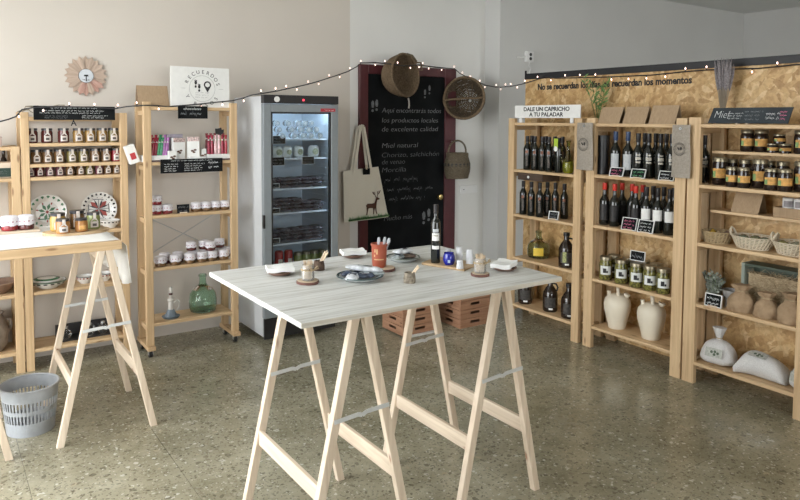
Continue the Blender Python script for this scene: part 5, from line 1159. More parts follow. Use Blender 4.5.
for k, (dx, y) in enumerate(((0.0, -0.044), (-0.015, -0.020))):
    obj('strap', strap([(sa[0]+dx, y, sa[2]-0.04), (-0.025+dx, y+0.004, -0.03), (-0.006, y+0.004, 0.004), (0.012, y+0.004, -0.006), (sb[0]-0.03*k, y, sb[2]-0.04)], 0.026), r)
tg = pY(363, 171, YT)-Vector((tp.x, YT, tp.z)); boxpart('price_tag', tg.x-0.036, tg.x+0.036, -0.062, -0.058, tg.z-0.028, tg.z+0.028, M_BLACKBOARD, r, 0.001); boxpart('clothes_peg', tg.x-0.008, tg.x+0.008, -0.064, -0.05, tg.z+0.018, tg.z+0.06, raw_pine('z'), r, 0.001)
# deer print: outline in metres, origin at the hooves
deer = [(-0.062, 0.085), (-0.055, 0.072), (-0.052, 0.04), (-0.058, 0.0), (-0.048, 0.0), (-0.040, 0.04), (-0.034, 0.058), (-0.01, 0.06), (0.012, 0.058), (0.016, 0.035), (0.014, 0.0), (0.022, 0.0), (0.028, 0.04), (0.036, 0.058), (0.042, 0.022), (0.052, 0.0), (0.06, 0.004), (0.05, 0.03), (0.048, 0.07), (0.052, 0.10), (0.058, 0.13), (0.08, 0.132), (0.084, 0.142), (0.06, 0.155), (0.046, 0.152), (0.036, 0.125), (0.028, 0.105), (0.0, 0.10), (-0.045, 0.102)]
dp = MB(); sc = 1.0
dp.add([(x*sc, 0, z*sc) for x, z in deer], [tuple(range(len(deer)))])
for pts in ([(0.046, 0.152), (0.034, 0.175), (0.018, 0.185), (0.006, 0.205)], [(0.034, 0.175), (0.030, 0.20)], [(0.022, 0.183), (0.018, 0.205)], [(0.055, 0.155), (0.062, 0.18), (0.080, 0.192), (0.09, 0.215)], [(0.064, 0.182), (0.060, 0.208)], [(0.076, 0.19), (0.074, 0.213)]):
    for a, b in zip(pts, pts[1:]): dp.bar((a[0], 0, a[1]), (b[0], 0, b[1]), 0.006, 0.0008, (0, 1, 0))
d0 = pY(369, 214.5, YT)-Vector((tp.x, YT, tp.z))
obj('deer_print', dp.mesh('deer_print', flat('deer_brown', (0.09, 0.04, 0.025), 0.9), False), bg, (d0.x-0.008, -0.0605, d0.z+0.006))
gr = MB(); rr = random.Random(2)
b0, b1_ = crn[3]+Vector((0.03, 0, 0.012)), crn[2]+Vector((-0.012, 0, 0.014))
for k in range(90):
    q = b0.lerp(b1_, k/89); h = rr.uniform(0.012, 0.045); gr.add([(q.x-0.004, 0, q.z), (q.x+0.004, 0, q.z), (q.x+rr.uniform(-0.012, 0.012), 0, q.z+h)], [(0, 1, 2)])
gr.add([(b0.x, 0, b0.z-0.004), (b1_.x, 0, b1_.z-0.004), (b1_.x, 0, b1_.z+0.012), (b0.x, 0, b0.z+0.012)], [(0, 1, 2, 3)])
obj('grass_print', gr.mesh('grass_print', flat('grass_green', (0.15, 0.34, 0.13), 0.9, var=0.4, vscale=80), False), bg, (0, -0.0612, 0))
solo('nail', MB().cyl(0.005, 0, 0.062, 8).xf(Matrix.Rotation(PI/2, 4, 'X')).mesh('nail', M_STEEL), 'nail in the door frame holding the tote bag', 'nail', (tp.x, 5.314, tp.z-0.006))

# fairy lights: one dark cord with little bulbs
pathA = [pY(x, y, Y) for x, y, Y in ((-6, 123, 5.03), (8, 119.5, 5.03), (16, 116.5, 5.03), (22, 109.5, 5.03), (34, 107.5, 5.03), (60, 106.5, 5.03), (95, 107.5, 5.03), (115, 108.7, 5.03), (126, 106.7, 4.96), (140, 105.5, 4.87), (152, 105.2, 4.865), (168, 106.6, 4.90), (185, 105.4, 4.905), (200, 104, 4.905), (216, 102.2, 4.905), (232, 100.8, 4.875), (243, 98, 4.84), (252, 95.0, 4.78), (262, 93.4, 4.70), (276, 91.2, 4.76), (292, 87.8, 4.9), (308, 84.3, 5.0), (322, 80.2, 5.1), (335, 76, 5.18), (348, 71.5, 5.26), (357, 66.5, 5.30), (361, 63.0, 5.30), (375, 62.5, 5.30), (390, 64, 5.06), (404, 66, 5.03), (418, 64.8, 5.10), (425, 65.8, 5.30), (440, 67.5, 5.30), (455, 69, 5.30), (460, 73.5, 5.28), (467, 77, 5.10), (478, 82, 5.08), (486, 85.3, 5.2))]
pathA += [onX_ for onX_ in [pX(x, y, 4.60) for x, y in ((496, 87.2),)]] + [pX(x, y, X) for x, y, X in ((510, 86.6, 4.40), (524, 83.6, 4.285), (535, 80.2, 4.285), (545, 77.0, 4.285), (556, 78.2, 4.285), (575, 77.8, 4.285), (600, 77.2, 4.285), (625, 76.2, 4.285), (650, 75.2, 4.285), (680, 72.2, 4.285), (700, 70.3, 4.285), (725, 69.2, 4.285), (760, 68.3, 4.285), (790, 65.2, 4.285), (820, 62.5, 4.285), (860, 59, 4.285))]
def resample(pts, step):
    out = [pts[0].copy()]; acc = 0.0
    for a, b in zip(pts, pts[1:]):
        L = (b-a).length; d = step-acc
        while d <= L: out.append(a.lerp(b, d/L)); d += step
        acc = L-(d-step)
    return out
r = thing('fairy_lights', 'dark cord of tiny lit fairy lights running above everything', 'fairy lights')
obj('cord', MB().tube(pathA, 0.0045, 6).mesh('cord', M_BLACK), r)
rr = random.Random(12); bulb = MB().lathe([(0, 0.0), (0.003, 0.002), (0.0046, 0.007), (0.0045, 0.012), (0, 0.017)], 8).mesh('bulb', glow('warm_bulb', (1.0, 0.70, 0.60), 3.5)); sock = MB().cyl(0.004, -0.012, -0.0003, 6).mesh('bulb_socket', M_BLACK)
for k, q in enumerate(resample(pathA, 0.155)):
    up = 1 if rr.random() < 0.5 else -1
    dpos = Vector((0, -0.004, 0.013*up)) if q.x < 4.27 else Vector((-0.004, 0, 0.013*up))
    o = obj('bulb', bulb, r, q+dpos, (0 if up > 0 else PI, 0, 0)); obj('bulb_socket', sock, o)

# ------------------------------------------------------------------ right units: tops
sa, sb = pX(515, 112, RX), pX(580.5, 112, RX); sw = sa.y-sb.y
r = thing('shelf_sign', 'long white sign with two lines of black capitals on the oil unit', 'sign', (RX-0.002, (sa.y+sb.y)/2, 1.6935), -PI/2)
bo = boxpart('panel', -sw/2, sw/2, 0, 0.008, 0.0, 0.10, M_PAPER, r, 0.001)
for t, w, z in (('DALE UN CAPRICHO', sw*0.70, 0.055), ('A TU PALADAR', sw*0.52, 0.013)):
    obj('lettering', fit_text(t, w, 0.031, M_INK, extrude=0.0004, bold=0.0012), bo, (-w/2+0.0, -0.0008, z))
for x in (-sw*0.4, sw*0.38): boxpart('clip', x-0.015, x+0.015, -0.001, 0.012, -0.038, -0.0005, M_WHITE, r, 0.001)
# felt bottle bags
M_FELT = fibre('grey_felt', (0.29, 0.255, 0.215), (0.38, 0.34, 0.29), (90, 90, 90), 0.95, 0.3)
def felt_bag(label, px0, px1, z0, z1):
    a, b = onX(px0, RX-0.03, (z0+z1)/2), onX(px1, RX-0.03, (z0+z1)/2); w = a.y-b.y
    r = thing('felt_bottle_bag', label, 'bag', (RX-0.003, (a.y+b.y)/2, z0), -PI/2, 'grey felt bottle bags')
    h = z1-z0
    vs = []; nz, nx = 14, 8
    for side in (-1, 1):
        for i in range(nx+1):
            for j in range(nz+1):
                u, v = i/nx, j/nz; x = (u-0.5)*w*(1-0.06*v); bul = 0.018*math.sin(PI*u)**0.7*(1-0.55*v)
                vs.append((x+0.004*math.sin(v*6), -0.022+side*bul-0.004, v*h))
    K = (nx+1)*(nz+1); fs = []
    for i in range(nx):
        for j in range(nz):
            q = i*(nz+1)+j; fs += [(q, q+nz+1, q+nz+2, q+1), (K+q, K+q+1, K+q+nz+2, K+q+nz+1)]
    for j in range(nz):
        fs += [(j, j+1, K+j+1, K+j)]; q = nx*(nz+1)+j; fs += [(q, K+q, K+q+1, q+1)]
    for i in range(nx): q = i*(nz+1); fs.append((q, K+q, K+q+nz+1, q+nz+1))
    body = obj('bag_body', MB().add(vs, fs).mesh('bag_body', M_FELT, True, 60), r)
    lgm = MB(); n = 20; R = w*0.215; zc = h*0.54
    for i in range(0, n):
        a0, a1 = 2*PI*i/n, 2*PI*(i+0.5)/n
        lgm.add([(R*rr_*math.cos(a_), 0, zc+R*rr_*math.sin(a_)) for a_, rr_ in ((a0, 1), (a1, 1), (a1, 1.12), (a0, 1.12))], [(0, 1, 2, 3)])
    for i in range(0, 26):
        a0, a1 = 2*PI*i/26, 2*PI*(i+0.55)/26
        lgm.add([(R*rr_*math.cos(a_), 0, zc+R*rr_*math.sin(a_)) for a_, rr_ in ((a0, 1.25), (a1, 1.25), (a1, 1.45), (a0, 1.45))], [(0, 1, 2, 3)])
    for cx, cz, q in ((-R*0.35, R*0.25, 0.16), (-R*0.12, 0.0, 0.16), (R*0.38, R*0.2, 0.26), (R*0.38, -R*0.08, 0.13)):
        lgm.add([(cx+R*q*math.cos(2*PI*i/10), 0, zc+cz+R*q*1.3*math.sin(2*PI*i/10)) for i in range(10)], [tuple(range(10))])
    obj('stamped_logo', lgm.mesh('stamped_logo', flat('stamp_ink', (0.06, 0.055, 0.05), 0.9), False), body, (0, -0.0445, 0))
    e = MB().lathe([(0.005, 0), (0.009, 0), (0.009, 0.002), (0.005, 0.002)], 14); e.xf(Matrix.Translation((0, -0.04, h*0.93)) @ Matrix.Rotation(PI/2, 4, 'X')); obj('eyelet', e.mesh('eyelet', M_STEEL), r)
felt_bag('grey felt bottle bag hanging between oil unit and wine unit', 576.5, 593, 1.315, 1.66); felt_bag('grey felt bottle bag hanging between wine unit and honey unit', 671.5, 690.5, 1.315, 1.652)
# three kraft wedge boxes
for i, (x0, x1, h) in enumerate(((597.5, 622, 0.118), (622, 648, 0.118), (648, 678, 0.125))):
    a, b = onX(x0, RX+0.03, 1.656), onX(x1, RX+0.03, 1.656)
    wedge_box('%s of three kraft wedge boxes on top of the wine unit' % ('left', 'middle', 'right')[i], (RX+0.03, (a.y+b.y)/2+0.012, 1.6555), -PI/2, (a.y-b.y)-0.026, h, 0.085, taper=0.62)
# green sprigs
M_STEMG = flat('sprig_stem', (0.14, 0.20, 0.06), 0.6); M_LEAFG = flat('sprig_leaf', (0.13, 0.24, 0.07), 0.55, var=0.4, vscale=30)
def sprigs(rootname, label, base, n, hgt, spread, leaf_mat, stem_mat, leaf_l, leaf_w, seed, lean=None, cat='plant', per=16, rstem=0.003, t0=0.3, hmin=0.75):
    rr = random.Random(seed); r = thing(rootname, label, cat, base); st = MB(); lf = MB()
    for k in range(n):
        d = Vector((rr.uniform(-1, 1)*spread*0.35, rr.uniform(-1, 1)*spread, 1)); 
        if lean: d += Vector(lean[k % len(lean)])
        h = hgt*rr.uniform(hmin, 1.0); pts = []; q = Vector((rr.uniform(-.012, .012), rr.uniform(-.012, .012), 0))
        for i in range(8):
            t = i/7; pts.append(q + Vector((d.x*h*t*t, d.y*h*t**1.3, h*t)))
        st.tube(pts, [rstem*(1-0.6*i/7) for i in range(8)], 5)
        for i in range(per):
            t = t0+(1-t0)*i/per; c = pts[0].lerp(pts[-1], t); j = min(6, int(t*7)); c = pts[j].lerp(pts[j+1], t*7-j)
            a = rr.uniform(0, 2*PI); dr = Vector((math.cos(a)*0.6, math.sin(a), rr.uniform(0.3, 1.1))).normalized(); sd = dr.cross(Vector((rr.uniform(-1, 1), rr.uniform(-1, 1), 0.3))).normalized(); L = leaf_l*rr.uniform(0.6, 1.1); W = leaf_w
            lf.add([c, c+dr*L*0.5+sd*W, c+dr*L, c+dr*L*0.5-sd*W], [(0, 1, 2, 3)])
    obj('stems', st.mesh('stems', stem_mat), r); o = obj('leaves', lf.mesh('leaves', leaf_mat, False), r); o['kind'] = 'stuff'
    return r
q = onX(597.5, RX+0.19, 1.656)
sprigs('green_sprigs', 'bunch of tall green leafy sprigs above the oil unit corner', (RX+0.19, q.y, 1.6555), 6, 0.37, 0.0, M_LEAFG, M_STEMG, 0.06, 0.007, 5, lean=[(0, 0.24, 0), (0, 0.38, 0), (0, -0.14, 0), (0, -0.34, 0), (0, 0.06, 0), (0, -0.24, 0)])
# lavender bundle
q = onX(722, RX+0.20, 1.66); r = thing('lavender_bundle', 'bundle of dried lavender standing behind the honey sign', 'dried flowers', (RX+0.20, q.y, 1.659))
rr = random.Random(6); st = MB(); bl = MB()
for k in range(60):
    a = rr.uniform(0, 2*PI); d = rr.random()**0.6; top = Vector((math.cos(a)*0.03*d, math.sin(a)*0.072*d, rr.uniform(0.34, 0.42))); mid = Vector((top.x*0.25, top.y*0.25, 0.10)); base = Vector((top.x*0.6, top.y*0.6, 0))
    st.tube([base, mid, mid.lerp(top, 0.6)], 0.0016, 4)
    c0 = mid.lerp(top, 0.45); bl.tube([c0, c0.lerp(top, 0.3), c0.lerp(top, 0.7), top], [0.0035, 0.006, 0.005, 0.001], 5)
obj('stems', st.mesh('stems', flat('lavender_stem', (0.30, 0.25, 0.19), 0.8)), r); o = obj('flower_heads', bl.mesh('flower_heads', fibre('lavender_grey', (0.15, 0.135, 0.14), (0.33, 0.30, 0.31), (120, 120, 120))), r); o['kind'] = 'stuff'
obj('tie', MB().lathe([(0.012, 0.085), (0.021, 0.09), (0.021, 0.10), (0.012, 0.105)], 14, sy=1.2).mesh('tie', M_CARD), r)
# honey chalk sign
a, b = onX(708.5, RX+0.02, 1.66), onX(791, RX+0.02, 1.66); w = a.y-b.y
r = thing('honey_sign', 'long slanted chalkboard on top of the honey unit', 'sign', (RX+0.012, (a.y+b.y)/2, 1.6585), -PI/2)
bo = obj('board', MB().prism([(-w/2, 0), (w/2-0.015, 0), (w/2+0.008, 0.094), (-w/2+0.03, 0.094)], 0, 0.008).mesh('board', flat('slate_blue_board', (0.018, 0.026, 0.033), 0.7, var=0.3, vscale=8), False), r, (0, 0, 0.006), (-0.1, 0, 0))
obj('lettering', fit_text('Miel', 0.10, 0.045, M_CHALK, shear=0.35, extrude=0.0004, bold=-0.0012), bo, (-w/2+0.04, -0.001, 0.032))
obj('handwriting', scribble(0.10, 0.045, 3, M_CHALK, 101), bo, (-0.075, -0.001, 0.045)); obj('handwriting', scribble(0.12, 0.07, 3, M_FAINT, 102), bo, (0.04, -0.001, 0.047)); obj('handwriting', scribble(0.09, 0.05, 2, M_CHALK, 103), bo, (0.15, -0.001, 0.045)); obj('handwriting', scribble(0.045, 0.06, 3, M_PINKCHALK, 104), bo, (w/2-0.04, -0.001, 0.048))
for x in (-w*0.12, w*0.0): boxpart('foot', x-0.004, x+0.004, -0.012, 0.02, 0, 0.007, raw_pine('y'), r, 0)

# ------------------------------------------------------------------ honey unit
def honey_parts(r, h):
    return [('glass_body', jar_body(r, h, 'dark')), ('lid', jar_lid(r, h, M_GOLDLID)), ('label', band(r, h*0.26, h*0.60, M_ORANGE, -150, -30), [('label_leaf', cached(('hl', r, h), lambda: MB().patch(r+0.0022, h*0.28, h*0.5, -148, -122, 4).mesh('label_leaf', M_LGREEN)))])]
def honey_row(lst, X, z, r, h, lab, grp):
    for i, px in enumerate(lst): spawn('honey_jar', lab % order(i, len(lst)), 'jar', onX(px, X, z), RZ-0.1, honey_parts(r, h), grp)
honey_row((747, 761), RX+0.20, 1.49, 0.040, 0.135, '%s tall honey jar on the high half shelf', 'tall honey jars')
spawn('honey_jar', 'tall honey jar cut off by the right edge on half shelf', 'jar', onX(801, RX+0.20, 1.49), RZ, honey_parts(0.040, 0.135), 'tall honey jars')
honey_row((772.5, 785), RX+0.172, 1.49, 0.034, 0.055, '%s small squat honey jar on the high half shelf', 'small honey jars')
q = onX(779, RX+0.172, 1.49); spawn('honey_jar', 'small squat honey jar stacked on top of two others', 'jar', q+Vector((0, 0, 0.0555)), RZ, honey_parts(0.034, 0.055), 'small honey jars')
honey_row((719.5, 759.5, 802), RX+0.115, 1.278, 0.045, 0.172, '%s large honey jar with orange label on the honey shelf', 'large honey jars')
honey_row((731.5, 743.3), RX+0.048, 1.278, 0.037, 0.122, '%s of two medium honey jars between the large ones', 'medium honey jars')
honey_row((771, 784.5), RX+0.048, 1.278, 0.041, 0.128, '%s of two medium honey jars at the right of shelf', 'medium honey jars')
honey_row((731, 745, 768.5, 782.5), RX+0.218, 1.278, 0.038, 0.160, '%s honey jar in the shaded back row of honey shelf', 'back row honey jars')
spawn('wine_bottle', 'dark wine bottle in the left corner of honey shelf', 'bottle', onX(703.5, RX+0.17, 1.278), RZ, wineB, 'wine bottles')
# second half shelf: kraft box and tray with tins
a, b = onX(729.5, RX+0.15, 1.112), onX(760, RX+0.15, 1.112)
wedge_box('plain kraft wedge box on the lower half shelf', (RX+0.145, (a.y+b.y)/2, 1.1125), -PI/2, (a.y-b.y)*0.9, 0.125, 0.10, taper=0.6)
q = onX(790, RX+0.16, 1.112); r = thing('card_tray', 'open kraft card tray holding white tins at right', 'tray', (RX+0.145, q.y-0.03, 1.1125), -PI/2)
w = 0.24
for nm, bx in (('tray_floor', (-w/2, w/2, 0, 0.11, 0, 0.003)), ('tray_wall', (-w/2, w/2, 0, 0.003, 0.0031, 0.058)), ('tray_wall', (-w/2, w/2, 0.107, 0.11, 0.0031, 0.058)), ('tray_wall', (-w/2, -w/2+0.003, 0.0031, 0.1069, 0.0031, 0.058)), ('tray_wall', (w/2-0.003, w/2, 0.0031, 0.1069, 0.0031, 0.058))): boxpart(nm, *bx, M_CARD, r, 0)
for i, px in enumerate((788, 799.5)):
    spawn('white_tin', ('left', 'right')[i]+' white tin with grey band standing in kraft tray', 'tin', onX(px, RX+0.195, 1.116), RZ, [('tin_body', cached('wt', lambda: MB().lathe([(0, 0), (0.030, 0), (0.032, 0.004), (0.032, 0.108), (0.028, 0.112), (0, 0.112)], 20).mesh('tin_body', M_WHITE))), ('band', band(0.032, 0.06, 0.095, flat('tin_grey_band', (0.30, 0.28, 0.29), 0.6, var=0.2), -150, -30))], 'white tins')
# baskets on the second shelf
def oval_basket(name, label, loc, rz, a_, b_, h, mat, flare=1.18, rings=9, sticks=26, handles=True, grp=None):
    r = thing(name, label, 'basket', loc, rz, grp)
    mb = MB(); n = 32
    for k in range(rings):
        t = k/(rings-1); s = 0.84+(flare-0.84)*t
        ph = k*PI
        mb.tube([(a_*s*math.cos(2*PI*i/n)*(1+0.012*math.cos(i*PI/1+ph)), b_*s*math.sin(2*PI*i/n)*(1+0.012*math.cos(i*PI+ph)), 0.006+h*t) for i in range(n)], h/rings*0.42, 5, True)
    obj('weave', mb.mesh('weave', mat), r)
    sm = MB()
    for k in range(sticks):
        a0 = 2*PI*k/sticks; sm.tube([(a_*0.84*math.cos(a0), b_*0.84*math.sin(a0), 0.003), (a_*flare*0.99*math.cos(a0+0.15), b_*flare*0.99*math.sin(a0+0.15), h*1.05)], 0.0042, 5)
    o = obj('stakes', sm.mesh('stakes', mat), r); o['kind'] = 'stuff'
    obj('basket_floor', MB().lathe([(0, 0.0), (a_*0.84, 0.0), (a_*0.84, 0.004), (0, 0.004)], 28, sy=b_/a_).mesh('basket_floor', mat), r)
    if handles:
        for sg in (-1, 1): obj('handle', MB().tube([(sg*a_*flare*0.98, -b_*0.35, h), (sg*a_*(flare+0.08), -b_*0.2, h+0.035), (sg*a_*(flare+0.1), 0, h+0.045), (sg*a_*(flare+0.08), b_*0.2, h+0.035), (sg*a_*flare*0.98, b_*0.35, h)], 0.007, 6).mesh('handle', mat), r)
    return r
M_PALEW = fibre('pale_wicker', (0.55, 0.47, 0.35), (0.72, 0.64, 0.50)); M_TANW = fibre('tan_wicker', (0.34, 0.25, 0.14), (0.50, 0.39, 0.24))
BZ = 0.9103
q = onX(717.5, RX+0.12, 0.91); oval_basket('tan_basket', 'low tan seagrass basket at left of the basket shelf', (q.x, q.y, BZ), -PI/2, 0.088, 0.085, 0.066, M_TANW, 1.06, 8, 24, False)
for i, (dx, dy, c, nm) in enumerate(((-0.045, 0.02, (0.52, 0.34, 0.05), 'yellow'), (0.015, -0.015, (0.40, 0.30, 0.18), 'brown'), (0.045, 0.03, (0.12, 0.08, 0.06), 'dark'))):
    solo('sweet_bag', disp_blob(lambda u, v: (0.034*math.sin(PI*min(max(u, .03), .97))*math.cos(2*PI*v)*(1+0.15*math.sin(6*PI*v)), 0.03*math.sin(PI*min(max(u, .03), .97))*math.sin(2*PI*v), 0.075*u), 9, 12, 'sweet_bag', flat('sweet_bag_'+nm, c, 0.3, var=0.4, vscale=50)), nm+' sweet bag inside the low tan basket', 'bag', (q.x+dy, q.y-dx, BZ+0.0045), i*0.7, 'sweet bags')
q = onX(753.5, RX+0.115, 0.91); oval_basket('wicker_tray', 'pale oval wicker basket of green bags in the shelf middle', (q.x, q.y, BZ), -PI/2, 0.113, 0.088, 0.066, M_PALEW, 1.14, 8, 30)
M_CELLO = clear_sheet('cellophane', (0.96, 0.98, 0.96), rough=0.1, body=(0.55, 0.58, 0.50), body_w=0.2)
def herb_bag(label, loc, rz, col, nm, grp, s=0.85):
    r = thing('herb_bag', label, 'bag', loc, rz, grp); rr = random.Random(nm)
    fn = lambda u, v, k=1.0: (0.05*s*k*math.sin(PI*min(max(u, .03), .97))**0.6*math.cos(2*PI*v), 0.034*s*k*math.sin(PI*min(max(u, .03), .97))**0.6*math.sin(2*PI*v)*(1+0.15*math.sin(10*v)), 0.006+0.075*s*u)
    obj('herbs', disp_blob(lambda u, v: fn(u, v, 0.92), 8, 12, 'herbs', fibre('herbs_'+nm, tuple(c*0.5 for c in col), tuple(min(1, c*1.5) for c in col), (60, 60, 60))), r)
    obj('cellophane', disp_blob(lambda u, v: fn(u, v, 1.05), 8, 12, 'cellophane', M_CELLO), r)
for i, (dx, dy, c, nm) in enumerate(((-0.065, 0.0, (0.20, 0.25, 0.13), 'sage'), (0.0, 0.02, (0.30, 0.27, 0.07), 'mustard'), (0.065, 0.0, (0.16, 0.22, 0.09), 'moss'))):
    herb_bag('%s herb bag in the middle wicker basket' % ('left', 'centre', 'right')[i], (q.x+dy, q.y-dx, BZ+0.005), -PI/2+i*0.3, c, nm, 'herb bags in the middle basket')
q2 = onX(790, RX+0.115, 0.91); oval_basket('wicker_tray', 'pale oval wicker basket of yellow bags near the right edge', (q2.x, q2.y-0.03, BZ), -PI/2, 0.108, 0.088, 0.066, M_PALEW, 1.14, 8, 30)
for i, (dx, dy, c, nm) in enumerate(((-0.07, -0.01, (0.42, 0.38, 0.06), 'lemon'), (0.0, 0.02, (0.40, 0.36, 0.22), 'straw'), (0.065, -0.01, (0.45, 0.42, 0.07), 'citrus'))):
    herb_bag('%s herb bag in the wicker basket near right edge' % ('left', 'centre', 'right')[i], (q2.x+dy, q2.y-0.03-dx, BZ+0.005), -PI/2+i*0.3, c, nm, 'herb bags in the right basket')
# third shelf: silvery plant, pot, straw crate, kraft sacks
CZ = 0.5203
q = onX(713, RX+0.13, CZ)
sprigs('silvery_plant', 'bushy silvery green plant behind a small slate', (q.x, q.y, CZ), 40, 0.21, 0.40, fibre('silver_leaf', (0.20, 0.23, 0.19), (0.42, 0.45, 0.40)), M_STEMG, 0.034, 0.009, 8, per=20, t0=0.02, hmin=0.35)
chalkboard('price_slate', 'white-framed slate in front of the silvery plant', 0.098, 0.075, onX(712.5, RX+0.02, CZ), -PI/2+0.05, 2, 111, M_CHALK, tilt=0.15, frame=0.005)
q = onX(731, RX+0.12, CZ); spawn('metal_pot', 'small grey metal pot beside the silvery plant', 'pot', q, 0, [('pot_body', MB().lathe([(0, 0), (0.04, 0), (0.05, 0.10), (0.053, 0.10), (0.053, 0.108), (0.047, 0.108), (0.038, 0.01), (0, 0.008)], 22).mesh('pot_body', flat('grey_pot', (0.32, 0.31, 0.30), 0.5, metal=0.2))), ('soil', MB().cyl(0.0445, 0.085, 0.09, 20).mesh('soil', flat('soil', (0.06, 0.045, 0.03), 0.9)))])
# dark green crate with straw
ca, cb = onX(741, RX+0.15, CZ), onX(806, RX+0.15, CZ); w = ca.y-cb.y+0.05
r = thing('straw_crate', 'dark green wooden crate filled with straw behind kraft sacks', 'crate', (RX+0.14, ca.y-w/2, CZ), -PI/2); M_CRG = wood('green_paint', 'x', (0.05, 0.07, 0.05), (0.09, 0.12, 0.085), knots=False)
M_CRP = wood('pale_green_paint', 'z', (0.24, 0.28, 0.24), (0.33, 0.37, 0.32), knots=False)
boxpart('crate_floor', -w/2, w/2, 0, 0.12, 0, 0.01, M_CRG, r, 0); boxpart('crate_back', -w/2, w/2, 0.11, 0.12, 0.0101, 0.285, M_CRG, r, 0); boxpart('crate_top', -w/2+0.02, w/2, 0.0, 0.1099, 0.27, 0.285, M_CRG, r, 0)
boxpart('crate_end', -w/2, -w/2+0.02, 0, 0.1099, 0.0101, 0.285, M_CRP, r, 0); boxpart('crate_end', w/2-0.02, w/2, 0, 0.1099, 0.0101, 0.2699, M_CRP, r, 0)
rr = random.Random(14); mb = MB()
for k in range(700):
    c = Vector((rr.uniform(-w/2+0.05, w/2-0.05), rr.uniform(0.0, 0.09), rr.uniform(0.02, 0.235))); d = Vector((rr.uniform(-1, 1), rr.uniform(-0.5, 0.3), rr.uniform(-0.8, 0.8))).normalized(); L = rr.uniform(0.02, 0.05); sd = d.cross(Vector((rr.uniform(-1, 1), -1, rr.uniform(-1, 1)))).normalized()*0.0013
    b2 = d.cross(sd).normalized()*rr.uniform(0.003, 0.012)
    a0, m0, e0 = c-d*L, c+b2, c+d*L
    mb.add([a0-sd, a0+sd, m0+sd, m0-sd, e0+sd, e0-sd], [(0, 1, 2, 3), (3, 2, 4, 5)])
wx = MB().box(-w/2+0.03, w/2-0.03, 0.03, 0.10, 0.011, 0.225)
o = obj('straw', mb.mesh('straw', fibre('raffia', (0.30, 0.22, 0.13), (0.55, 0.44, 0.29)), False), None, (RX+0.14, ca.y-w/2, CZ+0.0), -PI/2); tagit(o, 'tangled pale straw stuffed in the dark green crate', 'straw', None, 'stuff')
obj('straw_core', wx.mesh('straw_core', MATS['raffia'], False), o)
M_KRAFT = fibre('kraft_paper', (0.30, 0.205, 0.125), (0.42, 0.30, 0.19), (30, 30, 30), 0.85, 0.4)
def kraft_sack(label, loc, w, h, seed, rz):
    rr = random.Random(seed); ph = rr.random()*6
    def fn(u, v):
        a = 2*PI*v; prof = (0.94, 1.02, 1.04, 1.03, 1.0, 0.94, 0.84, 0.66, 0.42, 0.40, 0.55, 0.66)
        t = u*(len(prof)-1); i = min(len(prof)-2, int(t)); R = prof[i]+(prof[i+1]-prof[i])*(t-i)
        cr = 1+0.07*math.sin(4*a+ph+u*5)+0.055*math.sin(7*a+ph*2-u*8)+0.03*math.sin(13*a+u*19)+(0.22*math.sin(7*a+ph) if u > 0.72 else 0)
        return (w/2*R*cr*math.cos(a), w*0.36*R*cr*math.sin(a), h*u)
    r = thing('kraft_sack', label, 'sack', loc, rz, 'brown kraft paper sacks')
    obj('sack_body', disp_blob(fn, 26, 26, 'sack_body', M_KRAFT), r)
    obj('twine', MB().tube([(w*0.23*math.cos(2*PI*i/14), w*0.165*math.sin(2*PI*i/14), h*0.775) for i in range(14)], 0.004, 5, True).mesh('twine', MATS['raffia']), r)
for px, w, h, lb in ((741, 0.152, 0.165, 'left brown kraft paper sack before the straw crate'), (766, 0.132, 0.15, 'middle brown kraft paper sack before the straw crate'), (792, 0.155, 0.175, 'right brown kraft paper sack before the straw crate')):
    kraft_sack(lb, onX(px, RX+0.072, CZ), w, h, int(px), -PI/2+0.3)
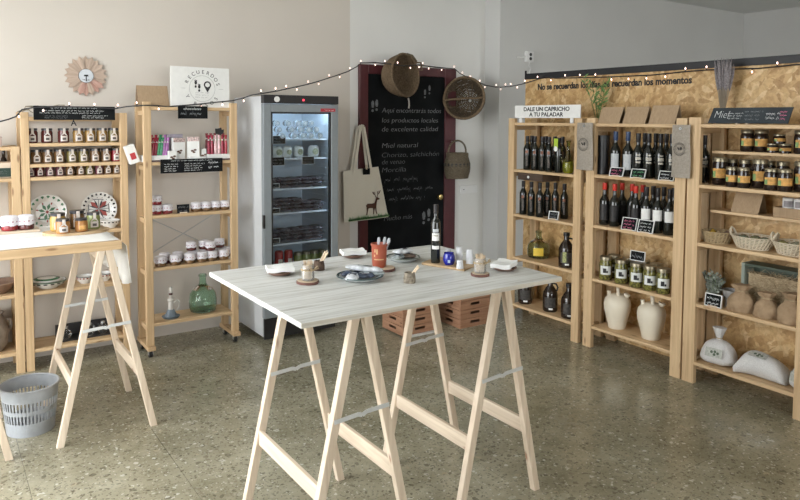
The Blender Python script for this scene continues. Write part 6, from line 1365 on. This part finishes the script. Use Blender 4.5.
# bottom: white cloth sacks
M_SACK = fibre('white_sackcloth', (0.56, 0.55, 0.54), (0.69, 0.68, 0.67), (160, 160, 160), 0.95, 0.15)
def cloth_sack(label, loc, rz, w, d, h, lying, seed):
    rr = random.Random(seed); ph = rr.random()*6
    r = thing('cloth_sack', label, 'sack', loc, rz, 'white cloth sacks')
    def fn(u, v):           # pillow standing on its base
        a = 2*PI*v; z = h*u
        R = (1-abs(2*u-1)**3.2)**0.4*(1.0-0.42*u) if 0 < u < 1 else 0.15
        c, s = math.cos(a), math.sin(a); sq = (abs(c)**3+abs(s)**3)**(-1/3)
        wr = 1+0.025*math.sin(6*a+ph+7*u)+0.02*math.sin(11*a-5*u)
        return (w/2*R*sq*c*wr, d/2*R*sq*s*wr, z)
    def fl(u, v):           # lying pillow, corners pulled out, mouth to the right
        a = 2*PI*v; x = (u-0.5)*w; e = (1-abs(2*u-1)**2.6); hh = h/2*max(0.08, e)**0.55*(1.12-0.35*u); dd = d/2*(0.78+0.22*abs(2*u-1)**4)*(1 if u < 0.9 else 1-(u-0.9)*4)
        wr = 1+0.03*math.sin(9*u+ph+3*a)
        return (x, dd*math.cos(a)*wr, h/2*0.93+hh*math.sin(a)*wr - (h/2*0.93-hh*0.98 if math.sin(a) < 0 else (h/2*0.93-hh)*0.6))
    body = obj('sack_body', disp_blob(fl if lying else fn, 24, 28, 'sack_body', M_SACK), r)
    if not lying:
        obj('tied_neck', disp_blob(lambda u, v: ((0.014+0.030*abs(u-0.2)**1.0)*math.cos(2*PI*v)*(1+0.2*math.sin(8*PI*v)), (0.012+0.018*u)*math.sin(2*PI*v), h*0.96+0.085*u), 8, 16, 'tied_neck', M_SACK), r)
        obj('string', MB().tube([(0.0205*math.cos(2*PI*i/12), 0.017*math.sin(2*PI*i/12), h*0.96+0.017) for i in range(12)], 0.003, 5, True).mesh('string', MATS['raffia']), r)
    pr = MB()
    if lying: pr.box(-0.05, 0.055, -0.03, 0.02, 0, 0.0012)
    else: pr.box(-0.055, 0.05, -0.0012, 0, -0.028, 0.028)
    if lying: lo, ro = (-0.02, -0.035, h*0.915), (0.30, 0.06, 0)
    else: lo, ro = (0.005, -d*0.47, h*0.56), (-0.30, 0, 0)
    pl = obj('printed_patch', pr.mesh('printed_patch', flat('sack_print', (0.46, 0.47, 0.43), 0.9, var=0.25, vscale=80), False), body, lo, ro)
    mk = MB()
    for x, z in ((-0.015, 0.004), (0.006, 0.008), (0.024, 0.0), (0.004, -0.010)): mk.add([(x+0.009*math.cos(2*PI*i/8), 0, z+0.009*math.sin(2*PI*i/8)) for i in range(8)], [tuple(range(8))])
    obj('print_figure', mk.mesh('print_figure', flat('sack_ink', (0.10, 0.13, 0.09), 0.9), False), pl, (0, -0.005, 0.0022) if lying else (0, -0.0025, 0), (-PI/2, 0, 0) if lying else None)
SZ = 0.1433
qa = onX(718.5, RX+0.105, SZ); cloth_sack('white cloth sack with tied neck standing on the lowest shelf', qa, -PI/2+0.1, 0.25, 0.165, 0.155, False, 3)
qb = onX(763, RX+0.10, SZ); cloth_sack('white cloth sack lying on its side on the lowest shelf', (RX+0.105, qb.y, SZ), -PI/2+0.06, 0.285, 0.18, 0.155, True, 4)
qc = onX(803, RX+0.10, SZ); cloth_sack('white cloth sack cut off by the right edge on lowest shelf', (RX+0.11, qc.y-0.01, SZ), -PI/2-0.1, 0.19, 0.155, 0.15, False, 5)

# ------------------------------------------------------------------ on the whitewashed table
TT = TZ+0.0003
M_SAUC = flat('dark_wood_saucer', (0.20, 0.11, 0.075), 0.45, var=0.15, vscale=12)
def napkin_plate(label, lab2, px, py, rz, seed):
    q = pz(px, py, TT); R = 0.058
    spawn('wooden_saucer', label, 'saucer', q, 0, [('saucer_body', cached('saucer', lambda: MB().lathe([(0, 0), (R*0.6, 0), (R*0.75, 0.004), (R, 0.014), (R*0.98, 0.016), (R*0.72, 0.008), (R*0.55, 0.005), (0, 0.005)], 28).mesh('saucer_body', M_SAUC)))], 'dark wooden saucers')
    mb = MB(); rr = random.Random(seed); w = 0.062
    n = 8
    def pt(i, j, top):
        u, v = i/n-0.5, j/n-0.5
        z = 0.0155+0.016*(u*u+v*v)*0.5+0.002*math.sin(9*u+seed)+0.002*math.sin(7*v)+top
        return (u*2*w*0.93, v*2*w*0.72, z)
    vs = [pt(i, j, 0.019) for i in range(n+1) for j in range(n+1)]+[pt(i, j, 0.0) for i in range(n+1) for j in range(n+1)]
    K = (n+1)**2; fs = []
    for i in range(n):
        for j in range(n): a = i*(n+1)+j; fs += [(a, a+n+1, a+n+2, a+1), (K+a, K+a+1, K+a+n+2, K+a+n+1)]
    for i in range(n): fs += [(i, i+1, K+i+1, K+i), (n*(n+1)+i, K+n*(n+1)+i, K+n*(n+1)+i+1, n*(n+1)+i+1), (i*(n+1), K+i*(n+1), K+(i+1)*(n+1), (i+1)*(n+1)), (i*(n+1)+n, (i+1)*(n+1)+n, K+(i+1)*(n+1)+n, K+i*(n+1)+n)]
    solo('napkin_stack', mb.add(vs, fs).mesh('napkin_stack', M_NAPKIN, True, 40), lab2, 'napkins', q+Vector((0, 0, 0.0)), rz, 'stacks of white napkins')
napkin_plate('dark wooden saucer at the left end of the table', 'white napkins on the leftmost saucer', 280, 274.5, -0.3, 1)
napkin_plate('dark wooden saucer at the far edge by the door frame', 'white napkins at the far table edge by the door', 353, 257.2, -0.3, 2)
napkin_plate('dark wooden saucer at the right end of the table', 'white napkins on the rightmost saucer', 504, 270, 0.5, 3)
M_BARK = fibre('bark', (0.06, 0.04, 0.03), (0.16, 0.11, 0.08), (60, 60, 60)); M_SLICE = wood('slice_face', 'z', (0.50, 0.39, 0.27), (0.62, 0.50, 0.36), knots=False)
def slice_coaster(label, px, py, R):
    q = pz(px, py, TT); r = thing('wood_slice', label, 'coaster', q, 0, 'wood slice coasters')
    rr = random.Random(int(px)); n = 26; rad = [R*(1+0.035*math.sin(3*2*PI*i/n+px)+rr.uniform(-0.012, 0.012)) for i in range(n)]
    def disc(z0, z1, k, nm, mat, cap=True):
        mb = MB(); lo = [(rad[i]*k*math.cos(2*PI*i/n), rad[i]*k*math.sin(2*PI*i/n), z0) for i in range(n)]; hi = [(x, y, z1) for x, y, _ in lo]
        mb.add(lo+hi, [tuple(reversed(range(n))), tuple(range(n, 2*n))]+[(i, (i+1) % n, n+(i+1) % n, n+i) for i in range(n)]); return mb.mesh(nm, mat, True, 40)
    obj('bark_edge', disc(0, 0.011, 1.0, 'bark_edge', flat('red_bark', (0.15, 0.07, 0.055), 0.8, var=0.3)), r); obj('cut_face', disc(0.0112, 0.0125, 0.95, 'cut_face', M_SLICE), r)
    return q+Vector((0, 0, 0.0128))
M_PICK = flat('toothpick', (0.74, 0.60, 0.43), 0.7, var=0.15)
def pick_jar(label, q, rz):
    r = thing('toothpick_jar', label, 'jar', q, rz, 'little glass jars of toothpicks'); r.scale = (1.14, 1.14, 1.18)
    obj('glass_body', cached('pjar', lambda: MB().lathe([(0, 0), (0.021, 0), (0.0235, 0.005), (0.0235, 0.04), (0.020, 0.05), (0.021, 0.055), (0.0195, 0.055), (0.0185, 0.05), (0.022, 0.04), (0.022, 0.006), (0, 0.004)], 20).mesh('glass_body', clear_sheet('thin_clear_glass', (0.97, 0.97, 0.96), body=(0.8, 0.77, 0.72), body_w=0.22)), ), r)
    rr = random.Random(3); mb = MB()
    for k in range(46):
        a = rr.uniform(0, 2*PI); d = 0.017*rr.random()**0.5; b0 = Vector((d*math.cos(a), d*math.sin(a), 0.005)); a2 = a+rr.uniform(-0.9, 0.9); d2 = 0.019*rr.random()**0.5
        mb.tube([b0, Vector((d2*math.cos(a2), d2*math.sin(a2), 0.060+rr.uniform(0, 0.012)))], 0.0014, 4)
    o = obj('toothpicks', cached('picks', lambda: mb.mesh('toothpicks', M_PICK)), r); o['kind'] = 'stuff'
    obj('jute_bow', cached('bow', lambda: MB().tube([(0.0245*math.cos(2*PI*i/16), 0.0245*math.sin(2*PI*i/16), 0.038) for i in range(16)], 0.003, 5, True).tube([(0, -0.026, 0.038), (-0.018, -0.03, 0.05), (-0.024, -0.03, 0.04), (0, -0.027, 0.037), (0.018, -0.03, 0.05), (0.025, -0.03, 0.042), (0.0, -0.026, 0.038)], 0.0024, 5).mesh('jute_bow', MATS['raffia'])), r)
q = slice_coaster('wood slice coaster under the left toothpick jar', 308, 283, 0.046); pick_jar('left glass jar of toothpicks on a wood slice', q, 0.3)
q = slice_coaster('wood slice coaster under the right toothpick jar', 480, 275.5, 0.04); pick_jar('right glass jar of toothpicks on a wood slice', q, 0.3)
def log_cup(label, px, py, picks_dir, npk, s=1.0, dark=False):
    q = pz(px, py, TT); r = thing('log_cup', label, 'cup', q, 0, 'hollow log cups')
    mt = M_BARK if dark else fibre('lichen_bark', (0.13, 0.11, 0.085), (0.36, 0.31, 0.24), (70, 70, 70))
    mb = MB().lathe([(0, 0), (0.025*s, 0), (0.026*s, 0.018*s), (0.021*s, 0.043*s), (0.017*s, 0.043*s), (0.018*s, 0.02*s), (0, 0.015*s)], 18)
    for v in mb.v: k = 1+0.06*noise.noise(v*90+Vector((px, 0, 0))); v.x *= k; v.y *= k
    obj('log_body', mb.mesh('log_body', mt), r)
    rr = random.Random(int(px)); st = MB()
    for k in range(npk):
        b0 = Vector((rr.uniform(-0.006, 0.006), rr.uniform(-0.006, 0.006), 0.017*s)); d = Vector(picks_dir)*rr.uniform(0.85, 1.1)+Vector((rr.uniform(-0.1, 0.1), rr.uniform(-0.1, 0.1), 0)); st.bar(b0, b0+d*0.066, 0.006, 0.0028, (1, 0, 0))
    obj('tasting_sticks', st.mesh('tasting_sticks', M_PICK, False), r)
log_cup('dark log cup of tasting sticks beyond the left toothpick jar', 319, 270, (0.5, -0.1, 0.95), 5, 1.0, True)
log_cup('lichen-grey log cup of tasting sticks at the front edge', 409.5, 282.5, (0.62, -0.1, 0.75), 4, 1.0)
# plates of tasters
M_PLATEG = flat('glazed_grey_plate', (0.62, 0.65, 0.66), 0.18, var=0.06, spec=0.6)
def taster_plate(label, px, py, R, mat):
    q = pz(px, py, TT); return spawn('taster_plate', label, 'plate', q, 0, [('dish', MB().lathe([(0, 0), (R*0.6, 0), (R*0.72, 0.005), (R, 0.018), (R*0.985, 0.021), (R*0.7, 0.010), (R*0.55, 0.006), (0, 0.006)], 36).mesh('dish', M_PLATEG)), ('painted_rim', MB().lathe([(R*0.90, 0.0188), (R*0.985, 0.0222), (R*1.004, 0.018)], 36).mesh('painted_rim', mat))], 'round taster plates'), q
_, q = taster_plate('round grey plate of wrapped tasters in the table middle', 360, 279.5, 0.10, flat('dark_green_rim', (0.06, 0.10, 0.10), 0.25))
M_FOIL = flat('silver_wrap', (0.66, 0.69, 0.73), 0.25, metal=0.0, var=0.35, vscale=40); M_FOILD = flat('dark_wrap', (0.05, 0.065, 0.10), 0.25, var=0.6, vscale=50); M_FOILG = flat('green_grey_wrap', (0.34, 0.38, 0.38), 0.25, metal=0.0, var=0.4, vscale=45)
def wrapper(label, loc, rz, L, W, H, mat, tilt, grp, prm=None):
    def fn(u, v):
        a = 2*PI*v; e = max(0.10, (1-abs(2*u-1)**5)); return ((u-0.5)*L, W/2*math.cos(a)*(0.85+0.15*e)*(1+0.05*math.sin(19*u)), H/2+H/2*math.sin(a)*e*(1+0.12*math.sin(13*u+2*a)))
    o = thing('wrapped_taster', label, 'sweets', loc, rz, grp)
    b = obj('wrapper', disp_blob(fn, 16, 14, 'wrapper', mat), o, (0, 0, 0), (0, tilt, 0))
    obj('wrapper_print', MB().box(-L*0.18, L*0.2, -W*0.28, W*0.25, H*0.985, H*0.99).mesh('wrapper_print', prm or M_FOILD, False), b)
for i, (dx, dy, dz, rz, L, W, mt, ti, lb, pm_) in enumerate(((-0.045, -0.015, 0.008, 0.9, 0.10, 0.055, M_FOIL, 0.0, 'pale silver wrapped taster at the left of middle plate', M_FOILD), (0.012, -0.02, 0.008, -0.4, 0.085, 0.045, M_FOILD, 0.0, 'dark wrapped taster at the bottom of middle plate', M_FOIL), (0.02, 0.0, 0.034, -0.55, 0.16, 0.05, M_FOIL, 0.10, 'long silver wrapped taster on top of middle plate', M_FOILG), (0.052, -0.012, 0.012, -0.5, 0.11, 0.04, M_FOILG, 0.0, 'green grey wrapped taster at the right of middle plate', M_FOIL), (-0.01, 0.045, 0.008, -0.2, 0.10, 0.045, M_FOILD, 0.0, 'dark wrapped taster at the back of middle plate', M_FOILG))):
    wrapper(lb, q+Vector((dx, dy, dz)), rz, L, W, 0.024, mt, ti, 'wrapped tasters on the middle plate', pm_)
_, q = taster_plate('round grey plate of wrapped tasters near the far edge', 403, 260.5, 0.082, flat('olive_rim', (0.16, 0.19, 0.16), 0.25))
for i, (dx, dy, dz, rz, L, mt, lb) in enumerate(((-0.03, 0.0, 0.008, 0.6, 0.085, M_FOILG, 'green grey wrapped taster at the left of far plate'), (0.025, 0.01, 0.008, -0.4, 0.09, flat('brown_wrap', (0.17, 0.12, 0.09), 0.3, var=0.5, vscale=40), 'brown wrapped taster at the right of far plate'), (0.0, 0.0, 0.034, 0.1, 0.10, M_FOIL, 'silvery wrapped taster on top of far plate'))):
    wrapper(lb, q+Vector((dx, dy, dz)), rz, L, 0.05, 0.024, mt, 0.0, 'wrapped tasters on the far plate', M_FOILD)
# terracotta tumbler with spoons on a slice
q = slice_coaster('large wood slice under the terracotta tumbler', 384, 270, 0.052)
M_TERRA = flat('terracotta_red', (0.36, 0.085, 0.045), 0.4, var=0.12, vscale=20)
tq = q+Vector((-0.012, 0.022, 0)); r = thing('terracotta_tumbler', 'red terracotta tumbler holding clear plastic spoons', 'tumbler', tq, -0.55)
obj('tumbler_body', MB().lathe([(0, 0), (0.027, 0), (0.030, 0.004), (0.033, 0.03), (0.0345, 0.075), (0.0345, 0.092), (0.038, 0.098), (0.0385, 0.106), (0.0345, 0.106), (0.031, 0.09), (0.029, 0.01), (0, 0.008)], 28).mesh('tumbler_body', M_TERRA), r)
obj('gold_lettering', MB().patch(0.0353, 0.036, 0.041, -130, -55, 6).patch(0.0356, 0.07, 0.085, -128, -118, 2).patch(0.0356, 0.062, 0.085, -112, -102, 2).patch(0.0356, 0.05, 0.06, -132, -122, 2).mesh('gold_lettering', flat('gold_paint', (0.62, 0.40, 0.20), 0.5), False), r)
M_CLEARP = clear_sheet('clear_plastic', (0.95, 0.96, 0.98), rough=0.1, body=(0.75, 0.78, 0.82), body_w=0.45)
for k, (dx, dy, tl) in enumerate(((-0.008, 0.0, 0.05), (0.016, -0.006, 0.22), (0.010, 0.008, 0.12))):
    sp = MB().tube([(0, 0, 0.01), (0, 0, 0.09), (0, 0, 0.118), (0, 0, 0.134)], [0.003, 0.003, 0.0075, 0.005], 8)
    obj('plastic_spoon', sp.mesh('plastic_spoon', M_CLEARP), r, (dx, dy, 0), (0, tl, 0))
# tray with bottle, blue pot, shot cups
b1q, b2q, b3q, b4q = pz(421.5, 264.8, TT), pz(464, 271.5, TT), pz(480, 264.8, TT), pz(437, 258.5, TT)
c0 = (b1q+b3q)/2; w = ((b2q-b3q).length+(b1q-b4q).length)/2*1.0
ang = math.atan2((b3q-b2q).y, (b3q-b2q).x); wl, dl_ = (b2q-b1q).length, (b3q-b2q).length
mb = MB(); cs = [b1q, b2q, b3q, b4q]; vs = [(p.x-c0.x, p.y-c0.y, 0) for p in cs]+[(p.x-c0.x, p.y-c0.y, 0.011) for p in cs]
solo('serving_board', mb.add(vs, [(3, 2, 1, 0), (4, 5, 6, 7), (0, 1, 5, 4), (1, 2, 6, 5), (2, 3, 7, 6), (3, 0, 4, 7)]).mesh('serving_board', MATS['board_wood'], False), 'small wooden board carrying wine bottle and plastic cups', 'board', (c0.x, c0.y, TT), 0, bev=0.002)
BT = TT+0.0114
q = pz(435.5, 262.5, BT); winet = bottle_parts(0.245, 0.0195, 0.76, 0.46, None, M_BLKCAP, (), cap_h=0.14)
def wb():
    return MB().lathe([(0, 0), (0.021, 0), (0.0222, 0.003), (0.0222, 0.168), (0.019, 0.178), (0.0098, 0.193), (0.0093, 0.235), (0.011, 0.236), (0.011, 0.246), (0, 0.247)], 20).mesh('glass_body', M_DKGLASS)
r = spawn('wine_bottle', 'slim black wine bottle with two white labels on the table', 'bottle', q, RZ+0.25, group='wine bottles', scale=(1, 1, 1.10), parts= [('glass_body', wb()), ('capsule', MB().lathe([(0.0102, 0.21), (0.0112, 0.211), (0.0118, 0.247), (0, 0.248)], 16).mesh('capsule', M_BLKCAP)), ('label', band(0.0222, 0.096, 0.128, M_PAPER, -135, -45)), ('label', band(0.0222, 0.060, 0.075, M_PAPER, -135, -45)), ('label_script', band(0.0222, 0.132, 0.146, M_GREYL, -120, -55)), ('label_script', band(0.0224, 0.115, 0.121, M_GOLDL, -120, -60))])
q = pz(449, 264.5, BT); spawn('blue_pot', 'round cobalt blue glazed pot on the small board', 'pot', q, 0, [('pot_body', MB().lathe([(0, 0), (0.018, 0), (0.024, 0.006), (0.0285, 0.022), (0.027, 0.040), (0.0215, 0.052), (0.023, 0.056), (0.0205, 0.056), (0.019, 0.051), (0.0245, 0.038), (0.024, 0.02), (0, 0.006)], 26).mesh('pot_body', flat('cobalt_glaze', (0.012, 0.02, 0.30), 0.08, var=0.2, vscale=10, spec=0.8))), ('glaze_mark', MB().patch(0.0293, 0.014, 0.026, -140, -118, 4).mesh('glaze_mark', flat('pale_glaze', (0.45, 0.55, 0.75), 0.2)))])
M_CUP = clear_sheet('frosted_cup', (0.96, 0.97, 1.0), rough=0.15, body=(0.88, 0.90, 0.93), body_w=0.75)
cupm = MB().lathe([(0.0165, 0.0), (0.0135, 0.034), (0.0135, 0.036), (0, 0.036)], 18).mesh('cup_wall', M_CUP); cupr = MB().lathe([(0.0168, 0), (0.0178, 0.0015), (0.0168, 0.003)], 18).mesh('cup_rim', M_CUP)
def cup_stack(px, py, n, nm):
    q = pz(px, py, BT)
    for k in range(n):
        o = thing('shot_cup', ('%s upturned plastic cup in the %s stack on small board' % (('bottom', 'second', 'third', 'fourth', 'fifth', 'sixth')[k], nm)) if n > 1 else 'single upturned plastic cup in front of the cup stacks', 'cup', q+Vector((0, 0, k*0.0095)), 0, 'upturned plastic shot cups')
        obj('cup_wall', cupm, o); obj('cup_rim', cupr, o)
cup_stack(459.2, 262.5, 5, 'tall left'); cup_stack(460, 268.2, 1, 'front'); cup_stack(469.5, 263.5, 4, 'right'); cup_stack(448, 260.0, 3, 'rear')

# ------------------------------------------------------------------ floor: bin and slotted crates
M_BIN = flat('grey_bin_plastic', (0.35, 0.37, 0.395), 0.35, var=0.06, spec=0.5)
bx, by = 0.40, 4.12; Hb = 0.25
r = thing('waste_bin', 'oval grey plastic waste bin with slotted sides by the table leg', 'bin', (bx, by, 0.0))
def bin_r(z): t = z/Hb; return 0.116+0.026*t, 0.116+0.026*t
nA = 56
def bin_band(z0, z1, nm, thick=0.003):
    (a0, b0), (a1, b1) = bin_r(z0), bin_r(z1); mb = MB(); vs = []
    for k in range(nA):
        c, s = math.cos(2*PI*k/nA), math.sin(2*PI*k/nA); vs += [(a0*c, b0*s, z0), (a1*c, b1*s, z1), ((a1-thick)*c, (b1-thick)*s, z1), ((a0-thick)*c, (b0-thick)*s, z0)]
    fs = []
    for k in range(nA):
        i, j = 4*k, 4*((k+1) % nA); fs += [(i, j, j+1, i+1), (i+1, j+1, j+2, i+2), (i+2, j+2, j+3, i+3), (i+3, j+3, j, i)]
    obj(nm, mb.add(vs, fs).mesh(nm, M_BIN, True, 40), r)
bin_band(0.0, 0.072, 'solid_base'); bin_band(0.118, 0.140, 'solid_band'); bin_band(0.186, Hb, 'solid_collar')
obj('bin_floor', MB().lathe([(0, 0.001), (0.113, 0.001), (0.113, 0.005), (0, 0.005)], 40).mesh('bin_floor', M_BIN), r)
def bin_slats(z0, z1):
    mb = MB()
    nS = 46
    for k in range(nS):
        if k % 1 == 0:
            for (lo, hi) in ((2*PI*(k-0.23)/nS, 2*PI*(k+0.23)/nS),):
                vs = []
                for z in (z0, z1):
                    a_, b_ = bin_r(z)
                    for ang_, ins in ((lo, 0), (hi, 0), (hi, 0.003), (lo, 0.003)): vs.append(((a_-ins)*math.cos(ang_), (b_-ins)*math.sin(ang_), z))
                mb.add(vs, [(0, 3, 2, 1), (4, 5, 6, 7), (0, 1, 5, 4), (1, 2, 6, 5), (2, 3, 7, 6), (3, 0, 4, 7)])
    o = obj('slotted_band', mb.mesh('slotted_band', M_BIN, False), r); o['kind'] = 'stuff'
bin_slats(0.0722, 0.1178); bin_slats(0.1402, 0.1858)
a_, b_ = bin_r(Hb); obj('rolled_rim', MB().tube([(a_*math.cos(2*PI*k/48), b_*math.sin(2*PI*k/48), Hb) for k in range(48)], 0.006, 8, True).mesh('rolled_rim', M_BIN), r)

M_CRATE = wood('red_brown_chipboard', 'x', (0.30, 0.15, 0.085), (0.46, 0.26, 0.16), knots=True, scale=1.4)
def slot_crate(label, loc, w, d, h, grp):
    """low wooden crate; each face has a slotted handle hole"""
    r = thing('slotted_crate', label, 'crate', loc, 0, grp); t = 0.012
    def panel(L, nm, rot, pos):
        mb = MB(); sl = 0.05; z0, z1 = h*0.42, h*0.70
        mb.box(-L/2, L/2, 0, t, 0, z0).box(-L/2, L/2, 0, t, z1, h-0.003).box(-L/2, -sl, 0, t, z0, z1).box(sl, L/2, 0, t, z0, z1)
        me = cached(('panel', round(L, 3), round(h, 3)), lambda: mb.mesh('side_panel', M_CRATE, False))
        obj(nm, me, r, pos, rot)
    panel(w, 'side_panel', 0, (w/2, 0, 0)); panel(w, 'side_panel', 0, (w/2, d-t, 0)); panel(d-2*t-0.0006, 'end_panel', PI/2, (t, d/2, 0)); panel(d-2*t-0.0006, 'end_panel', PI/2, (w, d/2, 0))
    boxpart('crate_floor', t+0.0005, w-t-0.0005, t+0.0005, d-t-0.0005, 0.0, 0.006, M_CRATE, r, 0)
for (cx_, cy_, n, hh, nm, w_, d_) in ((2.95, 4.285, 5, 0.071, 'left', 0.33, 0.29), (3.465, 4.22, 5, 0.0735, 'right', 0.31, 0.30)):
    if nm == 'left':
        solo('floor_pad', MB().box(0.0, 0.30, -0.02, 0.28, 0, 0.012).mesh('floor_pad', flat('white_foam', (0.6, 0.6, 0.58), 0.7), False), 'thin white pad under the left crate stack', 'pad', (cx_+0.06, cy_-0.004, 0.0003), 0)
    for k in range(n):
        slot_crate('%s slotted reddish crate in the %s stack under the table' % (('lowest', 'second lowest', 'third', 'fourth', 'topmost')[k], nm), (cx_, cy_, 0.0005+(0.0125 if nm == 'left' else 0)+k*hh), w_, d_, hh, 'slotted reddish crates')
